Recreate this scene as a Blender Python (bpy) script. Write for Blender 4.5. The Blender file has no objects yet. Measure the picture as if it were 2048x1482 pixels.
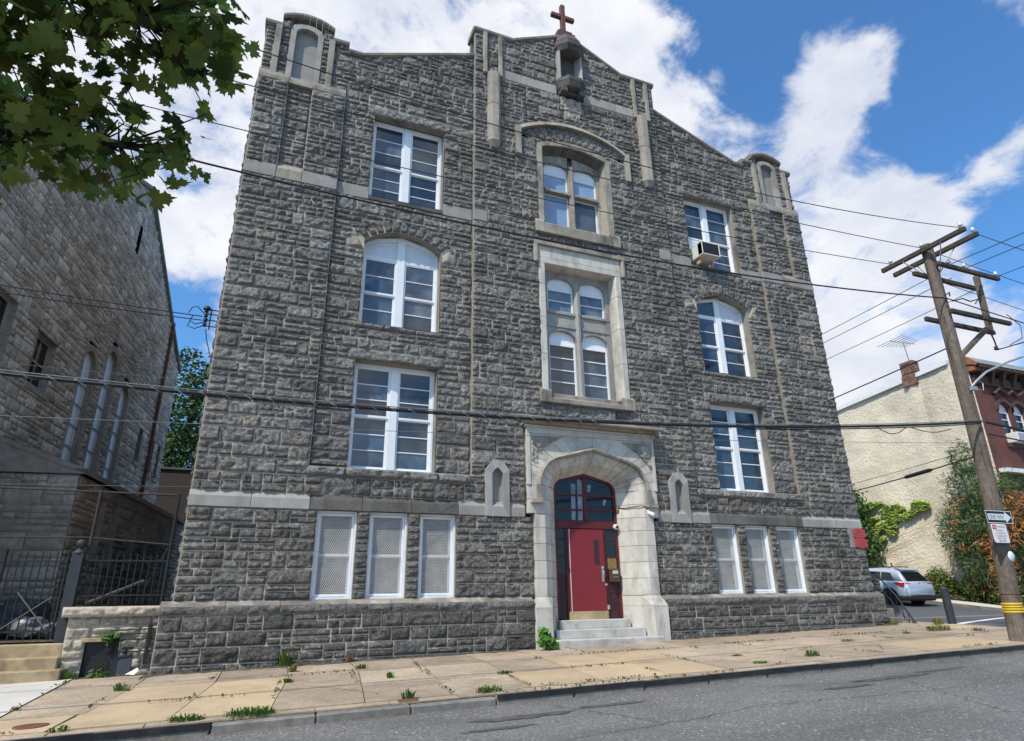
import bpy, bmesh, math, random
import numpy as np
from mathutils import Vector, Matrix
S = bpy.context.scene
COL = S.collection
R = math.radians

# ------------------------------------------------------------------ camera
cam_d = bpy.data.cameras.new('camera')
cam_d.sensor_width = 36.0
cam_d.lens = 21.79
cam_d.clip_start = 0.05
cam_d.clip_end = 6000
cam = bpy.data.objects.new('camera', cam_d)
COL.objects.link(cam)
cam.matrix_world = Matrix(((0.92863157, -0.11572353, -0.35249323, 0.0),
                           (-0.37076502, -0.32351639, -0.87055755, -15.0),
                           (-0.01329334, 0.93911938, -0.34333377, 1.5),
                           (0, 0, 0, 1)))
S.camera = cam

# ------------------------------------------------------------------ sun and sky
SUN = Vector((-0.50, -0.34, 0.80)).normalized()          # direction towards the sun
sun_d = bpy.data.lights.new('sun', 'SUN')
sun_d.energy = 3.35
sun_d.angle = R(0.9)
sun_d.color = (1.0, 0.93, 0.82)
sun = bpy.data.objects.new('sun', sun_d)
COL.objects.link(sun)
sun.rotation_euler = SUN.to_track_quat('Z', 'Y').to_euler()
sun.location = SUN * 60
EL = math.asin(SUN.z)
AZ = math.atan2(SUN.x, SUN.y)
S.view_settings.view_transform = 'Standard'
S.view_settings.look = 'None'
S.view_settings.gamma = 1.0
S.view_settings.exposure = 0.48

W = bpy.data.worlds.new('World')
S.world = W
W.use_nodes = True
wt = W.node_tree
wt.nodes.clear()
def wn(t, **kw):
    n = wt.nodes.new(t)
    for k, v in kw.items(): setattr(n, k, v)
    return n
def wl(a, b): wt.links.new(a, b)
def wmath(op, a, b=None, clamp=False):
    n = wn('ShaderNodeMath', operation=op, use_clamp=clamp)
    for i, v in enumerate((a, b)):
        if v is None: continue
        if isinstance(v, (int, float)): n.inputs[i].default_value = v
        else: wl(v, n.inputs[i])
    return n.outputs[0]
sky = wn('ShaderNodeTexSky', sky_type='NISHITA')
sky.sun_disc = False
sky.sun_elevation = EL
sky.sun_rotation = AZ
sky.air_density = 1.0
sky.dust_density = 1.0
sky.ozone_density = 2.5
tc = wn('ShaderNodeTexCoord')
DIR = tc.outputs['Generated']
def wnoise(scale, detail, rough, off=(0, 0, 0), sc=(1, 1, 1), dist=0.0):
    mp = wn('ShaderNodeMapping')
    mp.inputs['Location'].default_value = off
    mp.inputs['Scale'].default_value = sc
    wl(DIR, mp.inputs['Vector'])
    n = wn('ShaderNodeTexNoise')
    n.inputs['Scale'].default_value = scale
    n.inputs['Detail'].default_value = detail
    n.inputs['Roughness'].default_value = rough
    n.inputs['Distortion'].default_value = dist
    wl(mp.outputs[0], n.inputs['Vector'])
    return n.outputs['Fac']
# cumulus banks: (direction, angular radius in degrees, weight)
BLOBS = [((-0.12, 0.81, 0.57), 20, .75), ((0.07, 0.66, 0.75), 18, .62), ((0.23, 0.60, 0.765), 14, .55), ((-0.30, 0.73, 0.62), 22, .6),
         ((0.40, 0.566, 0.716), 8, .45), ((0.524, 0.56, 0.642), 5, .48), ((0.464, 0.551, 0.694), 5, .3),
         ((0.653, 0.428, 0.625), 5.2, .82), ((0.64, 0.46, 0.615), 4, .4), ((0.68, 0.401, 0.614), 3.2, .3), ((0.735, 0.27, 0.625), 3.2, .5), ((0.78, 0.347, 0.521), 3.5, .5),
         ((0.706, 0.494, 0.507), 5.5, .8), ((0.748, 0.459, 0.479), 5, .6), ((0.778, 0.414, 0.472), 4, .5), ((0.62, 0.55, 0.56), 6, .5),
         ((0.741, 0.532, 0.409), 7.5, .62), ((0.792, 0.484, 0.372), 6, .42), ((0.766, 0.559, 0.317), 8, .75), ((0.82, 0.488, 0.298), 7, .55),
         ((-0.09, 0.87, 0.49), 8, .35), ((-.6, .5, .5), 25, .5), ((.2, -.8, .4), 30, .45), ((-.7, -.4, .5), 22, .4), ((.8, -.3, .5), 16, .3)]
acc = None
for d, rad, w in BLOBS:
    v = Vector(d).normalized()
    dot = wn('ShaderNodeVectorMath', operation='DOT_PRODUCT')
    wl(DIR, dot.inputs[0])
    dot.inputs[1].default_value = v
    mr = wn('ShaderNodeMapRange', interpolation_type='SMOOTHSTEP')
    mr.inputs['From Min'].default_value = math.cos(R(rad * 1.25))
    mr.inputs['From Max'].default_value = math.cos(R(rad * .25))
    mr.inputs['To Min'].default_value = 0
    mr.inputs['To Max'].default_value = w
    wl(dot.outputs['Value'], mr.inputs['Value'])
    acc = mr.outputs[0] if acc is None else wmath('ADD', acc, mr.outputs[0])
for d, rad, w in [((0.301, 0.565, 0.769), 4, .45), ((-0.147, 0.896, 0.419), 5, .85), ((-0.141, .919, .368), 4, .5), ((0.533, 0.475, 0.70), 8, .5), ((0.597, 0.487, 0.638), 4, .4), ((0.724, 0.425, 0.543), 4.5, .9), ((0.67, .45, .585), 2.6, .35), ((0.744, 0.332, 0.58), 4.5, .75), ((.80, .41, .44), 3, .5), ((.705, .345, .62), 3.2, .6), ((.615, .475, .61), 2.2, .3), ((.755, .385, .53), 3, .4), ((0.818, 0.376, 0.435), 4.5, .4), ((.829, .445, .338), 3.5, .35)]:
    v = Vector(d).normalized()
    dot = wn('ShaderNodeVectorMath', operation='DOT_PRODUCT')
    wl(DIR, dot.inputs[0])
    dot.inputs[1].default_value = v
    mr = wn('ShaderNodeMapRange', interpolation_type='SMOOTHSTEP')
    mr.inputs['From Min'].default_value = math.cos(R(rad * 1.25))
    mr.inputs['From Max'].default_value = math.cos(R(rad * .25))
    mr.inputs['To Min'].default_value = 0
    mr.inputs['To Max'].default_value = w
    wl(dot.outputs['Value'], mr.inputs['Value'])
    acc = wmath('SUBTRACT', acc, mr.outputs[0])
acc = wmath('MINIMUM', acc, 0.78)
n1 = wnoise(5.5, 10, .60, (3.1, 1.7, 4.2), (1, 1, 1.5), .5)
n2 = wnoise(16.0, 8, .62, (1.3, 6.2, 0.4), (1, 1, 1.4), .4)
dens = wmath('ADD', acc, wmath('MULTIPLY', wmath('SUBTRACT', n1, .5), 3.0))
dens = wmath('ADD', dens, wmath('MULTIPLY', wmath('SUBTRACT', n2, .5), 1.2))
cov = wn('ShaderNodeMapRange', interpolation_type='SMOOTHSTEP')
cov.inputs['From Min'].default_value = 0.14
cov.inputs['From Max'].default_value = 0.80
wl(dens, cov.inputs['Value'])
n3 = wnoise(3.2, 6, .55, (7.7, 2.2, 1.1), (1, 1, 1.6))
n4 = wnoise(9.0, 7, .6, (.7, 5.2, 3.1), (1, 1, 1.6))
shade = wn('ShaderNodeMapRange')
shade.inputs['From Min'].default_value = .38
shade.inputs['From Max'].default_value = .60
wl(wmath('ADD', wmath('MULTIPLY', n3, .6), wmath('MULTIPLY', n4, .4)), shade.inputs['Value'])
ccol = wn('ShaderNodeMix', data_type='RGBA')
ccol.inputs['A'].default_value = (4.75, 5.15, 6.1, 1)
ccol.inputs['B'].default_value = (6.85, 6.95, 7.25, 1)
wl(shade.outputs[0], ccol.inputs['Factor'])
skymul = wn('ShaderNodeMix', data_type='RGBA', blend_type='MULTIPLY')
skymul.inputs['Factor'].default_value = 1
skymul.inputs['B'].default_value = (0.72, 1.22, 1.58, 1)
wl(sky.outputs[0], skymul.inputs['A'])
mixc = wn('ShaderNodeMix', data_type='RGBA')
wl(cov.outputs[0], mixc.inputs['Factor'])
wl(skymul.outputs['Result'], mixc.inputs['A'])
wl(ccol.outputs['Result'], mixc.inputs['B'])
bg = wn('ShaderNodeBackground')
bg.inputs['Strength'].default_value = 0.10
wl(mixc.outputs['Result'], bg.inputs['Color'])
wo = wn('ShaderNodeOutputWorld')
wl(bg.outputs[0], wo.inputs['Surface'])

# ------------------------------------------------------------------ materials
def mat(name, base, rough=.85, var=.12, vscale=6.0, var2=0.0, v2scale=1.2, dirt=None, dirt_amt=0.0, dirt_scale=2.0, dirt_stretch=(1, 1, 1),
        bump=0.0, bscale=60.0, bdist=.01, tone=0.0, metallic=0.0, spec=.4, speck=None, speck_scale=120, speck_amt=.2, trans=0.0, attr_col=False, coat=0.0, warm=None, streak=None, streak_amt=.5):
    """Principled material: tone attribute x two noises, optional dirt with its own shape, optional speckle, bump."""
    m = bpy.data.materials.new(name)
    m.use_nodes = True
    t = m.node_tree
    N, L = t.nodes, t.links
    b = N['Principled BSDF']
    b.inputs['Roughness'].default_value = rough
    b.inputs['Metallic'].default_value = metallic
    b.inputs['Specular IOR Level'].default_value = spec
    if coat: b.inputs['Coat Weight'].default_value = coat; b.inputs['Coat Roughness'].default_value = .08
    co = N.new('ShaderNodeTexCoord')
    def noise(scale, det=4, rg=.6, stretch=(1, 1, 1)):
        mp = N.new('ShaderNodeMapping')
        mp.inputs['Scale'].default_value = stretch
        L.new(co.outputs['Object'], mp.inputs['Vector'])
        n = N.new('ShaderNodeTexNoise')
        n.inputs['Scale'].default_value = scale
        n.inputs['Detail'].default_value = det
        n.inputs['Roughness'].default_value = rg
        L.new(mp.outputs[0], n.inputs['Vector'])
        return n.outputs['Fac']
    def mr(v, a, b_, c, d):
        n = N.new('ShaderNodeMapRange')
        for k, x in zip(('From Min', 'From Max', 'To Min', 'To Max'), (a, b_, c, d)): n.inputs[k].default_value = x
        L.new(v, n.inputs['Value'])
        return n.outputs[0]
    def mul(col, fac):
        n = N.new('ShaderNodeMix'); n.data_type = 'RGBA'; n.blend_type = 'MULTIPLY'
        n.inputs['Factor'].default_value = 1
        L.new(col, n.inputs['A']); L.new(fac, n.inputs['B'])
        return n.outputs['Result']
    def mix(f, a, col):
        n = N.new('ShaderNodeMix'); n.data_type = 'RGBA'
        L.new(f, n.inputs['Factor']); L.new(a, n.inputs['A'])
        n.inputs['B'].default_value = (*col, 1)
        return n.outputs['Result']
    if attr_col:
        a = N.new('ShaderNodeAttribute'); a.attribute_name = 'Col'
        col = a.outputs['Color']
    else:
        rgb = N.new('ShaderNodeRGB'); rgb.outputs[0].default_value = (*base, 1)
        col = rgb.outputs[0]
    if warm:
        a = N.new('ShaderNodeAttribute'); a.attribute_name = 'tone'
        f = N.new('ShaderNodeMath'); f.operation = 'MULTIPLY'; f.inputs[1].default_value = 7.31; L.new(a.outputs['Fac'], f.inputs[0])
        f2 = N.new('ShaderNodeMath'); f2.operation = 'FRACT'; L.new(f.outputs[0], f2.inputs[0])
        col = mix(mr(f2.outputs[0], .35, 1, 0, .8), col, warm)
    if var: col = mul(col, mr(noise(vscale), .3, .7, 1 - var, 1 + var))
    if var2: col = mul(col, mr(noise(v2scale, 3), .32, .68, 1 - var2, 1 + var2))
    if speck: col = mix(mr(noise(speck_scale, 2, .5), .62, .72, 0, speck_amt), col, speck)
    if dirt: col = mix(mr(noise(dirt_scale, 5, .62, dirt_stretch), .5, .72, 0, dirt_amt), col, dirt)
    if streak: col = mix(mr(noise(1.5, 4, .6, (2.4, 2.4, .20)), .54, .74, 0, streak_amt), col, streak)
    if tone:
        a = N.new('ShaderNodeAttribute'); a.attribute_name = 'tone'
        col = mul(col, mr(a.outputs['Fac'], 0, 1, 1 - tone, 1 + tone))
    L.new(col, b.inputs['Base Color'])
    if bump:
        bp = N.new('ShaderNodeBump')
        bp.inputs['Strength'].default_value = bump
        bp.inputs['Distance'].default_value = bdist
        L.new(noise(bscale, 5, .65), bp.inputs['Height'])
        L.new(bp.outputs[0], b.inputs['Normal'])
    if trans:
        out = N['Material Output']
        tr = N.new('ShaderNodeBsdfTranslucent')
        L.new(col, tr.inputs['Color'])
        ms = N.new('ShaderNodeMixShader'); ms.inputs[0].default_value = trans
        L.new(b.outputs[0], ms.inputs[1]); L.new(tr.outputs[0], ms.inputs[2])
        L.new(ms.outputs[0], out.inputs['Surface'])
    return m

MT = {}
def schist(name, k):
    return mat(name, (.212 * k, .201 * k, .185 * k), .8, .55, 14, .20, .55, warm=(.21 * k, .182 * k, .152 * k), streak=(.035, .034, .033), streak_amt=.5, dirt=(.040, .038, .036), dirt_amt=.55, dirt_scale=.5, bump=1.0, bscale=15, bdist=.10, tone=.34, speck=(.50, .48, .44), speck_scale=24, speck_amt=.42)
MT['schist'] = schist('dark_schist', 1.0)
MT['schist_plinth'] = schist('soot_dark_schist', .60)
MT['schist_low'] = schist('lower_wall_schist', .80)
MT['mortar'] = mat('tan_mortar', (.46, .39, .305), .95, .16, 12, .15, .8, dirt=(.16, .14, .115), dirt_amt=.6, dirt_scale=1.3, bump=.3, bscale=80)
MT['lime'] = mat('grey_limestone', (.31, .295, .27), .85, .10, 5, .12, .9, dirt=(.13, .125, .115), dirt_amt=.55, dirt_scale=1.1, dirt_stretch=(1.6, 1.6, .5), bump=.35, bscale=55, tone=.15)
MT['lime_weather'] = mat('weathered_limestone', (.31, .275, .225), .88, .14, 5, .15, .9, dirt=(.075, .07, .066), dirt_amt=.85, dirt_scale=1.3, dirt_stretch=(1.8, 1.8, .6), bump=.4, bscale=50, tone=.15)
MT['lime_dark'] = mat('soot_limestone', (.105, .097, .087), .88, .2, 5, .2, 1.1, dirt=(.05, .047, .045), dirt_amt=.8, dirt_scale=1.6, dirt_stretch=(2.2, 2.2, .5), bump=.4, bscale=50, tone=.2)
MT['lime_wt'] = mat('brown_weathering', (.20, .172, .138), .88, .2, 5, .2, 1.2, dirt=(.60, .58, .54), dirt_amt=.5, dirt_scale=3.2, bump=.4, bscale=40, tone=.2)
MT['lime_portal'] = mat('pale_limestone', (.52, .483, .42), .8, .08, 5, .10, .8, dirt=(.17, .16, .145), dirt_amt=.65, dirt_scale=1.6, dirt_stretch=(1.8, 1.8, .6), bump=.25, bscale=60, tone=.10)
MT['joint'] = mat('dark_joint', (.10, .09, .075), .95, .1)
MT['coping'] = mat('brown_coping', (.19, .165, .135), .85, .2, 6, .2, 1.2, dirt=(.06, .055, .05), dirt_amt=.7, dirt_scale=1.8, bump=.35, bscale=50)
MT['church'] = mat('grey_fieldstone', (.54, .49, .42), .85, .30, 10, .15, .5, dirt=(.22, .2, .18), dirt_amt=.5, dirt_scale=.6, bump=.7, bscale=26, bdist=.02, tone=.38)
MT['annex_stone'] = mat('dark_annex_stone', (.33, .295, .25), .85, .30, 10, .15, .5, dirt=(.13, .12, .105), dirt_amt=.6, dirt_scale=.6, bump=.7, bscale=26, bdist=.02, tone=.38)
MT['church_mortar'] = mat('church_mortar', (.20, .165, .125), .95, .15, 10)
MT['wallstone'] = mat('brown_grey_wallstone', (.38, .325, .255), .85, .28, 12, .15, .9, bump=.9, bscale=20, bdist=.03, tone=.35)
MT['return'] = mat('dark_pointing', (.24, .21, .17), .95, .2, 9, .2, 1.5)  # one even tone, darker than the wall mortar
MT['white_paint'] = mat('white_window_paint', (.76, .78, .80), .5, .03, 4, .05, 1.5, dirt=(.55, .54, .52), dirt_amt=.35, dirt_scale=3)
MT['white_board'] = mat('pale_blue_board', (.62, .66, .72), .55, .04, 4, .05, 1)
MT['glass'] = mat('dark_window_glass', (.034, .054, .078), .07, .3, 1.5, .5, .5, tone=.6, dirt=(.17, .215, .26), dirt_amt=.65, dirt_scale=1.1, spec=.9, bump=.05, bscale=2.2, bdist=.02)  # bluish dirt layer paints in hazy sky reflection along with dust patches
MT['glass_dark'] = mat('dark_door_glass', (.012, .013, .016), .05, .3, 2, spec=.45, bump=.03, bscale=2.5, bdist=.02)
MT['glass_film'] = mat('pale_blue_blind_glass', (.20, .32, .48), .12, .05, 2, .12, .7, spec=.6)
MT['screen_board'] = mat('dirty_plastic_glazing', (.21, .185, .15), .6, .3, 6, .45, 1.6, dirt=(.07, .062, .05), dirt_amt=.7, dirt_scale=2.6)
MT['mesh'] = mat('white_metal_mesh', (.58, .58, .57), .5, .06, 5)
MT['red_door'] = mat('red_door_paint', (.205, .019, .026), .42, .04, 3, .06, 1.2, dirt=(.17, .012, .018), dirt_amt=.4, dirt_scale=1.5)
MT['red_frame'] = mat('dark_red_frame_paint', (.105, .012, .016), .5, .12, 5, .15, 2)
MT['maroon'] = mat('maroon_side_panel', (.045, .013, .016), .55, .2, 4, .2, 2)
MT['red_plaque'] = mat('red_metal_plaque', (.40, .055, .058), .45, .12, 14, .1, 3, bump=.5, bscale=38)
MT['rust'] = mat('rusty_iron', (.14, .058, .034), .8, .25, 10, .2, 2, bump=.3, bscale=40)
MT['rust_cross'] = mat('rusted_red_steel', (.12, .048, .034), .75, .25, 8, .25, 2.5, dirt=(.08, .035, .03), dirt_amt=.7, dirt_scale=5)
MT['iron'] = mat('black_iron', (.016, .016, .017), .55, .2, 10, .1, 2)
MT['wire_black'] = mat('black_cable', (.012, .012, .014), .5, .1, 5)
MT['wire_grey'] = mat('grey_wire', (.16, .16, .17), .5, .1, 5)
MT['galv'] = mat('galvanised_steel', (.36, .37, .38), .45, .12, 8, metallic=.3)
MT['wood_pole'] = mat('weathered_pole_wood', (.15, .118, .09), .9, .25, 8, .2, .8, dirt=(.045, .032, .026), dirt_amt=.9, dirt_scale=4, dirt_stretch=(3.2, 3.2, .14), bump=.9, bscale=16, bdist=.02)
MT['wood_dark'] = mat('dark_arm_wood', (.055, .045, .036), .9, .3, 8, dirt=(.15, .12, .09), dirt_amt=.4, dirt_scale=6, bump=.5, bscale=30)
MT['asphalt'] = mat('old_asphalt', (.205, .198, .188), .95, .38, 26, .16, .35, dirt=(.06, .058, .056), dirt_amt=.4, dirt_scale=.6, dirt_stretch=(.5, 1.6, 1), bump=1.0, bscale=32, bdist=.05, speck=(.60, .58, .54), speck_scale=22, speck_amt=.85, spec=.15)
MT['asphalt2'] = mat('side_street_asphalt', (.082, .084, .088), .9, .15, 20, .12, .4, bump=.6, bscale=70, speck=(.2, .2, .2), speck_scale=60, speck_amt=.3)
MT['walk'] = mat('exposed_aggregate_walk', (.365, .285, .202), .92, .30, 26, .18, .9, dirt=(.21, .16, .12), dirt_amt=.7, dirt_scale=2.2, bump=.9, bscale=46, bdist=.012, tone=.16, speck=(.50, .40, .31), speck_scale=44, speck_amt=.45)
MT['walk_tan'] = mat('smooth_tan_concrete', (.45, .338, .208), .9, .08, 14, .10, .8, dirt=(.30, .22, .145), dirt_amt=.6, dirt_scale=1.3, bump=.15, bscale=90, tone=.1)
MT['walk_white'] = mat('pale_new_concrete', (.54, .505, .45), .9, .05, 8, .07, .8, dirt=(.40, .37, .33), dirt_amt=.45, dirt_scale=1.2, bump=.15, bscale=90)
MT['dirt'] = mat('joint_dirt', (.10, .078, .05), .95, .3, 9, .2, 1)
MT['kerb'] = mat('granite_kerb', (.20, .185, .16), .85, .2, 9, .18, 1.4, dirt=(.07, .065, .06), dirt_amt=.7, dirt_scale=2.5, bump=.5, bscale=30)
MT['kerb_steel'] = mat('steel_kerb_edge', (.035, .031, .033), .5, .3, 6, .2, 1.5, metallic=.4)
MT['paint_white'] = mat('white_road_paint', (.68, .68, .65), .8, .08, 8, dirt=(.25, .25, .25), dirt_amt=.5, dirt_scale=4)
MT['step'] = mat('step_stone', (.46, .44, .40), .85, .10, 9, .14, 1.2, dirt=(.13, .12, .105), dirt_amt=.8, dirt_scale=1.9, bump=.3, bscale=50)
MT['step_tan'] = mat('tan_step_stone', (.38, .285, .165), .88, .12, 8, .25, 1.4, dirt=(.085, .055, .035), dirt_amt=.9, dirt_scale=1.5, dirt_stretch=(1, 1, .6), bump=.35, bscale=50)
MT['stucco'] = mat('cream_stucco', (.60, .52, .395), .9, .07, 6, .09, .45, dirt=(.42, .34, .24), dirt_amt=.4, dirt_scale=.7, dirt_stretch=(1, 1, .45), bump=1.0, bscale=7, bdist=.06, tone=.42)
MT['red_brick'] = mat('red_brown_brick', (.125, .046, .036), .85, .18, 12, .2, .8, bump=.3, bscale=40)
MT['roof_stone'] = mat('grey_brown_slabs', (.27, .24, .205), .85, .2, 5, .2, 1)
MT['chimney_brick'] = mat('crumbling_brick', (.17, .085, .06), .9, .3, 14, .35, 2.2, dirt=(.30, .27, .23), dirt_amt=.6, dirt_scale=3.5)
MT['brown_cornice'] = mat('brown_cornice', (.07, .04, .032), .8, .25, 7, .2, 2)
MT['rust_fascia'] = mat('rusted_fascia', (.27, .105, .045), .8, .25, 6, .25, 1.4, dirt=(.10, .05, .03), dirt_amt=.7, dirt_scale=3)
MT['roof_white'] = mat('pale_roof_edge', (.70, .70, .69), .6, .06, 4)
MT['roof_grey'] = mat('dark_roofing', (.12, .12, .125), .85, .15, 4)
MT['slate_roof'] = mat('grey_green_slate', (.20, .215, .205), .8, .2, 5, .2, 1)
MT['chain'] = mat('dull_rusty_wire', (.055, .038, .03), .8, .25, 10)
MT['copper'] = mat('verdigris_copper', (.17, .215, .215), .7, .18, 5, .15, 1)
MT['back_brick'] = mat('dark_back_brick', (.075, .062, .052), .9, .2, 14)
MT['sky_tint_glass'] = mat('painted_sky_sheen_glass', (.76, .87, .96), .3, .06, 4, .1, 1)  # lancet glass: sky reflection painted in as a pale diffuse colour
MT['sill_tan'] = mat('tan_window_frame', (.33, .30, .25), .8, .12, 5)
MT['leaf_maple'] = mat('maple_leaf', (.04, .06, .02), .5, .25, 6, trans=.5, attr_col=True, spec=.3)
MT['leaf'] = mat('foliage_leaf', (.05, .09, .03), .6, .2, 5, trans=.25, attr_col=True, spec=.3)
MT['bark'] = mat('grey_bark', (.075, .062, .05), .95, .3, 9, bump=.8, bscale=20, bdist=.03)
MT['twig'] = mat('dark_twig', (.03, .024, .019), .9, .2, 9)
MT['soil'] = mat('dry_soil', (.17, .13, .085), .95, .25, 8, .2, 1.3)
MT['ground'] = mat('distant_ground', (.16, .15, .13), .95, .2, .6)
MT['car_paint'] = mat('silver_blue_paint', (.46, .53, .62), .28, .02, 2, metallic=.35, spec=.6, coat=.6)
MT['car_black'] = mat('black_trim_plastic', (.018, .018, .02), .55, .1, 5)
MT['car_glass'] = mat('car_glass', (.008, .010, .014), .05, .1, 2, spec=.6)
MT['tyre'] = mat('tyre_rubber', (.014, .014, .014), .85, .1, 5)
MT['alloy'] = mat('alloy_rim', (.52, .52, .54), .3, .05, 4, metallic=.6)
MT['tail_red'] = mat('tail_light_red', (.36, .012, .018), .15, .1, 8, spec=.7)
MT['plate'] = mat('number_plate', (.42, .44, .42), .5, .1, 9)
MT['ac_white'] = mat('cream_metal_casing', (.66, .63, .57), .5, .06, 5)
MT['ac_grille'] = mat('dark_grille', (.06, .065, .075), .7, .1, 20)
MT['wood_block'] = mat('raw_wood', (.50, .34, .19), .8, .15, 9)
MT['brown_box'] = mat('brown_painted_metal', (.085, .045, .032), .45, .12, 8)
MT['brass'] = mat('dull_brass', (.42, .25, .08), .45, .2, 8, metallic=.5)
MT['rust_board'] = mat('stained_plywood', (.25, .16, .055), .8, .3, 16, dirt=(.06, .04, .02), dirt_amt=.7, dirt_scale=14)
MT['sign_black'] = mat('black_sign_face', (.012, .012, .014), .5, .1, 5)
MT['sign_white'] = mat('white_sign_face', (.72, .71, .69), .5, .05, 5)
MT['sign_red'] = mat('red_sign_ink', (.50, .04, .05), .5, .05, 5)
MT['sign_ink'] = mat('faded_red_ink', (.42, .16, .18), .5, .05, 5)
MT['yellow'] = mat('yellow_plastic_band', (.62, .40, .02), .5, .08, 8)
MT['porcelain'] = mat('white_porcelain', (.62, .62, .60), .25, .05, 5)
MT['plastic_white'] = mat('white_camera_plastic', (.70, .70, .70), .4, .03, 5)
MT['black_shiny'] = mat('black_dome', (.01, .01, .012), .12, .1, 5)
MT['trash_bag'] = mat('pale_rubbish_bag', (.15, .155, .165), .4, .2, 5)
MT['trash_dark'] = mat('dark_rubbish', (.05, .05, .055), .6, .4, 6)
MT['plank'] = mat('old_plank', (.16, .14, .12), .85, .2, 8)
MT['paper'] = mat('white_paper', (.75, .75, .76), .7, .04, 9)
MT['slate'] = mat('dark_slate_slab', (.045, .048, .055), .7, .2, 6)
MT['bollard'] = mat('dark_painted_bollard', (.03, .034, .04), .6, .2, 8)
MT['antenna'] = mat('dull_aluminium', (.22, .22, .23), .4, .1, 5)
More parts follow.
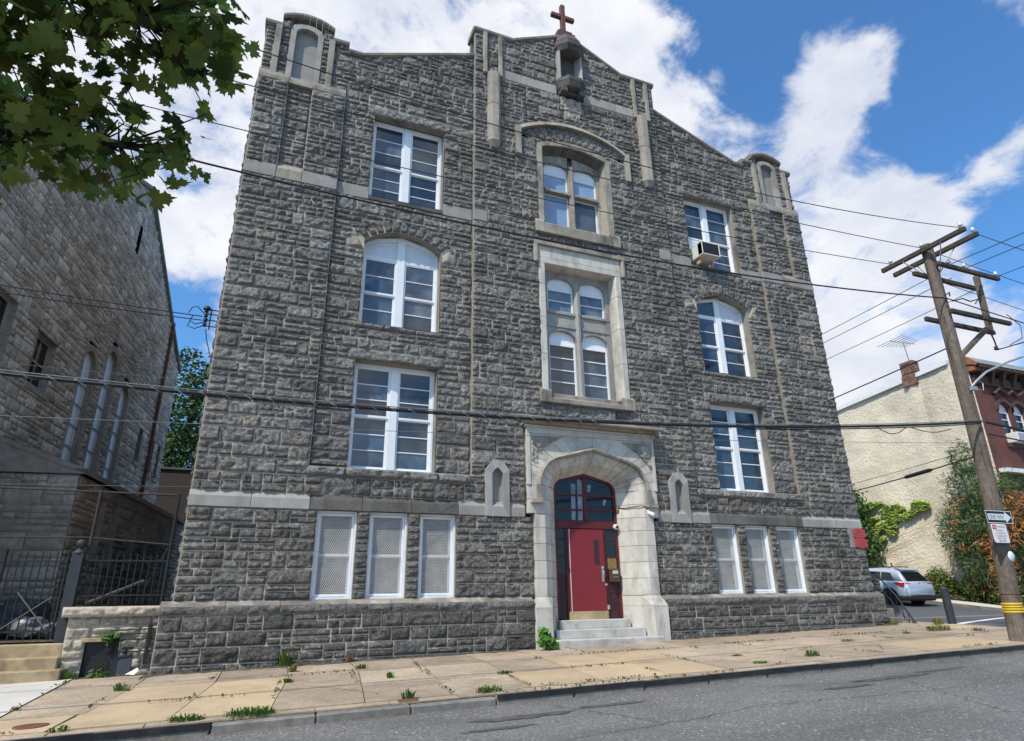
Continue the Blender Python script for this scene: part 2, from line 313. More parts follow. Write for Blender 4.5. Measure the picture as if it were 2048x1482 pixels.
# ------------------------------------------------------------------ helpers
def tag(o, label=None, cat=None, group=None, kind=None):
    if label: o['label'] = label
    if cat: o['category'] = cat
    if group: o['group'] = group
    if kind: o['kind'] = kind
    return o
def thing(name, label, cat, loc=(0, 0, 0), group=None):
    o = bpy.data.objects.new(name, None)
    COL.objects.link(o)
    o.location = loc
    o.empty_display_size = .2
    return tag(o, label, cat, group)
def attach(o, parent):
    if parent is None: return
    o.parent = parent
    if parent.type == 'EMPTY' and parent.parent is None:
        o.matrix_parent_inverse = Matrix.Translation(-Vector(parent.location))
class MB:
    """collects shapes and links them as ONE mesh object (world coordinates)"""
    def __init__(s): s.v = []; s.f = []; s.m = []; s.t = None; s.mi = 0; s.sm = []; s.smooth = False
    def add(s, vs, fs):
        n = len(s.v)
        s.v += [tuple(p) for p in vs]
        for f in fs:
            s.f.append([n + i for i in f]); s.m.append(s.mi); s.sm.append(s.smooth)
    def box(s, x0, x1, y0, y1, z0, z1):
        s.add([(x0, y0, z0), (x1, y0, z0), (x1, y1, z0), (x0, y1, z0), (x0, y0, z1), (x1, y0, z1), (x1, y1, z1), (x0, y1, z1)],
              [(0, 3, 2, 1), (4, 5, 6, 7), (0, 1, 5, 4), (1, 2, 6, 5), (2, 3, 7, 6), (3, 0, 4, 7)])
    def quad(s, a, b, c, d): s.add([a, b, c, d], [(0, 1, 2, 3)])
    def poly(s, pts): s.add(pts, [tuple(range(len(pts)))])
    def prism(s, pts, y0, y1):
        """pts: (x,z) outline counter-clockwise seen from the front (-y); extruded from y0 (front) to y1"""
        n = len(pts)
        s.add([(x, y0, z) for x, z in pts] + [(x, y1, z) for x, z in pts],
              [tuple(range(n)), tuple(range(2 * n - 1, n - 1, -1))] + [(i, i + n, (i + 1) % n + n, (i + 1) % n) for i in range(n)])
    def prism_yz(s, pts, x0, x1):
        n = len(pts)
        s.add([(x0, y, z) for y, z in pts] + [(x1, y, z) for y, z in pts],
              [tuple(range(n - 1, -1, -1)), tuple(range(n, 2 * n))] + [(i, (i + 1) % n, (i + 1) % n + n, i + n) for i in range(n)])
    def prism_xy(s, pts, z0, z1):
        n = len(pts)
        s.add([(x, y, z0) for x, y in pts] + [(x, y, z1) for x, y in pts],
              [tuple(range(n - 1, -1, -1)), tuple(range(n, 2 * n))] + [(i, (i + 1) % n, (i + 1) % n + n, i + n) for i in range(n)])
    def obox(s, a, b, w, h, up=(0, 0, 1)):
        """bar from a to b, w across, h along up"""
        a, b, up = Vector(a), Vector(b), Vector(up)
        d = (b - a).normalized()
        sx = d.cross(up)
        if sx.length < 1e-4: sx = Vector((1, 0, 0))
        sx.normalize(); uz = sx.cross(d).normalized()
        vs = []
        for p in (a, b):
            for i, j in ((-1, -1), (1, -1), (1, 1), (-1, 1)): vs.append(p + sx * (i * w / 2) + uz * (j * h / 2))
        s.add(vs, [(0, 1, 2, 3), (7, 6, 5, 4), (0, 4, 5, 1), (1, 5, 6, 2), (2, 6, 7, 3), (3, 7, 4, 0)])
    def tube(s, pts, r, n=6, caps=True):
        pts = [Vector(p) for p in pts]
        rs = r if isinstance(r, (list, tuple)) else [r] * len(pts)
        vs = []; prev = None
        for i, p in enumerate(pts):
            d = (pts[min(i + 1, len(pts) - 1)] - pts[max(i - 1, 0)]).normalized()
            if prev is None:
                u = d.cross(Vector((0, 0, 1)))
                if u.length < 1e-3: u = Vector((1, 0, 0))
            else: u = prev - d * prev.dot(d)
            u.normalize(); prev = u
            w = d.cross(u)
            for k in range(n):
                a = 2 * math.pi * k / n
                vs.append(p + (u * math.cos(a) + w * math.sin(a)) * rs[i])
        fs = []
        for i in range(len(pts) - 1):
            for k in range(n): fs.append((i * n + k, i * n + (k + 1) % n, (i + 1) * n + (k + 1) % n, (i + 1) * n + k))
        o = s.smooth; s.smooth = n > 5
        s.add(vs, fs)
        s.smooth = o
        if caps:
            s.add(vs[:n], [tuple(range(n - 1, -1, -1))]); s.add(vs[-n:], [tuple(range(n))])
    def lathe(s, c, prof, n=16, axis='z'):
        vs = []
        for r, h in prof:
            for k in range(n):
                a = 2 * math.pi * k / n
                x, y, z = r * math.cos(a), r * math.sin(a), h
                if axis == 'y': x, y, z = x, h, -y
                if axis == 'x': x, y, z = h, y, x
                vs.append((c[0] + x, c[1] + y, c[2] + z))
        fs = []
        for i in range(len(prof) - 1):
            for k in range(n): fs.append((i * n + k, i * n + (k + 1) % n, (i + 1) * n + (k + 1) % n, (i + 1) * n + k))
        o = s.smooth; s.smooth = True
        s.add(vs, fs); s.smooth = o
        s.add(vs[:n], [tuple(range(n - 1, -1, -1))]); s.add(vs[-n:], [tuple(range(n))])
    def strip(s, A, B, closed=False):
        n = len(A)
        s.add(list(A) + list(B), [(i, (i + 1) % n, (i + 1) % n + n, i + n) for i in range(n if closed else n - 1)])
    def build(s, name, mats, parent=None, bevel=0.0, tone=False, seg=1):
        me = bpy.data.meshes.new(name)
        me.from_pydata(s.v, [], s.f)
        if not isinstance(mats, (list, tuple)): mats = [mats]
        for m in mats: me.materials.append(MT[m] if isinstance(m, str) else m)
        me.polygons.foreach_set('material_index', s.m)
        me.polygons.foreach_set('use_smooth', s.sm)
        o = bpy.data.objects.new(name, me)
        COL.objects.link(o)
        attach(o, parent)
        if tone:
            rs = np.random.RandomState(len(s.v))
            at = me.attributes.new('tone', 'FLOAT', 'FACE')
            at.data.foreach_set('value', np.array(s.t if s.t else rs.rand(len(s.f)), dtype=np.float32))
        bm = bmesh.new(); bm.from_mesh(me); bmesh.ops.recalc_face_normals(bm, faces=bm.faces); bm.to_mesh(me); bm.free()
        if bevel:
            md = o.modifiers.new('bevel', 'BEVEL'); md.width = bevel; md.segments = seg; md.limit_method = 'ANGLE'; md.angle_limit = R(40)
        me.update()
        return o

# vectorised value noise -------------------------------------------------
def _hash(i, j, k, seed):
    h = (i * 374761393 + j * 668265263 + k * 2147483647 + seed * 1274126177) & 0xFFFFFFFF
    h = ((h ^ (h >> 13)) * 1274126177) & 0xFFFFFFFF
    h = ((h ^ (h >> 16)) * 2246822519) & 0xFFFFFFFF
    return ((h ^ (h >> 15)) & 0xFFFFFF) / float(0xFFFFFF)
def vnoise(P, scale, seed=1):
    q = P * scale
    f = np.floor(q); r = q - f
    f = f.astype(np.int64)
    r = r * r * (3 - 2 * r)
    out = 0
    for a in (0, 1):
        for b in (0, 1):
            for c in (0, 1):
                w = (r[:, 0] if a else 1 - r[:, 0]) * (r[:, 1] if b else 1 - r[:, 1]) * (r[:, 2] if c else 1 - r[:, 2])
                out = out + w * _hash(f[:, 0] + a, f[:, 1] + b, f[:, 2] + c, seed)
    return out

class Masonry:
    """rock-faced ashlar: every stone is a small displaced grid standing proud of a mortar bed"""
    def __init__(s, seed, cell=.05, gap=.0145, relief=1.0):
        s.rng = random.Random(seed); s.cell = cell; s.gap = gap; s.relief = relief; s.seed = seed
        s.P = []; s.E = []; s.B = []; s.T = []; s.F = []; s.n = 0
        s.MV = []; s.MF = []; s.fn = []
    def stone(s, c4, prot=None, tone=None, gap=None, mp=None, ztop=None):
        """c4: four (a,z) corners ccw from lower left in the wall's own plane"""
        rng = s.rng
        g = s.gap if gap is None else gap
        c = np.array(c4, float)
        w = (np.linalg.norm(c[1] - c[0]) + np.linalg.norm(c[2] - c[3])) / 2
        h = (np.linalg.norm(c[3] - c[0]) + np.linalg.norm(c[2] - c[1])) / 2
        if w < 3 * g or h < 3 * g: return
        nx = max(3, int(round(w / s.cell))); nz = max(3, int(round(h / s.cell)))
        u = np.linspace(g / w, 1 - g / w, nx + 1); v = np.linspace(g / h, 1 - g / h, nz + 1)
        jig = lambda a, d: np.concatenate([a[:1], a[1:-1] + np.array([rng.uniform(-d, d) for _ in range(len(a) - 2)]), a[-1:]])
        u = jig(u, .25 / nx); v = jig(v, .25 / nz)
        U, V = np.meshgrid(u, v)
        A = ((1 - U) * (1 - V))[..., None] * c[0] + (U * (1 - V))[..., None] * c[1] + (U * V)[..., None] * c[2] + ((1 - U) * V)[..., None] * c[3]
        e = np.minimum(np.minimum(U, 1 - U) * w, np.minimum(V, 1 - V) * h) - g
        if ztop is not None: A[..., 1] = np.minimum(A[..., 1], ztop(A[..., 0]))
        base = rng.uniform(.022, .052) if prot is None else prot
        tx, tz = rng.uniform(-.022, .022), rng.uniform(-.02, .02)
        tilt = tx * (U - .5) * 2 + tz * (V - .5) * 2
        s.P.append(A.reshape(-1, 2)); s.E.append(e.reshape(-1)); s.B.append((base + tilt).reshape(-1))
        t = rng.betavariate(2, 2) if tone is None else tone
        s.T.append(np.full(nx * nz, t))
        i = np.arange(nx * nz); r = i // nx; q = i % nx
        a = s.n + r * (nx + 1) + q
        s.F.append(np.stack([a, a + 1, a + nx + 2, a + nx + 1], 1))
        s.n += (nx + 1) * (nz + 1)
        s.fn.append((len(A.reshape(-1, 2)), mp))
    def bed(s, xa, xb, za, zb, mp, ztop=None, d=.004):
        nx = max(1, int((xb - xa) / .3)) if ztop else 1
        for k in range(nx):
            p, q = xa + (xb - xa) * k / nx, xa + (xb - xa) * (k + 1) / nx
            z4 = [za, za, zb, zb]
            if ztop:
                z4 = [min(za, float(ztop(np.array([p]))[0])), min(za, float(ztop(np.array([q]))[0])), min(zb, float(ztop(np.array([q]))[0])), min(zb, float(ztop(np.array([p]))[0]))]
                if z4[2] <= z4[1] and z4[3] <= z4[0]: continue
            n = len(s.MV)
            s.MV += [mp(p, z4[0], d), mp(q, z4[1], d), mp(q, z4[2], d), mp(p, z4[3], d)]
            s.MF.append((n, n + 1, n + 2, n + 3))
    def fill(s, x0, x1, z0, z1, mp, holes=(), keys=(), H=.33, ztop=None, wmin=.34, wmax=.85, prot=None, single=.5):
        """holes: (xa,xb,za,zb) or callable(za,zb)->(xa,xb)|None"""
        rng = s.rng
        ks = {round(z0, 4), round(z1, 4)}
        for h in holes:
            if not callable(h):
                for z in (h[2], h[3]):
                    if z0 < z < z1: ks.add(round(z, 4))
        for z in keys:
            if z0 < z < z1: ks.add(round(z, 4))
        ks = sorted(ks)
        kk = [ks[0]]
        for z in ks[1:]:
            if z - kk[-1] > .02: kk.append(z)
        bands = []
        for a, b in zip(kk, kk[1:]):
            n = max(1, int(round((b - a) / H)))
            cuts = [a + (b - a) * (i + (rng.uniform(-.13, .13) if 0 < i < n else 0)) / n for i in range(n + 1)]
            bands += list(zip(cuts, cuts[1:]))
        for za, zb in bands:
            free = [(x0, x1)]
            for h in holes:
                iv = h(za, zb) if callable(h) else ((h[0], h[1]) if h[2] < (za + zb) / 2 < h[3] else None)
                if not iv: continue
                nf = []
                for a, b in free:
                    if iv[1] <= a or iv[0] >= b: nf.append((a, b)); continue
                    if iv[0] > a: nf.append((a, iv[0]))
                    if iv[1] < b: nf.append((iv[1], b))
                free = nf
            for a, b in free:
                if b - a < .03: continue
                s.bed(a, b, za, zb, mp, ztop)
                x = a
                while x < b - 1e-6:
                    w = rng.uniform(wmin, wmax) * (1 if rng.random() > .25 else .6)
                    if b - (x + w) < wmin * .75: w = b - x
                    if w > wmax * 1.35: w = w / 2
                    self_h = zb - za
                    if ztop is not None:
                        zt = float(np.max(ztop(np.array([x, x + w]))))
                        if zt < za + .05: x += w; continue
                    if self_h < .2 or rng.random() < single:
                        s.stone([(x, za), (x + w, za), (x + w, zb), (x, zb)], prot, mp=mp, ztop=ztop)
                    else:
                        zm = za + self_h * rng.uniform(.4, .6)
                        for p, q in ((za, zm), (zm, zb)):
                            if w > .42 and rng.random() < .6:
                                xm = x + w * rng.uniform(.32, .68)
                                s.stone([(x, p), (xm, p), (xm, q), (x, q)], prot, mp=mp, ztop=ztop)
                                s.stone([(xm, p), (x + w, p), (x + w, q), (xm, q)], prot, mp=mp, ztop=ztop)
                            else: s.stone([(x, p), (x + w, p), (x + w, q), (x, q)], prot, mp=mp, ztop=ztop)
                    x += w
    def build(s, name, mats, parent):
        P = np.concatenate(s.P); E = np.concatenate(s.E); B = np.concatenate(s.B)
        ids = np.concatenate([np.full(c, k) for k, (c, _) in enumerate(s.fn)])
        Q = np.stack([P[:, 0], P[:, 1], ids * 3.713], 1)
        n1 = vnoise(Q * [1, 1.35, 1], 7.5, s.seed); n2 = vnoise(Q, 13, s.seed + 5); n3 = vnoise(Q, 3.4, s.seed + 9)
        rid = 1 - np.abs(2 * n1 - 1)
        edge = np.clip(E / .024, 0, 1); edge = edge * edge * (3 - 2 * edge)
        d = .007 + edge * (np.maximum(B, .006) + s.relief * ((rid - .5) * .046 + (n2 - .5) * .052 + (n3 - .5) * .034))
        d = np.maximum(d, .007)
        V = np.zeros((len(P), 3))
        k0 = 0
        for cnt, mp in s.fn:
            k1 = k0 + cnt
            V[k0:k1] = mp(P[k0:k1, 0], P[k0:k1, 1], d[k0:k1], True)
            k0 = k1
        F = np.concatenate(s.F); T = np.concatenate(s.T)
        nm = len(s.MF)
        if nm:
            V = np.concatenate([V, np.array(s.MV)]); F = np.concatenate([F, np.array(s.MF) + s.n]); T = np.concatenate([T, np.full(nm, .5)])
        me = bpy.data.meshes.new(name)
        me.vertices.add(len(V)); me.vertices.foreach_set('co', V.astype(np.float32).ravel())
        me.loops.add(len(F) * 4); me.loops.foreach_set('vertex_index', F.astype(np.int32).ravel())
        me.polygons.add(len(F)); me.polygons.foreach_set('loop_start', np.arange(0, len(F) * 4, 4, dtype=np.int32))
        mi = np.zeros(len(F), np.int32); mi[len(F) - nm:] = 1
        for m in mats: me.materials.append(MT[m])
        me.polygons.foreach_set('material_index', mi)
        at = me.attributes.new('tone', 'FLOAT', 'FACE'); at.data.foreach_set('value', T.astype(np.float32))
        me.update(calc_edges=True); me.validate()
        o = bpy.data.objects.new(name, me); COL.objects.link(o); attach(o, parent)
        return o
def plane_map(o, ax, nrm):
    """wall plane: o + a*ax + z*Z + d*nrm"""
    o = np.array(o, float); ax = np.array(ax, float); nrm = np.array(nrm, float)
    def mp(a, z, d, arr=False):
        if arr: return o + a[:, None] * ax + np.stack([0 * z, 0 * z, z], 1) + d[:, None] * nrm
        p = o + a * ax + d * nrm
        return (p[0], p[1], p[2] + z)
    return mp
def front(y): return plane_map((0, y, 0), (1, 0, 0), (0, -1, 0))

def arch4(cx, hw, zs, za, r, n=7):
    """four-centred (pointed, depressed) arch from the left spring over the apex to the right spring: [(x,z)]"""
    dx, dz = hw - r, za - zs                        # circle centre at (hw-r, zs), apex at (0, za)
    L2 = dx * dx + dz * dz
    base = math.atan2(dz, -dx)                      # direction centre -> apex
    al = math.acos(min(1, r / math.sqrt(L2)))
    ang = base - al
    right = [(dx + r * math.cos(ang * i / n), zs + r * math.sin(ang * i / n)) for i in range(n + 1)]
    m = 5
    p = right[-1]
    for i in range(1, m + 1): right.append((p[0] * (1 - i / m), p[1] + (za - p[1]) * i / m))
    left = [(-x, z) for x, z in right]
    return [(cx + x, z) for x, z in left] + [(cx + x, z) for x, z in reversed(right[:-1])]
def ellarch(cx, hw, zs, za, n=12):
    return [(cx - hw * math.cos(math.pi * k / n), zs + (za - zs) * math.sin(math.pi * k / n) ** .85) for k in range(n + 1)]
def segarch(cx, hw, zs, za, n=14):
    rise = za - zs
    r = (hw * hw + rise * rise) / (2 * rise)
    a = math.asin(min(1, hw / r))
    return [(cx + r * math.sin(-a + 2 * a * i / n), za - r + r * math.cos(-a + 2 * a * i / n)) for i in range(n + 1)]

def text_mesh(mb, txt, size, origin, ax=(1, 0, 0), up=(0, 0, 1), width=None, extr=0.0):
    """flat lettering added to a mesh builder, centred on origin"""
    cu = bpy.data.curves.new('t', 'FONT'); cu.body = txt; cu.size = size; cu.align_x = 'CENTER'; cu.align_y = 'CENTER'
    ob = bpy.data.objects.new('t', cu); COL.objects.link(ob)
    bpy.context.view_layer.update()
    me = bpy.data.meshes.new_from_object(ob.evaluated_get(bpy.context.evaluated_depsgraph_get()))
    xs = [v.co.x for v in me.vertices]
    k = 1.0 if not width else width / (max(xs) - min(xs))
    o, ax, up = Vector(origin), Vector(ax), Vector(up)
    mid = (max(xs) + min(xs)) / 2
    ys = [v.co.y for v in me.vertices]; midy = (max(ys) + min(ys)) / 2
    mb.add([o + ax * ((v.co.x - mid) * k) + up * (v.co.y - midy) for v in me.vertices], [tuple(p.vertices) for p in me.polygons])
    bpy.data.objects.remove(ob); bpy.data.curves.remove(cu); bpy.data.meshes.remove(me)
# ------------------------------------------------------------------ ground
def sstep(a, b, x):
    t = min(1, max(0, (x - a) / (b - a)))
    return t * t * (3 - 2 * t)
def gz(x, y):
    """height of the pavement surface: rises gently to the right, side street climbs away"""
    xx = min(max(x, -40), 60); yy = min(max(y, -14), 20)
    p = .215 + .018 * min(xx, 22) + .02 * yy
    sd = .61 + .012 * min(yy, 3.0) + .10 * min(max(0, yy - 3.0), 6) + .06 * max(0, yy - 9)
    k = sstep(19, 24, xx)
    return p * (1 - k) + sd * k
def sheet(name, xs, ys, dz, mat_, mask=None, kind='structure', skirt=0):
    V = []; F = []; idx = {}
    for j, y in enumerate(ys):
        for i, x in enumerate(xs): idx[i, j] = len(V); V.append((x, y, gz(x, y) + dz))
    for j in range(len(ys) - 1):
        for i in range(len(xs) - 1):
            if mask and not mask((xs[i] + xs[i + 1]) / 2, (ys[j] + ys[j + 1]) / 2): continue
            F.append((idx[i, j], idx[i + 1, j], idx[i + 1, j + 1], idx[i, j + 1]))
    mb = MB(); mb.add(V, F)
    return tag(mb.build(name, mat_), kind=kind)
def rng_(a, b, st):
    n = max(1, int(round((b - a) / st)))
    return [a + (b - a) * i / n for i in range(n + 1)]
gm = MB(); gm.quad((-2500, -2500, -1.6), (2500, -2500, -1.6), (2500, 2500, -1.6), (-2500, 2500, -1.6))
tag(gm.build('ground', 'ground'), kind='structure')
sheet('road', rng_(-70, 18, 4) + rng_(19, 32, 1)[0:] + rng_(36, 80, 4), rng_(-40, -8, 2) + rng_(-7, 14, .75) + rng_(16, 60, 2), -.130, 'asphalt')
sheet('side_street', rng_(20.3, 30.7, .8), rng_(-3.6, 14, .6) + rng_(15, 45, 1.5), -.124, 'asphalt2')
# kerb line of the near block: straight, corner arc, then up the side street
def corner_path(inset=0.0):
    r = 4.2 - inset
    P = [(x, -5.6 + inset) for x in rng_(-24, 16, 1.25)]
    P += [(16 + r * math.sin(a), -1.4 - r * math.cos(a)) for a in [R(9 * i) for i in range(1, 11)]]
    P += [(20.2 - inset, y) for y in rng_(-.6, 40, 1.6)]
    return P
KP, KI = corner_path(0), corner_path(.16)
kb = MB(); ks = MB()
for i in range(len(KP) - 1):
    a, b, c, d = KP[i], KP[i + 1], KI[i + 1], KI[i]
    xm = (a[0] + b[0]) / 2
    dz = 0.004 * ((i * 7) % 3 - 1) + (-.02 if .3 < xm < 3.4 and a[1] < -5 else 0)
    g = .006
    def L(p, q, t): return (p[0] + (q[0] - p[0]) * t, p[1] + (q[1] - p[1]) * t)
    a2, b2, c2, d2 = L(a, b, g), L(b, a, g), L(c, d, g), L(d, c, g)
    vs = [(x, y, gz(x, y) - .3) for x, y in (a2, b2, c2, d2)] + [(x, y, gz(x, y) + dz - .004) for x, y in (a2, b2, c2, d2)]
    kb.add(vs, [(0, 3, 2, 1), (4, 5, 6, 7), (0, 1, 5, 4), (1, 2, 6, 5), (2, 3, 7, 6), (3, 0, 4, 7)])
    if a[1] < -5 and not (-.1 < xm < 3.5) and a[0] < 15.9 and b[0] < 16.2:
        z0, z1 = gz(*a) + dz, gz(*b) + dz
        ks.add([(a[0], a[1] - .012, z0 - .065), (b[0], b[1] - .012, z1 - .065), (b[0], b[1] - .012, z1 + .006), (a[0], a[1] - .012, z0 + .006),
                (a[0], a[1] + .05, z0 + .006), (b[0], b[1] + .05, z1 + .006)], [(0, 1, 2, 3), (3, 2, 5, 4)])
tag(kb.build('kerb', 'kerb', bevel=.018), kind='structure')
tag(ks.build('kerb_edging', 'kerb_steel'), kind='structure')
# pavement bed (dirt showing in the joints) and the slabs on it
inside = lambda x, y: (x < 16 and y > -5.44) or (x < 20.04 and y > -1.4) or (math.hypot(x - 16, y + 1.4) < 4.04)
pb = MB()
top = [(x, y) for x, y in KI]
vs = [(x, y, gz(x, y) - .02) for x, y in top]; n = len(vs)
xs_b = [(x, min(6, max(.45, 0.45)), 0) for x, y in top]
for i in range(n - 1):
    (x0, y0), (x1, y1) = top[i], top[i + 1]
    if y0 < -1.4 or x0 < 16:
        pb.quad((x0, y0, gz(x0, y0) - .02), (x1, y1, gz(x1, y1) - .02), (x1, .5, gz(x1, .5) - .02), (x0, .5, gz(x0, .5) - .02)) if x1 > x0 + 1e-4 else None
pb.quad((17, .5, gz(17, .5) - .02), (20.04, .5, gz(20.04, .5) - .02), (20.04, 40, gz(20.04, 20) - .02), (17, 40, gz(17, 20) - .02))
tag(pb.build('pavement_bed', 'dirt'), kind='structure')
rs = random.Random(5)
EDGE = [-2.86, -1.63, -.36, .85, 2.11, 3.38, 4.66, 5.91, 7.18, 8.45, 9.75, 11.05, 12.4, 13.7, 15.0, 16.9, 18.4]
ROW = [-.10, -1.82, -3.65, -5.18]
sk = lambda x, y: x + .125 * (y + 1.8)
wk = MB(); wk.t = []; tn = MB(); tn.t = []
def slab(mb, c, tone, dz=None, g=.009):
    cx_, cy_ = sum(p[0] for p in c) / 4, sum(p[1] for p in c) / 4
    dz = rs.uniform(-.004, .005) if dz is None else dz
    q = []
    for x, y in c:
        dx, dy = cx_ - x, cy_ - y
        q.append((x + math.copysign(g, dx), y + math.copysign(g, dy)))
    nx = max(1, int(abs(c[1][0] - c[0][0]) / .6)); ny = max(1, int(abs(c[3][1] - c[0][1]) / .6))
    V = []
    tl = (rs.uniform(-.004, .004), rs.uniform(-.004, .004))
    for j in range(ny + 1):
        for i in range(nx + 1):
            s_, t_ = i / nx, j / ny
            x = (1 - s_) * (1 - t_) * q[0][0] + s_ * (1 - t_) * q[1][0] + s_ * t_ * q[2][0] + (1 - s_) * t_ * q[3][0]
            y = (1 - s_) * (1 - t_) * q[0][1] + s_ * (1 - t_) * q[1][1] + s_ * t_ * q[2][1] + (1 - s_) * t_ * q[3][1]
            V.append((x, y, gz(x, y) + dz + tl[0] * (s_ - .5) + tl[1] * (t_ - .5)))
    F = [(j * (nx + 1) + i, j * (nx + 1) + i + 1, (j + 1) * (nx + 1) + i + 1, (j + 1) * (nx + 1) + i) for j in range(ny) for i in range(nx)]
    b = len(V)
    for k in (0, nx, b - 1, b - 1 - nx):
        V.append((V[k][0], V[k][1], V[k][2] - .03))
    mb.add(V, F); mb.t += [tone] * len(F)
    rim = [(0, b, b + 1, nx), (nx, b + 1, b + 2, b - 1), (b - 1, b + 2, b + 3, b - 1 - nx), (b - 1 - nx, b + 3, b, 0)]
    mb.f += [[len(mb.v) - len(V) + i for i in f] for f in rim]; mb.m += [mb.mi] * 4; mb.sm += [False] * 4; mb.t += [tone] * 4
tan = {(1, 1), (1, 2), (2, 1), (2, 2), (7, 1), (8, 1), (6, 2), (7, 2), (8, 2), (14, 2), (13, 2)}
for i in range(len(EDGE) - 1):
    for j in range(3):
        if i == 0 and j == 2: continue
        if (i in (1, 2)) and j == 2: continue
        x0, x1 = EDGE[i], EDGE[i + 1]
        ya, yb = ROW[j], ROW[j + 1]
        if i in (1, 2) and j == 1: yb = -5.12
        if x1 > 17 and j == 2: continue
        if x1 > 16.5 and j == 2: x1 = 16.45
        cs = [(sk(x0, yb), yb), (sk(x1, yb), yb), (sk(x1, ya), ya), (sk(x0, ya), ya)]
        if j == 0: cs[2] = (x1 + .05, ya); cs[3] = (x0 + .05, ya)
        if i == 0: cs[0] = (-2.86, yb if j < 1 else -4.1); cs[3] = (-2.86, ya); cs[1] = (cs[1][0], yb if j < 1 else -4.1)
        slab(tn if (i, j) in tan else wk, cs, rs.random(), g=.006 if (i, j) in tan else .009)
slab(tn, [(-3.9, -5.2), (-2.05, -5.2), (-1.95, -4.13), (-3.9, -4.13)], .75)
for i in range(-16, 16):                                         # narrow strip behind the kerb
    slab(wk, [(i * 1.0, -5.435), (i + 1.0, -5.435), (i + 1.0, -5.2), (i * 1.0, -5.2)], rs.random(), dz=rs.uniform(-.008, 0))
# paved corner and the pavement running up beside the school
arc = [(16 + 4.03 * math.sin(R(a)), -1.4 - 4.03 * math.cos(R(a))) for a in range(0, 91, 9)]
for k in range(len(arc) - 1):
    p, q = arc[k], arc[k + 1]
    c0 = (16.3, -3.0)
    V = [(x, y, gz(x, y) - .002) for x, y in ((16.2, -1.2), p, q)]
    wk.add(V, [(0, 1, 2)]); wk.t += [.45 + .1 * (k % 3)]
for k in range(14):
    slab(wk, [(18.2, -1.3 + k * 1.4), (20.02, -1.3 + k * 1.4), (20.02, .1 + k * 1.4), (18.2, .1 + k * 1.4)], rs.random())
slab(tn, [(18.5, -2.3), (19.6, -2.1), (19.98, -1.1), (18.5, -1.1)], .8, dz=.006)
tag(wk.build('pavement', 'walk', tone=True), kind='structure')
tag(tn.build('pavement_slabs', 'walk_tan', tone=True), kind='structure')
cw = MB()
for x0, x1 in ((-14, -9.6), (-9.58, -6.3), (-6.28, -2.9)):
    cw.poly([(x0, -4.1, gz(x0, -4.1)), (x1, -4.1, gz(x1, -4.1)), (x1, .5, gz(x1, .5)), (x0, .5, gz(x0, .5))])
tag(cw.build('pale_pavement', 'walk_white'), kind='structure')
for x0, x1 in ((-14, -3.92),):
    pass
# far side of the side street: kerb, pavement, planting soil
fk = MB()
FK = [(44, -5.6), (38, -5.6)] + [(30.7 + 7 - 7 * math.sin(R(a)), 1.4 - 7 * math.cos(R(a))) for a in (15, 30, 45, 60, 75, 90)] + [(30.7, y) for y in rng_(3, 45, 3)]
for a, b in zip(FK, FK[1:]):
    d = Vector((b[0] - a[0], b[1] - a[1], 0)).normalized(); nn = Vector((d.y, -d.x, 0)) * .17
    a2, b2 = (a[0] + nn.x, a[1] + nn.y), (b[0] + nn.x, b[1] + nn.y)
    vs = [(x, y, gz(x, y) - .3) for x, y in (a, b, b2, a2)] + [(x, y, gz(x, y) - .01) for x, y in (a, b, b2, a2)]
    fk.add(vs, [(0, 3, 2, 1), (4, 5, 6, 7), (0, 1, 5, 4), (1, 2, 6, 5), (2, 3, 7, 6), (3, 0, 4, 7)])
tag(fk.build('far_kerb', 'kerb'), kind='structure')
fp = MB()
for a, b in zip(FK, FK[1:]):
    A = [(a[0] + .1, a[1]), (b[0] + .1, b[1]), (60, b[1]), (60, a[1])]
    fp.poly([(x, y, gz(x, y) - .012) for x, y in A])
tag(fp.build('far_pavement', 'walk_white'), kind='structure')
so = MB()
for y in rng_(1.5, 28, 1.5):
    so.quad((32.5, y, gz(33, y) + .03), (33.9, y, gz(33, y) + .12), (33.9, y + 1.5, gz(33, y + 1.5) + .12), (32.5, y + 1.5, gz(33, y + 1.5) + .03))
tag(so.build('planting_soil', 'soil'), kind='structure')
mk = MB()                                                        # stop line across the side street, slightly bowed
for i in range(12):
    x0, x1 = 20.5 + i * .83, 20.5 + (i + 1) * .83
    f = lambda x: -.60 + .40 * (x - 20.5) - .008 * (x - 20.5) ** 2
    mk.quad((x0, f(x0) - .14, gz(x0, f(x0)) - .112), (x1, f(x1) - .14, gz(x1, f(x1)) - .112), (x1, f(x1) + .14, gz(x1, f(x1)) - .112), (x0, f(x0) + .14, gz(x0, f(x0)) - .112))
tag(mk.build('road_marking', 'paint_white'), kind='structure')
# iron cover in the tan slab, small square cover by the kerb
m = MB(); m.lathe((-2.3, -4.75, gz(-2.3, -4.75) + .010), [(.0, .004), (.17, .006), (.19, .004), (.19, -.02)], 24)
o = tag(m.build('manhole_cover', 'rust'), 'small round rusty iron cover in the tan pavement slab', 'manhole cover')
m = MB(); m.box(2.12, 2.40, -5.42, -5.24, gz(2.2, -5.3) - .02, gz(2.2, -5.3) + .012)
tag(m.build('valve_cover', 'rust', bevel=.01), 'square dark iron cover set beside the broken stone kerb', 'valve cover')
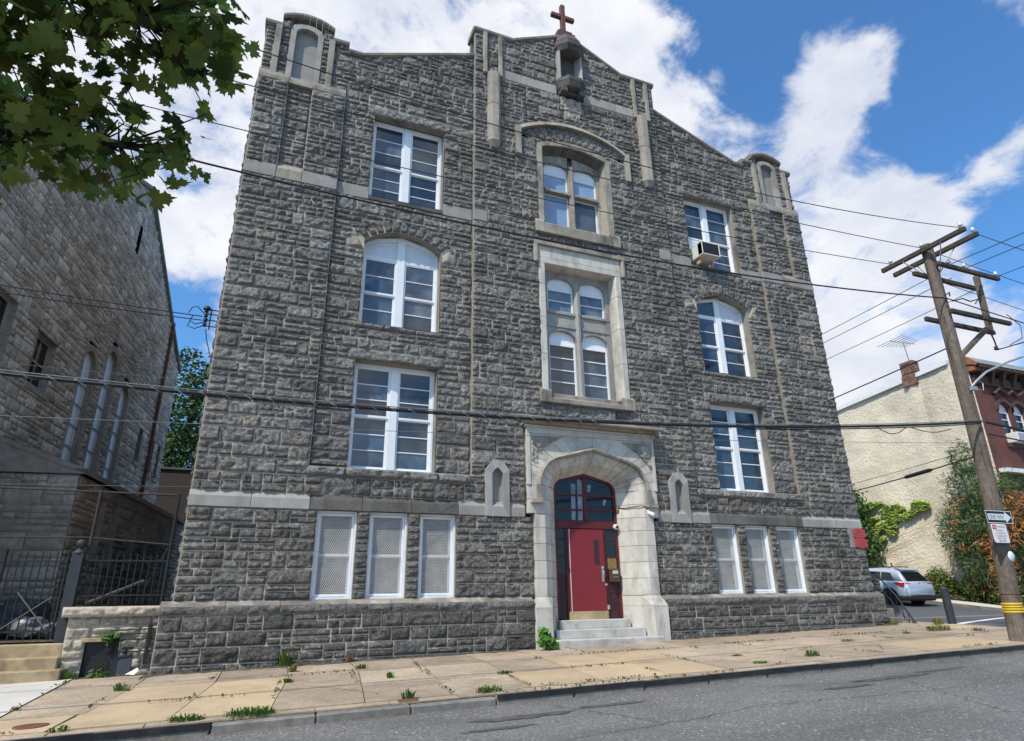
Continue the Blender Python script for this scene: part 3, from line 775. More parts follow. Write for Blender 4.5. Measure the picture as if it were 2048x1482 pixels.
# patched tar on the road
tp = MB(); r_ = random.Random(3)
for cx_, cy_, rx, ry in [(3.6, -6.5, .9, .14), (4.9, -6.35, .6, .09), (3.0, -7.0, .5, .07), (10.2, -6.6, 1.1, .12), (11.6, -6.4, .7, .09), (8.9, -6.9, .6, .1), (16.0, -6.9, 1.2, .12), (14.6, -8.1, .8, .1)]:
    pts = []
    for k in range(26):
        a = 2 * math.pi * k / 26; q = r_.uniform(.55, 1.1)
        x, y = cx_ + rx * q * math.cos(a), cy_ + ry * q * math.sin(a)
        pts.append((x, y, gz(x, y) - .1225))
    tp.poly(pts)
MT['tar'] = mat('tar_stain', (.085, .08, .078), .85, .35, 9, .2, 2, bump=.8, bscale=70, bdist=.01, speck=(.25, .25, .24), speck_scale=48, speck_amt=.4)
tag(tp.build('tar_stains', 'tar'), kind='structure')
# hairline cracks in the paving and the road, gutter grit
ck = MB(); r_ = random.Random(17)
def crack(mb, p, q, n, amp, w, dz):
    prev = None
    pts = []
    for i in range(n + 1):
        t = i / n
        pts.append((p[0] + (q[0] - p[0]) * t + r_.uniform(-amp, amp), p[1] + (q[1] - p[1]) * t + r_.uniform(-amp, amp)))
    for a, b in zip(pts, pts[1:]):
        d = Vector((b[0] - a[0], b[1] - a[1])).normalized(); k = w * r_.uniform(.5, 1.2)
        nx, ny = -d.y * k, d.x * k
        mb.quad((a[0] - nx, a[1] - ny, gz(*a) + dz), (b[0] - nx, b[1] - ny, gz(*b) + dz), (b[0] + nx, b[1] + ny, gz(*b) + dz), (a[0] + nx, a[1] + ny, gz(*a) + dz))
for p, q in [((-2.6, -1.0), (-1.7, -1.6)), ((1.0, -3.0), (2.0, -4.6)), ((2.4, -4.2), (3.2, -4.0)), ((3.6, -1.0), (4.4, -1.6)), ((9.2, -1.0), (10.9, -1.5)), ((10.0, -3.2), (12.2, -2.6)), ((12.6, -4.6), (13.4, -3.8)), ((11.2, -4.2), (12.2, -5.0)), ((13.8, -1.4), (15.6, -2.2)), ((8.9, -4.4), (9.9, -4.2)), ((-1.2, -.9), (.4, -.7)), ((14.2, -3.2), (15.4, -4.8)), ((16.2, -.6), (18, -1.6)), ((5.0, -.8), (5.8, -1.5))]:
    crack(ck, p, q, 12, .035, .008, .0085)
tag(ck.build('pavement_cracks', 'dirt'), kind='structure')
ck = MB()
for p, q in [((1.5, -8.2), (6.8, -7.4)), ((6.8, -7.4), (12.0, -7.9)), ((9.0, -9.2), (10.5, -6.2)), ((12.0, -7.9), (19, -7.2)), ((4.2, -6.0), (4.9, -7.6)), ((14.0, -9.5), (15.5, -6.4))]:
    crack(ck, p, q, 40, .06, .006, -.1235)
tag(ck.build('road_cracks', 'tar'), kind='structure')
gg = MB()
for i in range(1500):
    x = r_.uniform(-3, 17); y = -5.62 - abs(r_.gauss(0, .10)); s_ = r_.uniform(.004, .016); z = gz(x, y) - .128
    gg.add([(x - s_, y - s_, z), (x + s_, y - s_ * .6, z), (x + s_ * .4, y + s_, z), (x, y, z + s_ * .9)], [(0, 1, 3), (1, 2, 3), (2, 0, 3)])
tag(gg.build('gutter_grit', 'soil'), 'grit and dry litter gathered in the gutter along the kerb', 'gutter grit', kind='stuff')
# dirt lodged along the foot of the school wall
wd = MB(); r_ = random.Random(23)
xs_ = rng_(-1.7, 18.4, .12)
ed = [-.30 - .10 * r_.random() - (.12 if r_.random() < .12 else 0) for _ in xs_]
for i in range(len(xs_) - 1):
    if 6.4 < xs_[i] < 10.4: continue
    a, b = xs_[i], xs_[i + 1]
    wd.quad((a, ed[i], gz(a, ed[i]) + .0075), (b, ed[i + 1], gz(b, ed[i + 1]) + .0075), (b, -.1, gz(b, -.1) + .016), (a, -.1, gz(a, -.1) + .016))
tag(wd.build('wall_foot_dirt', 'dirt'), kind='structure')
# ------------------------------------------------------------------ the stone school
CX = 8.4
school = thing('school_building', 'four storey dark grey stone school with gabled parapet and arched red entrance', 'building', (CX, 0, .3))
PAV, BAY1, OUT = 3.5, 7.45, 9.82
YB = .12                                                          # bays lie this far behind piers and pavilion
YP = -.18                                                         # plinth face
U = lambda u: CX + u
def zt_bay(x):
    u = np.abs(x - CX)
    z = np.where(u < 7.05, 18.42 - (u - 3.5) * (18.42 - 17.05) / 3.55, 17.05)
    z = np.where(u > 7.5, 17.28, z)
    return np.where((u > 7.96) & (u < 9.40), 17.60 + .20 * (1 - ((u - 8.68) / .72) ** 2), z)
def zt_pav(x):
    u = np.abs(x - CX)
    return np.where(u > 2.15, 19.50, 19.50 + (2.15 - u) * .49)
wall = Masonry(11, cell=.037, relief=1.0)
lo = front(0.0); bay = front(YB); pl = front(YP)
# openings
WB = [(-5.5, 1), (5.5, 1)]
holes_bay = []
for uc in (-5.5, 5.5):
    x = U(uc)
    holes_bay += [(x - 1.07, x + 1.07, 4.45, 7.24), (x - 1.25, x + 1.25, 7.24, 7.55), (x - 1.07, x + 1.07, 8.28, 10.75), (x - 1.2, x + 1.2, 8.12, 8.28),
                  (x - 1.07, x + 1.07, 12.20, 15.02), (x - 1.28, x + 1.28, 15.02, 15.36), (x - 1.95, x + 1.95, 12.05, 12.43)]
    def arch_hole(za, zb, x=x):
        if za < 10.45 - .01 or za > 11.58: return None
        zm = (za + zb) / 2
        if zm < 10.75: return (x - 1.56, x + 1.56)
        q = 1.80 ** 2 - (zm - 9.60) ** 2
        return (x - math.sqrt(q), x + math.sqrt(q)) if q > 0 else None
    holes_bay.append(arch_hole)
LW = [s * u for u in (6.71, 5.52, 4.32) for s in (-1, 1)]
holes_lo = [(U(u) - .45, U(u) + .45, 1.5, 3.43) for u in LW]
holes_lo += [(U(s * 7.21) - 2.61, U(s * 7.21) + 2.61, 3.43, 3.78) for s in (-1, 1)] + [(U(s * 3.25) - 1.4, U(s * 3.25) + 1.4, 3.43, 3.78) for s in (-1, 1)]
portal_hole = (U(-2.0), U(2.05), .0, 5.8)
niche_lo = [(U(s * 2.8) - .32, U(s * 2.8) + .32, 3.43, 4.72) for s in (-1, 1)]
# lower wall, y = 0
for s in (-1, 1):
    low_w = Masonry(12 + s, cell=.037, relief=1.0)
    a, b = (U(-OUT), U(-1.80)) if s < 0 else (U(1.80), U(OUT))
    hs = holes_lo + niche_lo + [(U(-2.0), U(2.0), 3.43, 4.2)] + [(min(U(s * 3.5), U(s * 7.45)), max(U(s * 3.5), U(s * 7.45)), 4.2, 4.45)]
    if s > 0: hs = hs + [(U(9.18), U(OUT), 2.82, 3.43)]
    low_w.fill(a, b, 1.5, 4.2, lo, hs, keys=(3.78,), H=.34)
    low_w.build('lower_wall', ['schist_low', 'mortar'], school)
# pavilion
def pav_arch(za, zb):                                            # hood and voussoirs over the top window
    zm = (za + zb) / 2
    if za < 14.69: return None
    if zm < 15.5: return (U(-1.36), U(1.36))
    q = 3.42 ** 2 - (zm - 12.864) ** 2
    if q <= 0: return None
    h = min(1.98, math.sqrt(q))
    return (U(-h), U(h))
pav_holes = [portal_hole, (U(-1.42), U(1.42), 6.57, 11.62), (U(-1.5), U(1.5), 12.06, 12.52), (U(-1.36), U(1.36), 12.5, 15.5), pav_arch,
             (U(-.5), U(.5), 17.75, 20.6), (U(-2.5), U(-.5), 17.78, 18.17), (U(.5), U(2.5), 17.78, 18.17)] + niche_lo + \
            [(min(U(s * 3.06), U(s * 3.5)), max(U(s * 3.06), U(s * 3.5)), 12.05, 12.43) for s in (-1, 1)]
wall.fill(U(-PAV), U(PAV), 4.2, 20.6, lo, pav_holes, keys=(15.5, 15.66, 15.82, 16.0, 16.2, 16.45), H=.33, ztop=zt_pav)
# bays and the parapet zone behind the pier caps
for s in (-1, 1):
    a, b = sorted((U(s * PAV), U(s * BAY1)))
    wall.fill(a, b, 4.45, 15.4, bay, holes_bay, keys=(10.45, 10.75, 10.92, 11.08, 11.25, 11.42, 11.58), H=.33)
    a, b = sorted((U(s * PAV), U(s * OUT)))
    panel = tuple(sorted((U(s * 8.24), U(s * 9.16)))) + (15.4, 17.9)
    wall.fill(a, b, 15.4, 18.45, bay, [panel], H=.33, ztop=zt_bay)
    # pier
    a, b = sorted((U(s * BAY1), U(s * OUT)))
    sl = sorted((U(s * 8.38), U(s * 9.03)))
    wall.fill(a, b, 4.2, 15.27, lo, [(a, b, 12.05, 12.43), (sl[0], sl[1], 12.43, 15.27)], H=.33)
    wall.fill(sl[0], sl[1], 12.62, 15.27, bay, H=.3, wmin=.25)
# rock-faced lintels, sills, voussoirs are stones of their own in the same masonry
def piece(seed, gap=.004, relief=.9, cell=.04): return Masonry(seed, cell=cell, gap=gap, relief=relief)
DARK = ['schist', 'mortar']
for uc in (-5.5, 5.5):
    x = U(uc)
    for z0, z1, hw in ((7.24, 7.55, 1.25), (15.02, 15.36, 1.28)):
        l_ = piece(int(x * 7 + z0)); l_.stone([(x - hw, z0), (x + hw, z0), (x + hw, z1), (x - hw, z1)], .05, .75, mp=bay); l_.build('lintel', DARK, school)
    l_ = piece(int(x * 5))
    for p, q in ((-1.2, -.4), (-.4, .45), (.45, 1.2)): l_.stone([(x + p, 8.12), (x + q, 8.12), (x + q, 8.28), (x + p, 8.28)], .05, .55, mp=bay)
    l_.build('window_sill', DARK, school)
    l_ = piece(int(x * 3) + 1, gap=.006)
    for p, q in ((-2.0, -1.12), (-1.12, 1.15), (1.15, 2.0)): l_.stone([(x + p, 4.20), (x + q, 4.20), (x + q, 4.44), (x + p, 4.44)], .09, .72, mp=lo)
    l_.bed(x - 1.97, x + 1.97, 4.2, 4.44, lo, d=0); l_.build('sill_course', DARK, school)
    l_ = piece(int(x * 2) + 9, gap=.012); n = 11                          # arch ring with pale skewbacks
    f = lambda a, r: (x + r * math.sin(a), 9.597 + r * math.cos(a))
    for i in range(n):
        a0 = -R(43) + R(86) * i / n; a1 = -R(43) + R(86) * (i + 1) / n
        l_.stone([f(a0, 1.575), f(a1, 1.575), f(a1, 1.97), f(a0, 1.97)], .05, l_.rng.uniform(.3, .6), mp=bay)
    m_ = [f(-R(46) + R(92) * i / 16, 1.99) for i in range(17)]; m2 = [f(-R(43) + R(86) * i / 16, 1.56) for i in range(17)]
    for i in range(16):
        k = len(l_.MV); l_.MV += [bay(*m2[i], .012), bay(*m2[i + 1], .012), bay(*m_[i + 1], .012), bay(*m_[i], .012)]; l_.MF.append((k, k + 1, k + 2, k + 3))
    l_.build('arch_ring', DARK, school)
    for s in (-1, 1):
        l_ = piece(int(x) + s, gap=.008)
        q = sorted((x + s * 1.08, x + s * 1.55)); pts = [(q[0], 10.46), (q[1], 10.46), (q[1], 11.10), (q[0], 11.10)]
        if s < 0: pts[2] = (x - 1.36, 11.03)
        else: pts[3] = (x + 1.36, 11.03)
        l_.stone(pts, .03, .6, mp=front(YB - .0)); l_.bed(q[0], q[1], 10.46, 11.08, bay, d=.003); l_.build('skewback', ['lime_weather', 'mortar'], school)
l_ = piece(77, gap=.012); nv = 13                                          # voussoirs between hood mould and top window surround
for i in range(nv):
    t0, t1 = -1 + 2 * i / nv, -1 + 2 * (i + 1) / nv
    fo = lambda t: (U(t * 1.96), 12.864 + math.sqrt(3.53 ** 2 - (t * 1.96) ** 2))
    fi = lambda t: (U(t * 1.36), 12.96 + math.sqrt(2.87 ** 2 - (t * 1.36) ** 2))
    l_.stone([fi(t0), fi(t1), fo(t1), fo(t0)], .03, l_.rng.uniform(.3, .6), mp=lo)
    k = len(l_.MV); l_.MV += [lo(*fi(t0), .008), lo(*fi(t1), .008), lo(*fo(t1), .008), lo(*fo(t0), .008)]; l_.MF.append((k, k + 1, k + 2, k + 3))
for s in (-1, 1):
    q = sorted((U(s * 1.37), U(s * 1.97)))
    l_.stone([(q[0], 15.1), (q[1], 15.1), (q[1], 15.74), (q[0], 15.5)] if s < 0 else [(q[0], 15.1), (q[1], 15.1), (q[1], 15.5), (q[0], 15.74)], .03, .5, mp=lo)
    l_.bed(q[0], q[1], 15.1, 15.6, lo)
l_.build('arch_ring', DARK, school)
# plinth
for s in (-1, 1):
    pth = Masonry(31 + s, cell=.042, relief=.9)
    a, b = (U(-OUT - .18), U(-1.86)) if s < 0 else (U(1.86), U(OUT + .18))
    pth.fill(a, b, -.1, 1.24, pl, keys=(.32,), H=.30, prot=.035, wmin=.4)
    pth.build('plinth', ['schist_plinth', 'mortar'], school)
# returns of the corners: left and right side walls (rock faced too)
sideL = plane_map((U(-OUT), 15.0, 0), (0, -1, 0), (-1, 0, 0)); sideR = plane_map((U(OUT), 0, 0), (0, 1, 0), (1, 0, 0))
for mp_ in (sideL, sideR):
    sw = Masonry(41, cell=.12, relief=.9)
    sw.fill(0, 15.0, -.1, 15.3, mp_, H=.36, wmin=.5, wmax=1.0)
    sw.build('side_wall', ['schist', 'mortar'], school)
wall.build('wall', ['schist', 'mortar'], school)
# steps of the masonry planes, parapet backs and the body behind the front
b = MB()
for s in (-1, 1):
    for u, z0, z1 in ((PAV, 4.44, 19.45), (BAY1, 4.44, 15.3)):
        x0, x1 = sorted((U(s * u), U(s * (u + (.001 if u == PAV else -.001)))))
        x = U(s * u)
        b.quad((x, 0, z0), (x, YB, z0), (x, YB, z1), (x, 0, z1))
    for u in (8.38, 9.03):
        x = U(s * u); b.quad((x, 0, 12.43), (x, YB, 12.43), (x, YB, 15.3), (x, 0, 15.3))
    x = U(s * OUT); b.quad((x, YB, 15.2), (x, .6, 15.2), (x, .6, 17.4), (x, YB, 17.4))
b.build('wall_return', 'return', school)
b = MB()
b.box(U(-OUT) + .02, U(OUT) - .02, .62, 14.9, -.1, 15.2)                       # building body
prof = [(-9.8, 15.1)] + [(u, float(zt_bay(np.array([CX + u]))[0])) for u in (-9.8, -7.05, -3.52)] + [(-3.48, 19.5), (-2.15, 19.5), (-.3, 20.4), (.3, 20.4), (2.15, 19.5), (3.48, 19.5)] + [(u, float(zt_bay(np.array([CX + u]))[0])) for u in (3.52, 7.05, 9.8)] + [(9.8, 15.1)]
b.prism([(U(u), z) for u, z in prof][::-1], .42, .60)                           # back of the parapet
b.build('parapet_back', 'roof_grey', school)
# opening reveals behind the stone faces
def reveal(x0, x1, z0, z1, y0, y1, arch=None):
    if arch: pts = [(x0, z0)] + arch + [(x1, z0)]
    else: pts = [(x0, z0), (x0, z1), (x1, z1), (x1, z0)]
    b = MB(); b.strip([(x, y0, z) for x, z in pts], [(x, y1, z) for x, z in pts], closed=True)
    b.build('window_reveal', 'lime_weather', school)
for uc in (-5.5, 5.5):
    x = U(uc)
    reveal(x - 1.07, x + 1.07, 4.45, 7.24, YB - .03, .55)
    reveal(x - 1.07, x + 1.07, 12.2, 15.02, YB - .03, .55)
    reveal(x - 1.07, x + 1.07, 8.28, 0, YB - .03, .55, segarch(x, 1.07, 10.75, 11.17))
for u in LW: reveal(U(u) - .45, U(u) + .45, 1.5, 3.43, -.02, .5)

# ---- smooth stone dressings: belts, caps, copings
b = MB()
def belt(x0, x1, y, z0, z1, proj=.05, slope=.10, joints=1.55, back=.3):
    """a course with a vertical face and a weathered top, cut into blocks"""
    n = max(1, int(round((x1 - x0) / joints)))
    for i in range(n):
        a, c = x0 + (x1 - x0) * i / n + .004, x0 + (x1 - x0) * (i + 1) / n - .004
        b.prism_yz([(y - proj, z0), (y + .1, z0), (y + .1, z1), (y + .0, z1), (y - proj, z1 - slope)], a, c)
def one(name, mt, spans, y, z0, z1, proj, slope, joints):
    global b
    b = MB()
    for u0, u1 in spans: belt(*sorted((U(u0), U(u1))), y, z0, z1, proj, slope, joints)
    b.build(name, mt, school, bevel=.008, tone=True)
for s in (-1, 1):
    for u0, u1 in ((7.35, 9.84), (2.03, 3.82)): one('belt_course', 'lime', [(s * u0, s * u1)], 0, 3.43, 3.78, .05, .12, 1.25)
    for u0, u1 in ((7.45, 8.376), (9.034, 9.83)): one('belt_course', 'lime', [(s * u0, s * u1)], 0, 12.05, 12.43, .045, 0, 2)
    for u0, u1 in ((6.57, 7.44), (3.52, 4.42)): one('belt_course', 'lime', [(s * u0, s * u1)], YB, 12.05, 12.43, .045, 0, 2)
    one('belt_course', 'lime', [(s * 3.06, s * 3.5)], 0, 12.05, 12.43, .045, 0, 2)
    one('belt_course', 'lime', [(s * .52, s * 3.14)], 0, 17.78, 18.15, .03, 0, 1.1)
    sl = sorted((U(s * 8.38), U(s * 9.03)))
    b = MB(); b.prism_yz([(-.045, 12.05), (.1, 12.05), (YB, 12.62), (-.03, 12.36)], sl[0] + .004, sl[1] - .004); b.build('slot_sill', 'lime_weather', school, bevel=.008, tone=True)
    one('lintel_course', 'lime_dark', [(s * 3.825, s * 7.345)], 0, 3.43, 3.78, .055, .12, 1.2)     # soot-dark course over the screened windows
    one('window_sill', 'lime_dark', [(s * 4.42, s * 6.57)], YB, 12.05, 12.2, .06, .05, 3)
    p = sorted((U(s * 7.45), U(s * 9.84)))
    b = MB()
    for a, c in ((p[0], sl[0]), (sl[1], p[1])): belt(a, c, 0, 15.27, 15.56, .03, .16, 2, back=.2)
    b.prism_yz([(-.02, 15.27), (YB, 15.27), (YB, 15.42), (-.02, 15.38)], sl[0] + .003, sl[1] - .003)
    b.build('pier_cap', 'lime_weather', school, bevel=.008, tone=True)
# water table: rock face with sloping top
for s in (-1, 1):
    wtb = Masonry(51 + s, cell=.045, gap=.006, relief=.7); b = MB()
    a, c = (U(-OUT - .20), U(-1.90)) if s < 0 else (U(1.90), U(OUT + .20))
    x = a
    while x < c - .01:
        w = wtb.rng.uniform(.9, 1.5)
        if c - x - w < .6: w = c - x
        wtb.stone([(x, 1.24), (x + w, 1.24), (x + w, 1.41), (x, 1.41)], .02, wtb.rng.uniform(.5, .8), mp=front(YP - .02))
        b.prism_yz([(YP - .025, 1.235), (.1, 1.235), (.1, 1.51), (-.0, 1.51), (YP - .025, 1.413)], x + .003, x + w - .003)
        x += w
    wtb.build('water_table', ['schist_low', 'mortar'], school)
    b.build('water_table_top', 'lime_wt', school, bevel=.006, tone=True)
# copings of the parapet
def cope(pts, y0=-.10, y1=.66, th=.22, ov=.0):
    b = MB()
    for (xa, za), (xb, zb) in zip(pts, pts[1:]):
        n = max(1, int(round(math.hypot(xb - xa, zb - za) / 1.3)))
        for i in range(n):
            t0, t1 = i / n, (i + 1) / n
            p, q = xa + (xb - xa) * t0 + .003, xa + (xb - xa) * t1 - .003
            zp, zq = za + (zb - za) * t0, za + (zb - za) * t1
            ym = y0 + .14
            vs = []
            for x, z in ((p, zp), (q, zq)):
                vs += [(x, y0 + .05, z - .03), (x, y0, z + .04), (x, y0, z + th * .62), (x, ym, z + th), (x, y1 - .1, z + th), (x, y1, z + th * .6), (x, y1, z)]
            m_ = 7
            b.add(vs, [tuple(range(m_ - 1, -1, -1)), tuple(range(m_, 2 * m_))] + [(k, (k + 1) % m_, (k + 1) % m_ + m_, k + m_) for k in range(m_)])
    b.build('parapet_coping', 'coping', school, bevel=.012)
for s in (-1, 1):
    L_ = lambda us: [(U(s * u), z) for u, z in us] if s > 0 else [(U(s * u), z) for u, z in us][::-1]
    cope(L_([(3.5, 18.42), (7.05, 17.05), (7.5, 17.05)]), y0=YB - .1)
    cope(L_([(7.48, 17.28), (7.98, 17.28)]), y0=YB - .12)
    cope(L_([(9.38, 17.28), (9.88, 17.28)]), y0=YB - .12)
    cope(L_([(u, float(17.62 + .22 * (1 - ((u - 8.68) / .74) ** 2))) for u in np.linspace(7.94, 9.42, 9)]), y0=YB - .16, th=.20)
    cope(L_([(2.15, 19.50), (3.56, 19.50)]), y0=-.10)
    cope(L_([(.42, 20.35), (2.15, 19.50)]), y0=-.10)
cope([(U(-.42), 20.38), (U(.42), 20.38)], y0=-.08)

# ---- ribs, pendants and hanging shafts
for s in (-1, 1):
    for u in (7.98, 9.48):
        m = MB(); x = U(s * u); m.prism_xy([(x - .085, YB), (x - .085, YB - .14), (x + .085, YB - .14), (x + .085, YB)], 15.44, 17.30)
        m.build('buttress_rib', 'lime_weather', school, bevel=.01, tone=True)
    for u in (2.62, 3.16):
        m = MB(); x = U(s * u); m.prism_xy([(x - .065, 0), (x - .065, -.13), (x + .065, -.13), (x + .065, 0)], 17.74, 19.50)
        m.build('buttress_rib', 'lime_weather', school, bevel=.01, tone=True)
    m = MB(); x = U(s * 2.86)                                         # hanging half-octagon shaft
    oc = lambda k: [(x - .22 * k, .02), (x - .22 * k, -.12 * k), (x - .11 * k, -.25 * k), (x + .11 * k, -.25 * k), (x + .22 * k, -.12 * k), (x + .22 * k, .02)]
    m.prism_xy(oc(1), 14.98, 16.42); m.prism_xy(oc(1), 16.43, 17.78)
    top = oc(1); bot = oc(.55)
    m.add([(a, c, 14.98) for a, c in top] + [(a, c, 14.78) for a, c in bot], [(i, (i + 1) % 6, (i + 1) % 6 + 6, i + 6) for i in range(6)] + [tuple(range(6, 12))])
    m.add([(a, c, 17.78) for a, c in top] + [(a, min(c + .1, .02), 17.98) for a, c in oc(.6)], [(i, (i + 1) % 6, (i + 1) % 6 + 6, i + 6) for i in range(6)] + [tuple(range(6, 12))])
    m.build('hanging_shaft', 'lime_weather', school, bevel=.008, tone=True)
    # blank arched panel of the pier
    m = MB(); x = U(s * 8.70); h = .46
    outer = [(x - h, 15.40)] + segarch(x, h, 17.48, 17.66, 8) + [(x + h, 15.40)]
    inner = [(x - .31, 15.56)] + arch4(x, .31, 17.30, 17.50, .16, 3) + [(x + .31, 15.56)]
    def ring(mb, o_, i_, yf, yb):
        """front frame between two outlines given with matching ends (resampled), with inner return"""
        def res(P, n):
            d = [0]
            for p, q in zip(P, P[1:]): d.append(d[-1] + math.hypot(q[0] - p[0], q[1] - p[1]))
            out = []
            for k in range(n):
                t = d[-1] * k / (n - 1); j = max(i for i in range(len(d)) if d[i] <= t + 1e-9); j = min(j, len(P) - 2)
                f = (t - d[j]) / (d[j + 1] - d[j] + 1e-12)
                out.append((P[j][0] + (P[j + 1][0] - P[j][0]) * f, P[j][1] + (P[j + 1][1] - P[j][1]) * f))
            return out
        A, B = res(o_, 25), res(i_, 25)
        mb.strip([(x_, yf, z_) for x_, z_ in A], [(x_, yf, z_) for x_, z_ in B])
        mb.strip([(x_, yf, z_) for x_, z_ in B], [(x_, yb, z_) for x_, z_ in B])
        mb.strip([(x_, yf, z_) for x_, z_ in A], [(x_, yf + .2, z_) for x_, z_ in A])
        return A, B
    ring(m, outer, inner, YB - .06, YB + .14)
    m.quad((x - h, YB - .06, 15.40), (x + h, YB - .06, 15.40), (x + .31, YB - .06, 15.56), (x - .31, YB - .06, 15.56))
    m.quad((x - .31, YB - .06, 15.56), (x + .31, YB - .06, 15.56), (x + .31, YB + .12, 15.66), (x - .31, YB + .12, 15.66))
    m.poly([(x - .32, YB + .12, 15.5), (x + .32, YB + .12, 15.5)] + [(p, YB + .12, q) for p, q in arch4(x, .32, 17.30, 17.52, .16, 3)[::-1]])
    m.build('blank_panel', 'lime', school, tone=True)
    # small pointed niche beside the entrance
    m = MB(); x = U(s * 2.8)
    outer = [(x - .32, 3.42), (x - .32, 4.60), (x - .16, 4.82), (x, 4.86), (x + .16, 4.82), (x + .32, 4.60), (x + .32, 3.42)]
    inner = [(x - .15, 3.66), (x - .15, 4.50), (x - .07, 4.61), (x, 4.66), (x + .07, 4.61), (x + .15, 4.50), (x + .15, 3.66)]
    n_ = len(outer)
    m.add([(p, -.10, q) for p, q in outer] + [(p, -.10, q) for p, q in inner], [(i, i + 1, i + 1 + n_, i + n_) for i in range(n_ - 1)])
    m.add([(p, -.10, q) for p, q in outer] + [(p, .05, q) for p, q in outer], [(i, i + 1, i + 1 + n_, i + n_) for i in range(n_ - 1)])
    m.add([(p, -.10, q) for p, q in inner] + [(p, .06, q) for p, q in inner], [(i, i + 1, i + 1 + n_, i + n_) for i in range(n_ - 1)])
    m.poly([(p, .06, q) for p, q in inner])
    m.quad((x - .32, -.10, 3.42), (x + .32, -.10, 3.42), (x + .15, -.10, 3.66), (x - .15, -.10, 3.66))
    m.quad((x - .15, -.10, 3.66), (x + .15, -.10, 3.66), (x + .15, .06, 3.80), (x - .15, .06, 3.80))
    m.quad((x - .32, -.10, 3.42), (x + .32, -.10, 3.42), (x + .32, .0, 3.42), (x - .32, .0, 3.42))
    m.build('wall_niche', 'lime', school, tone=True)
# ---- windows
wrng = random.Random(77)
def pane(mb, x0, x1, z0, z1, y):
    t, s_ = wrng.uniform(-.006, .006), wrng.uniform(-.004, .004)
    mb.quad((x0, y + t, z0), (x1, y - t, z0), (x1, y - t + s_, z1), (x0, y + t + s_, z1))
def sash_light(fr, gl, x0, x1, z0, z1, y, npan, zmeet=None, st=.055, bar=.028):
    """one hung window: upper sash in front, lower sash 3 cm behind, horizontal bars only"""
    zm = (z0 + z1) / 2 if zmeet is None else zmeet
    for a, c, yy, n in ((zm, z1, y, npan), (z0, zm + .03, y + .035, npan)):
        fr.box(x0, x0 + st, yy, yy + .04, a, c); fr.box(x1 - st, x1, yy, yy + .04, a, c)
        fr.box(x0 + st, x1 - st, yy, yy + .04, a, a + st * 1.15); fr.box(x0 + st, x1 - st, yy, yy + .04, c - st, c)
        h = (c - a - st * 2.15) / n
        for k in range(n):
            p, q = a + st * 1.15 + h * k, a + st * 1.15 + h * (k + 1)
            if k: fr.box(x0 + st, x1 - st, yy + .004, yy + .034, p - bar / 2, p + bar / 2)
            pane(gl, x0 + st * .9, x1 - st * .9, p, q, yy + .024)
def sill_drip(fr, x0, x1, y, z): fr.box(x0, x1, y - .05, y + .06, z - .02, z + .05)
def big_window(x, z0, z1, y, npan, name='window', zmeet=None, sign=None):
    fr, gl = MB(), MB()
    a, c = x - 1.07, x + 1.07
    fr.box(a, a + .065, y - .03, y + .1, z0, z1); fr.box(c - .065, c, y - .03, y + .1, z0, z1)
    fr.box(a + .065, c - .065, y - .03, y + .1, z1 - .085, z1); fr.box(a + .065, c - .065, y - .04, y + .1, z0, z0 + .06)
    fr.box(x - .105, x + .105, y - .035, y + .1, z0 + .06, z1 - .085)
    for p, q in ((a + .065, x - .105), (x + .105, c - .065)):
        sash_light(fr, gl, p, q, z0 + .06, z1 - .085, y, npan, zmeet)
    w = fr.build(name, 'white_paint', school, bevel=.006)
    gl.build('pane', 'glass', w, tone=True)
    return w
for uc in (-5.5, 5.5):
    x = U(uc)
    big_window(x, 4.45, 7.24, YB + .27, 3, zmeet=5.82)
    big_window(x, 12.20, 15.02, YB + .26, 3, zmeet=13.43)
    # second floor: head cut to two straight slopes, boarded above the sashes
    y = YB + .28
    fr, gl, bd = MB(), MB(), MB()
    a, c = x - 1.07, x + 1.07
    z0, zs, za = 8.28, 10.86, 11.16
    fr.box(a, a + .065, y - .03, y + .1, z0, zs); fr.box(c - .065, c, y - .03, y + .1, z0, zs)
    fr.box(a + .065, c - .065, y - .04, y + .1, z0, z0 + .06)
    fr.box(x - .11, x + .11, y - .035, y + .1, z0 + .06, za - .07)
    for s in (-1, 1):
        e = x + s * 1.07
        p = [(e, zs - .06), (x, za - .10), (x, za + .02), (e, zs + .06)]
        fr.prism(p if s < 0 else p[::-1], y - .04, y + .1)
        q = sorted((x + s * .11, x + s * 1.005))
        fr.box(q[0], q[1], y - .01, y + .05, 10.36, 10.46)
        zz = lambda t: zs - .05 + (za - .06 - zs) * (1 - abs(t - x) / 1.07)
        pts = [(q[0], y + .02, 10.44), (q[1], y + .02, 10.44), (q[1], y + .02, zz(q[1]) + .02), (q[0], y + .02, zz(q[0]) + .02)]
        (gl if (uc > 0 and s < 0) else bd).poly(pts)
        sash_light(fr, gl, q[0], q[1], z0 + .06, 10.38, y, 2, 9.30)
    w = fr.build('window', 'white_paint', school, bevel=.006)
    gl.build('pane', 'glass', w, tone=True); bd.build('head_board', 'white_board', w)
    # blocking behind the arch so that no daylight shows
    m = MB(); m.box(a - .3, c + .3, .56, .6, 4.2, 15.2); m.build('dark_room', 'iron', school)
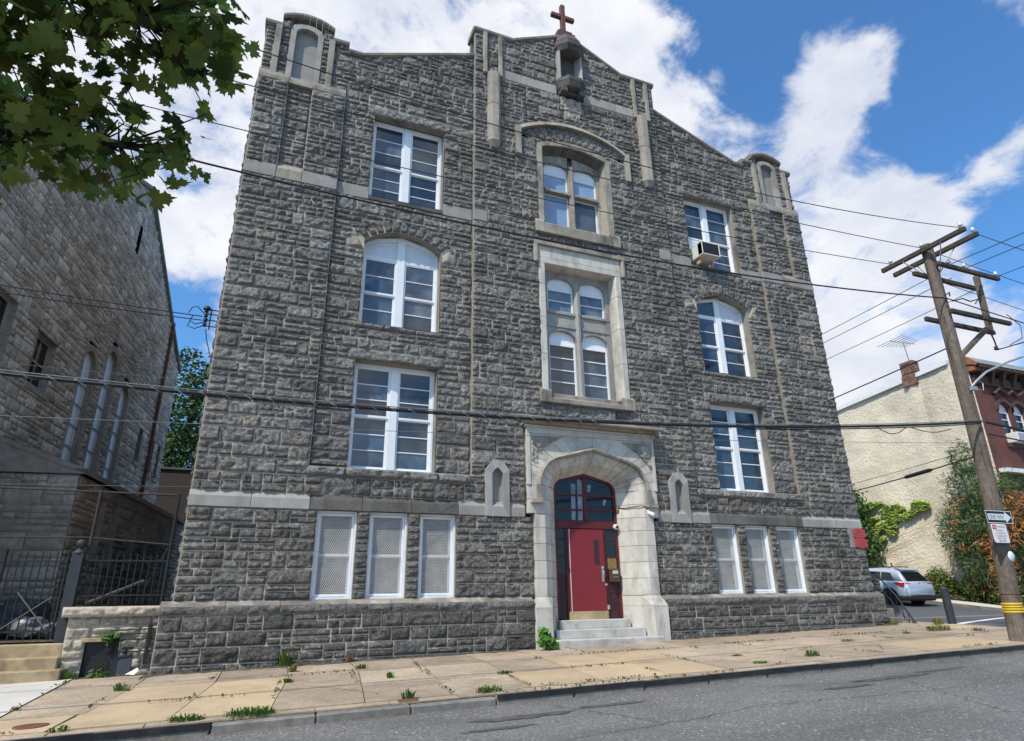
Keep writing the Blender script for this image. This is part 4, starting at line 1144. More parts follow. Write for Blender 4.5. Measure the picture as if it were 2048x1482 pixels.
for u in LW:                                                        # screened ground floor windows
    x = U(u); y = .10
    fr, bd, ms = MB(), MB(), MB()
    a, c, z0, z1 = x - .45, x + .45, 1.50, 3.43
    for p, q, r, t in ((a, a + .045, z0, z1), (c - .045, c, z0, z1), (a + .045, c - .045, z0, z0 + .05), (a + .045, c - .045, z1 - .05, z1)): fr.box(p, q, y - .03, y + .10, r, t)
    ia, ic, iz0, iz1 = a + .05, c - .05, z0 + .06, z1 - .06
    for p, q, r, t in ((ia, ia + .05, iz0, iz1), (ic - .05, ic, iz0, iz1), (ia + .05, ic - .05, iz0, iz0 + .05), (ia + .05, ic - .05, iz1 - .05, iz1)): fr.box(p, q, y + .01, y + .05, r, t)
    fr.box(ia + .05, ic - .05, y + .05, y + .09, 2.42, 2.47)
    bd.quad((a, y + .14, z0), (c, y + .14, z0), (c, y + .14, z1), (a, y + .14, z1))
    fr.box(a + .06, c - .06, y + .10, y + .135, 2.40, 2.48); fr.box(a + .05, a + .13, y + .10, y + .135, z0, z1); fr.box(c - .13, c - .05, y + .10, y + .135, z0, z1)
    p_ = .042; h_ = .072                                           # expanded metal: slim diamonds
    w_, hh = ic - ia, iz1 - iz0
    nd = int(w_ / p_) + int(hh / h_) + 2
    for sgn in (1, -1):
        for k in range(-int(hh / h_) - 2, int(w_ / p_) + 2):
            # line x = ia + k*p + t, z = iz0 + t*h/p
            t0 = max(0, -k * p_); t1 = min(hh * p_ / h_, w_ - k * p_)
            if t1 - t0 < .01: continue
            xa, xb = k * p_ + t0, k * p_ + t1
            za, zb = iz0 + t0 * h_ / p_, iz0 + t1 * h_ / p_
            if sgn < 0: xa, xb = w_ - xa, w_ - xb
            xa += ia; xb += ia
            d = .0052
            ms.add([(xa - d, y + .02, za), (xa + d, y + .02, za), (xb + d, y + .02, zb), (xb - d, y + .02, zb)], [(0, 1, 2, 3)])
    w = fr.build('window', 'white_paint', school, bevel=.004)
    bd.build('glazing', 'screen_board', w); ms.build('security_mesh', 'mesh', w)
m = MB()
for s in (-1, 1):
    q = sorted((U(s * 3.6), U(s * 7.4))); m.box(q[0], q[1], .56, .6, 1.3, 3.6)
m.box(U(-2), U(2), .9, .95, 4.2, 16.4)
m.build('dark_room', 'iron', school)

# ---- the two traceried centre windows
def light_head(mb, x0, x1, zs, za, zt, yf, yb, r=.22):
    """plate above a pointed light; zt(x) gives its top edge"""
    A = ellarch((x0 + x1) / 2, (x1 - x0) / 2, zs, za)
    mb.strip([(p, yf, q) for p, q in A], [(p, yf, zt(p)) for p, q in A])
    mb.strip([(p, yf, q) for p, q in A], [(p, yb, q) for p, q in A])
    A2 = [(p, q + .035) for p, q in A]
    mb.strip([(p, yf - .025, q) for p, q in A], [(p, yf - .025, q) for p, q in A2])
    mb.strip([(p, yf - .025, q) for p, q in A2], [(p, yf, q) for p, q in A2])
    mb.strip([(p, yf - .025, q) for p, q in A], [(p, yf, q) for p, q in A])
YT = .34
# upper window under the hood
m = MB()
so_, si_ = segarch(CX, 1.35, 15.48, 15.80, 16), segarch(CX, 1.18, 15.40, 15.62, 16)
A = [(CX - 1.35, 12.52)] + so_ + [(CX + 1.35, 12.52)]; B = [(CX - 1.18, 12.52)] + si_ + [(CX + 1.18, 12.52)]
yf = -.05
m.strip([(p, yf, q) for p, q in A], [(p, yf, q) for p, q in B])
m.strip([(p, yf, q) for p, q in A], [(p, .1, q) for p, q in A])
B2 = [(CX - 1.08, 12.52)] + segarch(CX, 1.08, 15.26, 15.48, 16) + [(CX + 1.08, 12.52)]
m.strip([(p, yf, q) for p, q in B], [(p, yf + .07, q) for p, q in B])
m.strip([(p, yf + .07, q) for p, q in B], [(p, YT - .04, q) for p, q in B2])
m.build('window_surround', 'lime_weather', school, tone=True)
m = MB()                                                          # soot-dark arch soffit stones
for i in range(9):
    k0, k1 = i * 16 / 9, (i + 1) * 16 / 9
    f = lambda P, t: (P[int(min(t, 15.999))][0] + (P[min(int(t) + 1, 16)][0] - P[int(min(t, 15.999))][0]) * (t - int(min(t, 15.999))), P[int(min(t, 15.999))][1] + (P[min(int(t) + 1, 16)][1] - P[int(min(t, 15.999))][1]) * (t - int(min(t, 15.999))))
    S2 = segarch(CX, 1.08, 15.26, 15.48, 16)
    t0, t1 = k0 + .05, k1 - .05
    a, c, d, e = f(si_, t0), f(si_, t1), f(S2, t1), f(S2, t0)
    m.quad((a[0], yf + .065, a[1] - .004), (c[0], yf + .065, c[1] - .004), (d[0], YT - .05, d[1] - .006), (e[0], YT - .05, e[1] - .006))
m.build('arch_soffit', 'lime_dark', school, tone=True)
m = MB(); PARTS = []
m.box(CX - .09, CX + .09, YT - .1, YT + .1, 12.55, 15.1)
m.prism_xy([(CX - .09, YT), (CX - .03, YT - .16), (CX + .03, YT - .16), (CX + .09, YT)], 12.55, 15.05)
for s in (-1, 1):
    q = sorted((CX + s * .99, CX + s * 1.09)); m.box(q[0], q[1], YT - .06, YT + .1, 12.5, 15.3)
    q = sorted((CX + s * .09, CX + s * .99))
    m.prism_yz([(YT - .14, 13.90), (YT - .14, 13.98), (YT, 14.08), (YT + .1, 14.08), (YT + .1, 13.88)], q[0], q[1])
    seg = segarch(CX, 1.08, 15.26, 15.48, 16); rr = (1.08 ** 2 + .22 ** 2) / .44
    light_head(m, q[0], q[1], 14.82, 15.14, lambda p: 15.48 - rr + math.sqrt(rr * rr - (p - CX) ** 2), YT - .03, YT + .1)
    for z0, z1, top in ((12.60, 13.90, 0), (14.08, 15.0, 1)):
        fr, gl = MB(), MB()
        x0, x1 = q
        fr.box(x0, x0 + .05, YT + .04, YT + .1, z0, z1); fr.box(x1 - .05, x1, YT + .04, YT + .1, z0, z1); fr.box(x0, x1, YT + .04, YT + .1, z0, z0 + .05)
        zt_ = z1 - .3 if top else z1
        fr.box(x0 + .05, x1 - .05, YT + .04, YT + .1, zt_ - .05, zt_)
        pane(gl, x0 + .04, x1 - .04, z0 + .04, zt_ - .03, YT + .07)
        PARTS.append((fr, gl, 'glass' if (not top and s > 0) else 'glass_film'))
        if top: fr.quad((x0 + .02, YT + .06, zt_ - .02), (x1 - .02, YT + .06, zt_ - .02), (x1 - .02, YT + .06, 15.17), (x0 + .02, YT + .06, 15.17))
w = m.build('window', 'lime_weather', school, tone=True)
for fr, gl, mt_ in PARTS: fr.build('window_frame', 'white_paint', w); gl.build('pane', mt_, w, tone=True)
m = MB()
m.prism_yz([(-.14, 12.06), (.12, 12.06), (.12, 12.52), (.30, 12.62), (.30, 12.66), (-.02, 12.50), (-.14, 12.40)], CX - 1.22, CX + 1.22)
for s in (-1, 1):
    q = sorted((CX + s * 1.22, CX + s * 1.50)); m.prism_yz([(-.14, 12.06), (.12, 12.06), (.12, 12.54), (-.06, 12.54), (-.14, 12.44)], q[0] + .003, q[1] - .003)
m.build('window_sill', 'lime_weather', school, bevel=.01, tone=True)
# hood mould
def mould(pts, drop, w=.15, y=-.17, name='hood_mould', mt='lime_weather'):
    m = MB()
    n = len(pts)
    out = []
    for i, (x, z) in enumerate(pts):
        p, q = pts[max(i - 1, 0)], pts[min(i + 1, n - 1)]
        d = Vector((q[0] - p[0], 0, q[1] - p[1])).normalized(); nn = Vector((-d.z, 0, d.x))
        out.append((x + nn.x * w, z + nn.z * w))
    A = [(x, y, z) for x, z in pts]; B = [(x, y + .05, z) for x, z in out]
    m.strip(A, B); m.strip([(x, .05, z) for x, z in pts], A); m.strip(B, [(x, .05, z) for x, z in out])
    for s, (x, z) in ((-1, pts[0]), (1, pts[-1])):
        q = sorted((x - s * .03, x + s * w)); zt = z + .12
        m.box(q[0], q[1], y + .004, .05, z - drop, zt)
    return m.build(name, mt, school, bevel=.01, tone=True)
mould(segarch(CX, 1.97, 15.78, 16.36, 16), 1.0)
# lower centre window, two tiers
m = MB()
yf = -.06
for s in (-1, 1):
    q = sorted((CX + s * 1.22, CX + s * 1.42))
    zz = [6.92, 8.05, 9.2, 10.3, 11.02]
    for z0, z1 in zip(zz, zz[1:]):
        x0, x1 = (CX + s * 1.42, CX + s * 1.24)
        pts = [(x0, .1), (x0, yf), (x1, yf), (CX + s * 1.20, yf + .06), (CX + s * 1.16, YT), (x0, YT)]
        m.prism_xy(pts if s > 0 else pts[::-1], z0 + .003, z1 - .003)
m.box(CX - 1.42, CX + 1.42, yf, .1, 11.20, 11.60)
m.prism_yz([(yf, 11.02), (yf, 11.2), (.1, 11.2), (YT + .05, 11.2), (YT + .05, 10.98), (YT - .02, 10.98)], CX - 1.42, CX + 1.42)
m.build('window_surround', 'lime_portal', school, bevel=.008, tone=True)
m = MB()
m.prism_yz([(-.14, 11.60), (.05, 11.60), (.05, 11.80), (-.02, 11.80), (-.14, 11.72)], CX - 1.58, CX + 1.58)
for s in (-1, 1):
    q = sorted((CX + s * 1.44, CX + s * 1.60)); m.prism_xy([(q[0], .05), (q[0], -.10), (sum(q) / 2 - .02, -.15), (sum(q) / 2 + .02, -.15), (q[1], -.10), (q[1], .05)], 11.0, 11.60)
m.build('label_mould', 'lime_weather', school, bevel=.008, tone=True)
m = MB(); PARTS = []
m.box(CX - .10, CX + .10, YT - .02, YT + .12, 6.92, 10.98)
m.prism_xy([(CX - .1, YT - .0), (CX - .035, YT - .12), (CX + .035, YT - .12), (CX + .1, YT)], 6.92, 10.75)
m.box(CX - 1.18, CX + 1.18, YT + .0, YT + .12, 9.12, 9.62); 
for s in (-1, 1):
    q = sorted((CX + s * .13, CX + s * 1.0))
    for z0, z1 in ((9.12, 9.19), (9.56, 9.64)): m.box(q[0] - .02, q[1] + .1, YT - .05, YT + .05, z0, z1)
    e = sorted((CX + s * 1.0, CX + s * 1.18)); m.box(e[0], e[1], YT - .03, YT + .12, 6.92, 10.98)
    q = sorted((CX + s * .10, CX + s * 1.0))
    light_head(m, q[0], q[1], 10.50, 10.80, lambda p: 10.98, YT - .02, YT + .12)
    light_head(m, q[0], q[1], 8.70, 9.02, lambda p: 9.13, YT - .02, YT + .12)
    for z0, zt_, za, npn in ((9.64, 10.42, 10.82, 2), (6.96, 8.60, 9.03, 4)):
        x0, x1 = q; yy = YT + .05; fr, gl = MB(), MB(); PARTS.append((fr, gl))
        fr.box(x0, x0 + .055, yy, yy + .06, z0, zt_); fr.box(x1 - .055, x1, yy, yy + .06, z0, zt_)
        fr.box(x0 + .055, x1 - .055, yy, yy + .06, z0, z0 + .06); fr.box(x0 + .055, x1 - .055, yy - .01, yy + .06, zt_ - .06, zt_)
        fr.quad((x0, yy + .02, zt_ - .01), (x1, yy + .02, zt_ - .01), (x1, yy + .02, za), (x0, yy + .02, za))
        h = (zt_ - z0 - .12) / npn
        for k in range(npn):
            p = z0 + .06 + h * k
            if k: fr.box(x0 + .055, x1 - .055, yy + .01, yy + .05, p - .016, p + .016)
            pane(gl, x0 + .04, x1 - .04, p, p + h, yy + .035)
w = m.build('window', 'lime', school, tone=True)
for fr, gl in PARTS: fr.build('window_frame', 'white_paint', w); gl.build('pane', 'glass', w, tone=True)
m = MB()
m.prism_yz([(-.16, 6.57), (.1, 6.57), (.1, 6.92), (YT + .1, 6.98), (YT + .1, 6.92), (YT, 6.94), (-.02, 6.74), (-.16, 6.70)], CX - 1.18, CX + 1.18)
for s in (-1, 1):
    q = sorted((CX + s * 1.18, CX + s * 1.52)); m.prism_yz([(-.16, 6.57), (.1, 6.57), (.1, 6.98), (-.06, 6.98), (-.16, 6.90)], q[0] + .003, q[1] - .003)
m.build('window_sill', 'lime_weather', school, bevel=.01, tone=True)

# ---- canopied niche on the gable
m = MB()
oct_ = lambda w, d: [(CX - w, .05), (CX - w, -d * .45), (CX - w * .45, -d), (CX + w * .45, -d), (CX + w, -d * .45), (CX + w, .05)]
def frust(mb, a, za, b_, zb):
    mb.add([(p, q, za) for p, q in a] + [(p, q, zb) for p, q in b_], [(i, (i + 1) % 6, (i + 1) % 6 + 6, i + 6) for i in range(6)] + [tuple(range(5, -1, -1)), tuple(range(6, 12))])
frust(m, oct_(.46, .40), 19.62, oct_(.54, .50), 19.80); frust(m, oct_(.54, .50), 19.80, oct_(.54, .50), 20.02); frust(m, oct_(.54, .50), 20.02, oct_(.40, .30), 20.42); frust(m, oct_(.34, .24), 20.42, oct_(.24, .12), 20.60)
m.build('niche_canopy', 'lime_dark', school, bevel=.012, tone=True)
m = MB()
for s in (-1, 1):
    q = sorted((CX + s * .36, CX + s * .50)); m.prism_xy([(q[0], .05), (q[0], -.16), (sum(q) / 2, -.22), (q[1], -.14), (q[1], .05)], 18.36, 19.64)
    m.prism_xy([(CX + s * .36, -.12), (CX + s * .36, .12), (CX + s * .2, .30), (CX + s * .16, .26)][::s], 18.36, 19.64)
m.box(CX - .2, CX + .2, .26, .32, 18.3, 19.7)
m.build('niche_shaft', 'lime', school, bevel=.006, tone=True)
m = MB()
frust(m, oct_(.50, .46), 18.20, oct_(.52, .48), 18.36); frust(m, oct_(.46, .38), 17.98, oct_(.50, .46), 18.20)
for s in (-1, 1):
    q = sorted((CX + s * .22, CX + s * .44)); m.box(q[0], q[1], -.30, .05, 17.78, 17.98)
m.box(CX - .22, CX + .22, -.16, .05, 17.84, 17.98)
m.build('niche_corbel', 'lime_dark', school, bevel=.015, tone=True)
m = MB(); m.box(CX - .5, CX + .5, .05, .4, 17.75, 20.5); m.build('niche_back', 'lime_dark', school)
cv = Masonry(61, cell=.03, gap=.002, relief=1.0)
cv.stone([(CX - .45, 17.15), (CX + .45, 17.15), (CX + .4, 17.75), (CX - .4, 17.75)], .05, .9, mp=lo)
cv.stone([(CX - .2, 16.75), (CX + .25, 16.75), (CX + .4, 17.15), (CX - .3, 17.15)], .04, .8, mp=lo)
cv.build('carved_block', ['lime_weather', 'mortar'], school)

# ---- entrance portal
m = MB(); j = MB()
YF = -.14
def course(z0, z1, wo, s, yf=YF):
    pts = [(CX + s * wo, .2), (CX + s * wo, yf), (CX + s * 1.52, yf), (CX + s * 1.42, yf + .07), (CX + s * 1.30, .0), (CX + s * 1.26, .06), (CX + s * .98, .42), (CX + s * .98, .62), (CX + s * wo, .62)]
    m.prism_xy(pts if s > 0 else pts[::-1], z0 + .004, z1 - .004)
zs_ = [1.50, 1.93, 2.35, 2.77, 3.17, 3.52]
for s in (-1, 1):
    for z0, z1 in zip(zs_, zs_[1:]): course(z0, z1, 1.80, s)
    course(3.52, 3.88, 1.98, s); course(3.88, 4.25, 1.98, s)
    # plinth block of the jamb, weathered at the top
    pts = [(CX + s * 1.90, .2), (CX + s * 1.90, YF - .16), (CX + s * 1.46, YF - .16), (CX + s * 1.30, .0), (CX + s * .98, .42), (CX + s * .98, .62), (CX + s * 1.90, .62)]
    m.prism_xy(pts if s > 0 else pts[::-1], -.1, 1.24)
    up = [(CX + s * 1.80, .2), (CX + s * 1.80, YF - .005), (CX + s * 1.52, YF - .005), (CX + s * 1.30, .03), (CX + s * .98, .44), (CX + s * .98, .62), (CX + s * 1.80, .62)]
    vs = [(p, q, 1.245) for p, q in pts] + [(p, q, 1.50) for p, q in up]
    m.add(vs, [(i, (i + 1) % 7, (i + 1) % 7 + 7, i + 7) for i in range(7)] + [tuple(range(7, 14))])
NA = 9
c0 = arch4(CX, 1.74, 4.25, 5.38, .84, NA); c1 = arch4(CX, 1.52, 4.25, 5.18, .70, NA); c2 = arch4(CX, 1.42, 4.25, 5.09, .64, NA); c3 = arch4(CX, .98, 4.25, 4.75, .32, NA)
c25 = arch4(CX, 1.28, 4.25, 4.97, .54, NA)
y3 = lambda P, y: [(p, y, q) for p, q in P]
m.strip(y3(c0, YF), y3(c1, YF)); m.strip(y3(c1, YF), y3(c2, YF + .07)); m.strip(y3(c2, YF + .07), y3(c25, .0)); m.strip(y3(c25, .0), y3(c3, .42)); m.strip(y3(c3, .42), y3(c3, .62))
bd_ = []
for p, q in c0:                                                   # face plate out to the square frame
    dx, dz = p - CX, q - 4.24
    t = min(1.98 / abs(dx) if abs(dx) > 1e-6 else 1e9, (5.80 - 4.24) / dz if dz > 1e-6 else 1e9)
    bd_.append((CX + dx * t, 4.24 + dz * t))
m.strip(y3(c0, YF), y3(bd_, YF))
for s in (-1, 1):
    c_ = min(range(len(bd_)), key=lambda i: abs(bd_[i][0] - (CX + s * 1.98)) + abs(bd_[i][1] - 5.8))
    i = c_
    for a, b2 in ((i - 1, i), (i, i + 1)):
        if 0 <= a and b2 < len(bd_):
            A, B = bd_[a], bd_[b2]
            if abs(A[0] - B[0]) > 1e-4 and abs(A[1] - B[1]) > 1e-4: m.poly([(A[0], YF, A[1]), (B[0], YF, B[1]), (CX + s * 1.98, YF, 5.8)])
    q = sorted((CX + s * 1.98, CX + s * 1.975)); m.quad((CX + s * 1.98, YF, 4.25), (CX + s * 1.98, .2, 4.25), (CX + s * 1.98, .2, 5.8), (CX + s * 1.98, YF, 5.8))
    q = sorted((CX + s * 1.90, CX + s * 2.0)); m.box(q[0], q[1], YF - .03, YF + .05, 4.25, 5.64)
m.box(CX - 2.0, CX + 2.0, YF - .03, YF + .05, 5.64, 5.80)
m.box(CX - 2.05, CX + 2.05, YF - .07, YF + .05, 5.80, 5.86)
for k in range(2, len(c0) - 2, 2):                                # voussoir joints
    for A, ya, B, yb in ((bd_, YF - .002, c0, YF - .002), (c0, YF - .002, c1, YF - .002), (c1, YF - .002, c2, YF + .068), (c2, YF + .067, c25, -.003), (c25, -.003, c3, .417)):
        a, b2 = A[k], B[k]
        if A is bd_:
            L_ = math.hypot(a[0] - b2[0], a[1] - b2[1]); f = min(1, .34 / L_); a = (b2[0] + (a[0] - b2[0]) * f, b2[1] + (a[1] - b2[1]) * f)
        d = Vector((b2[0] - a[0], 0, b2[1] - a[1])).normalized(); nn = Vector((-d.z, 0, d.x)) * .0045
        j.quad((a[0] - nn.x, ya - .001, a[1] - nn.z), (a[0] + nn.x, ya - .001, a[1] + nn.z), (b2[0] + nn.x, yb - .001, b2[1] + nn.z), (b2[0] - nn.x, yb - .001, b2[1] - nn.z))
por = m.build('portal', 'lime_portal', school, bevel=.006, tone=True)
j.build('masonry_joint', 'joint', por)
m = MB()
for s in (-1, 1): m.box(*sorted((CX + s * 1.34, CX + s * 1.74)), .1, .6, -.1, 4.3)
m.build('joint_bed', 'joint', por)
# hood mould of the arch with its turned-out stops
m = MB()
h0, h1, hm = arch4(CX, 1.74, 4.25, 5.38, .84, NA), arch4(CX, 1.60, 4.25, 5.25, .75, NA), arch4(CX, 1.67, 4.25, 5.315, .795, NA)
m.strip(y3(h0, YF - .03), y3(hm, YF - .12)); m.strip(y3(hm, YF - .12), y3(h1, YF - .10)); m.strip(y3(h1, YF - .10), y3(h1, YF + .02)); m.strip(y3(h0, YF - .03), y3(h0, YF + .02))
for s in (-1, 1):
    q = sorted((CX + s * 1.60, CX + s * 1.74)); m.box(q[0], q[1], YF - .105, YF + .02, 3.84, 4.26)
    q = sorted((CX + s * 1.58, CX + s * 1.92)); m.box(q[0], q[1], YF - .13, YF + .02, 3.78, 3.86)
m.build('hood_mould', 'lime_weather', school, bevel=.006, tone=True)
# carved spandrels
for s in (-1, 1):
    cv = Masonry(71 + s, cell=.02, gap=.001, relief=1.1)
    cor = [(.92, 5.585), (1.86, 5.585), (1.86, 4.86), (1.42, 5.33)]
    pts = [(CX + s * p, q) for p, q in cor]
    if s > 0: pts = [pts[3], pts[2], pts[1], pts[0]]
    else: pts = [pts[2], pts[3], pts[0], pts[1]]
    cv.stone(pts, .012, .4, mp=front(YF))
    cv.build('carved_spandrel', ['lime_weather', 'joint'], por)
    m = MB(); x = CX + s * 1.66; z = 5.40                           # shield
    sh = [(x - .12, z + .12), (x - .12, z - .02), (x - .06, z - .11), (x, z - .16), (x + .06, z - .11), (x + .12, z - .02), (x + .12, z + .12)]
    m.prism(sh, YF - .065, YF)
    if s < 0: m.box(x - .012, x + .012, YF - .082, YF - .06, z - .11, z + .10); m.box(x - .08, x + .08, YF - .082, YF - .06, z + .01, z + .035)
    m.build('carved_shield', 'lime', por, bevel=.006, tone=True)
    m = MB()
    for k in range(6):
        t = k / 5; p = CX + s * (1.80 - .75 * t); m.tube([(CX + s * (1.84 - .86 * t), YF - .04, 4.92 + .70 * t ** .6), (CX + s * (1.74 - .76 * t), YF - .06, 4.99 + .60 * t ** .6)], .012, 5)
    m.build('carved_leaf', 'lime', por, tone=True)
m = MB()                                                          # canopy: cornice and sloping stone roof
m.prism_yz([(YF - .02, 5.86), (.1, 5.86), (.1, 6.0), (YF - .20, 6.0), (YF - .18, 5.93)], CX - 2.10, CX + 2.10)
m.build('cornice', 'lime_weather', school, bevel=.008, tone=True)
m = MB()
for a, c in ((-2.17, -.7), (-.694, .75), (.756, 2.17)):
    m.prism_yz([(YF - .32, 5.92), (YF - .10, 6.0), (.1, 6.0), (.1, 6.20), (.02, 6.20), (YF - .34, 5.98)], CX + a, CX + c)
m.build('canopy', 'coping', school, bevel=.01)
# steps
for (u0, u1, yf, z0, z1) in ((-1.55, 1.55, -.52, -.1, .51), (-1.28, 1.28, -.12, .505, .715), (-1.03, 1.03, .20, .71, .925)):
    m = MB(); m.box(U(u0), U(u1), yf, 1.2, z0, z1); m.build('doorstep', 'step', school, bevel=.018, seg=2)
# doors and fanlight
YD = .46
m = MB()
fl = arch4(CX, .98, 4.25, 4.75, .32, NA); fi = arch4(CX, .90, 4.25, 4.66, .28, NA)
m.strip(y3(fl, YD), y3(fi, YD)); m.strip(y3(fi, YD), y3(fi, YD + .06))
for s in (-1, 1):
    q = sorted((CX + s * .90, CX + s * .98)); m.box(q[0], q[1], YD, YD + .08, .95, 4.25)
m.box(CX - .90, CX + .90, YD - .01, YD + .08, 3.24, 3.44)
m.box(CX - .045, CX + .045, YD, YD + .06, 3.44, 4.67)
for z in (3.74, 4.14): 
    for s in (-1, 1): m.box(*sorted((CX + s * .045, CX + s * .90)), YD + .004, YD + .055, z - .022, z + .022)
tr = m.build('transom_window', 'red_frame', school, bevel=.005)
m = MB(); m.poly([(CX - .92, YD + .045, 3.40), (CX + .92, YD + .045, 3.40)] + [(p, YD + .045, q) for p, q in arch4(CX, .92, 4.25, 4.68, .30, NA)[::-1]])
m.build('pane', 'glass_dark', tr)
m = MB()
for a, c, z0, z1 in ((-.42, -.30, 3.46, 4.46), (-.22, -.07, 3.46, 4.58), (.58, .66, 3.9, 4.05), (.1, .2, 4.25, 4.45)): m.quad((CX + a, YD + .042, z0), (CX + c, YD + .042, z0), (CX + c + .04, YD + .042, z1), (CX + a + .02, YD + .042, z1))
MT['curtain'] = mat('dim_curtain', (.20, .25, .30), .4, .3, 6, .3, 2)
m.build('curtain', 'curtain', tr)
m = MB()
DX0, DX1, DZ0, DZ1 = CX - .60, CX + .51, 1.13, 3.22
m.box(DX0, DX1, YD + .0, YD + .05, DZ0, DZ1)
door = m.build('front_door', 'red_door', school, bevel=.004)
m = MB(); vx0, vx1 = DX1 - .30, DX1 - .19
m.box(vx0, vx1, YD - .006, YD + .002, 2.34, 2.93); door_v = m.build('vision_panel', 'glass_dark', door)
m = MB()
for p, q, r, t in ((vx0 - .02, vx0, 2.32, 2.95), (vx1, vx1 + .02, 2.32, 2.95), (vx0, vx1, 2.93, 2.95), (vx0, vx1, 2.32, 2.34), (vx0, vx1, 2.62, 2.64)): m.box(p, q, YD - .014, YD + .002, r, t)
m.build('vision_frame', 'red_frame', door)
m = MB(); m.box(DX1 - .115, DX1 - .05, YD - .012, YD, 1.86, 2.26); m.tube([(DX1 - .08, YD - .01, 2.14), (DX1 - .08, YD - .06, 2.13), (DX1 - .08, YD - .06, 1.98), (DX1 - .08, YD - .01, 1.96)], .012, 8)
m.lathe((DX1 - .08, YD - .03, 2.20), [(.0, -.0), (.022, 0), (.022, .02)], 12, 'y'); m.build('door_handle', 'galv', door)
m = MB(); m.box(DX1 - .035, DX1 + .03, YD - .012, YD + .0, 1.76, 1.81); m.box(DX1 - .0, DX1 + .06, YD - .02, YD + .01, 1.16, 1.27); m.build('hinge_plate', 'wood_block', door)
m = MB(); m.box(DX0 + .045, DX0 + .062, YD - .008, YD + .001, DZ0, DZ1); m.build('edge_strip', 'ac_white', door)
m = MB(); m.box(DX0 - .03, DX1 + .02, YD - .01, YD + .06, .92, 1.125); m.build('threshold', 'step_tan', school, bevel=.004)
m = MB()
m.box(CX - .90, DX0 - .012, YD + .03, YD + .06, .95, 3.24); m.box(DX1 + .012, CX + .90, YD + .03, YD + .06, .95, 3.24)
m.box(DX0 - .07, DX0 - .012, YD - .0, YD + .05, .95, 3.24); m.box(DX1 + .012, DX1 + .07, YD + .0, YD + .05, .95, 3.24)
for z in (1.6, 2.05, 2.5, 2.95): m.box(CX - .90, DX0 - .07, YD + .015, YD + .04, z - .03, z + .03); m.box(DX1 + .07, CX + .90, YD + .015, YD + .04, z - .03, z + .03)
sl = m.build('side_panel', 'maroon', school, bevel=.003)
m = MB()
for z0, z1 in ((2.08, 2.47), (2.53, 2.92), (2.98, 3.22)): m.box(CX - .89, DX0 - .08, YD + .024, YD + .032, z0, z1); m.box(DX1 + .08, CX + .89, YD + .024, YD + .032, z0, z1)
m.build('pane', 'glass_dark', sl)
m = MB(); m.box(DX1 + .09, CX + .86, YD - .02, YD + .03, 2.16, 2.46); m.build('board_patch', 'rust_board', sl)
m = MB(); m.box(CX - 1.1, CX + 1.1, .63, .68, .5, 4.9); m.build('dark_room', 'iron', school)

# ---- things fixed to the school
o = thing('rooftop_cross', 'rusty red steel cross on a stepped base at the gable top', 'cross', (CX, .2, 20.55))
m = MB(); m.box(CX - .36, CX + .36, -.02, .48, 20.55, 20.86); m.box(CX - .27, CX + .27, .03, .42, 20.86, 21.0); m.build('base', 'rust_cross', o, bevel=.015)
m = MB(); m.box(CX - .085, CX + .085, .15, .31, 21.0, 22.42); m.build('upright', 'rust_cross', o, bevel=.012)
m = MB(); m.box(CX - .47, CX + .47, .155, .305, 21.76, 21.92); m.build('crossbar', 'rust_cross', o, bevel=.012)
o = thing('air_conditioner', 'cream boxed air conditioner jutting from the upper right window', 'air conditioner', (13.45, -.1, 12.35))
m = MB(); x0, x1, y0, y1, z0, z1 = 13.02, 13.78, -.32, .40, 12.42, 12.92
e = .035
for a, b2, c, d in ((x0, x1, z1 - e, z1), (x0, x1, z0, z0 + e), (x0, x0 + e, z0 + e, z1 - e), (x1 - e, x1, z0 + e, z1 - e)): m.box(a, b2, y0, y1, c, d)
m.box(x0, x0 + .012, y0 + .01, y0 + .22, z0 + e, z1 - e); m.build('casing', 'ac_white', o, bevel=.006)
m = MB(); m.box(x0 + e, x1 - e, y0 + .03, y1, z0 + e, z1 - e)
for k in range(16): m.box(x0 + e, x1 - e, y0 + .015, y0 + .03, z0 + e + .004 + k * .027, z0 + e + .012 + k * .027)
m.build('grille', 'ac_grille', o)
m = MB(); m.box(x0 + .012, x0 + .03, y0 + .25, y1 - .06, z0 + .06, z1 - .06); m.build('side_vent', 'rust', o)
m = MB(); m.box(x0 + .07, x0 + .15, -.05, .12, 12.22, 12.425); m.box(x1 - .12, x1 - .06, .0, .1, 12.22, 12.425); m.build('support_block', 'wood_block', o)
m = MB(); m.box(12.87, 13.85, YB + .24, YB + .26, 12.93, 13.38); 
for k in range(9): m.box(12.9, 13.82, YB + .225, YB + .24, 12.96 + k * .045, 12.98 + k * .045)
m.build('filler_panel', 'white_paint', o)
o = thing('mailbox', 'brown metal mailbox numbered 3526 on the panel right of the red door', 'mailbox', (CX + .74, .4, 1.85))
m = MB(); m.box(CX + .60, CX + .87, .32, .46, 1.85, 2.14); m.prism_yz([(.30, 2.14), (.46, 2.14), (.46, 2.20), (.42, 2.20)], CX + .59, CX + .88); m.build('body', 'brown_box', o, bevel=.008)
m = MB(); m.box(CX + .655, CX + .815, .312, .322, 2.06, 2.135); m.build('number_plate', 'sign_white', o)
m = MB(); text_mesh(m, '3526', .062, (CX + .735, .310, 2.097)); m.build('number', 'sign_black', o)
m = MB(); m.tube([(CX + .66, .318, 1.98), (CX + .70, .308, 1.965), (CX + .77, .308, 1.965), (CX + .82, .318, 1.98)], .008, 6); m.build('flap', 'galv', o)
o = thing('security_camera', 'white dome camera at the corner of the red transom', 'security camera', (CX + .90, .36, 3.28))
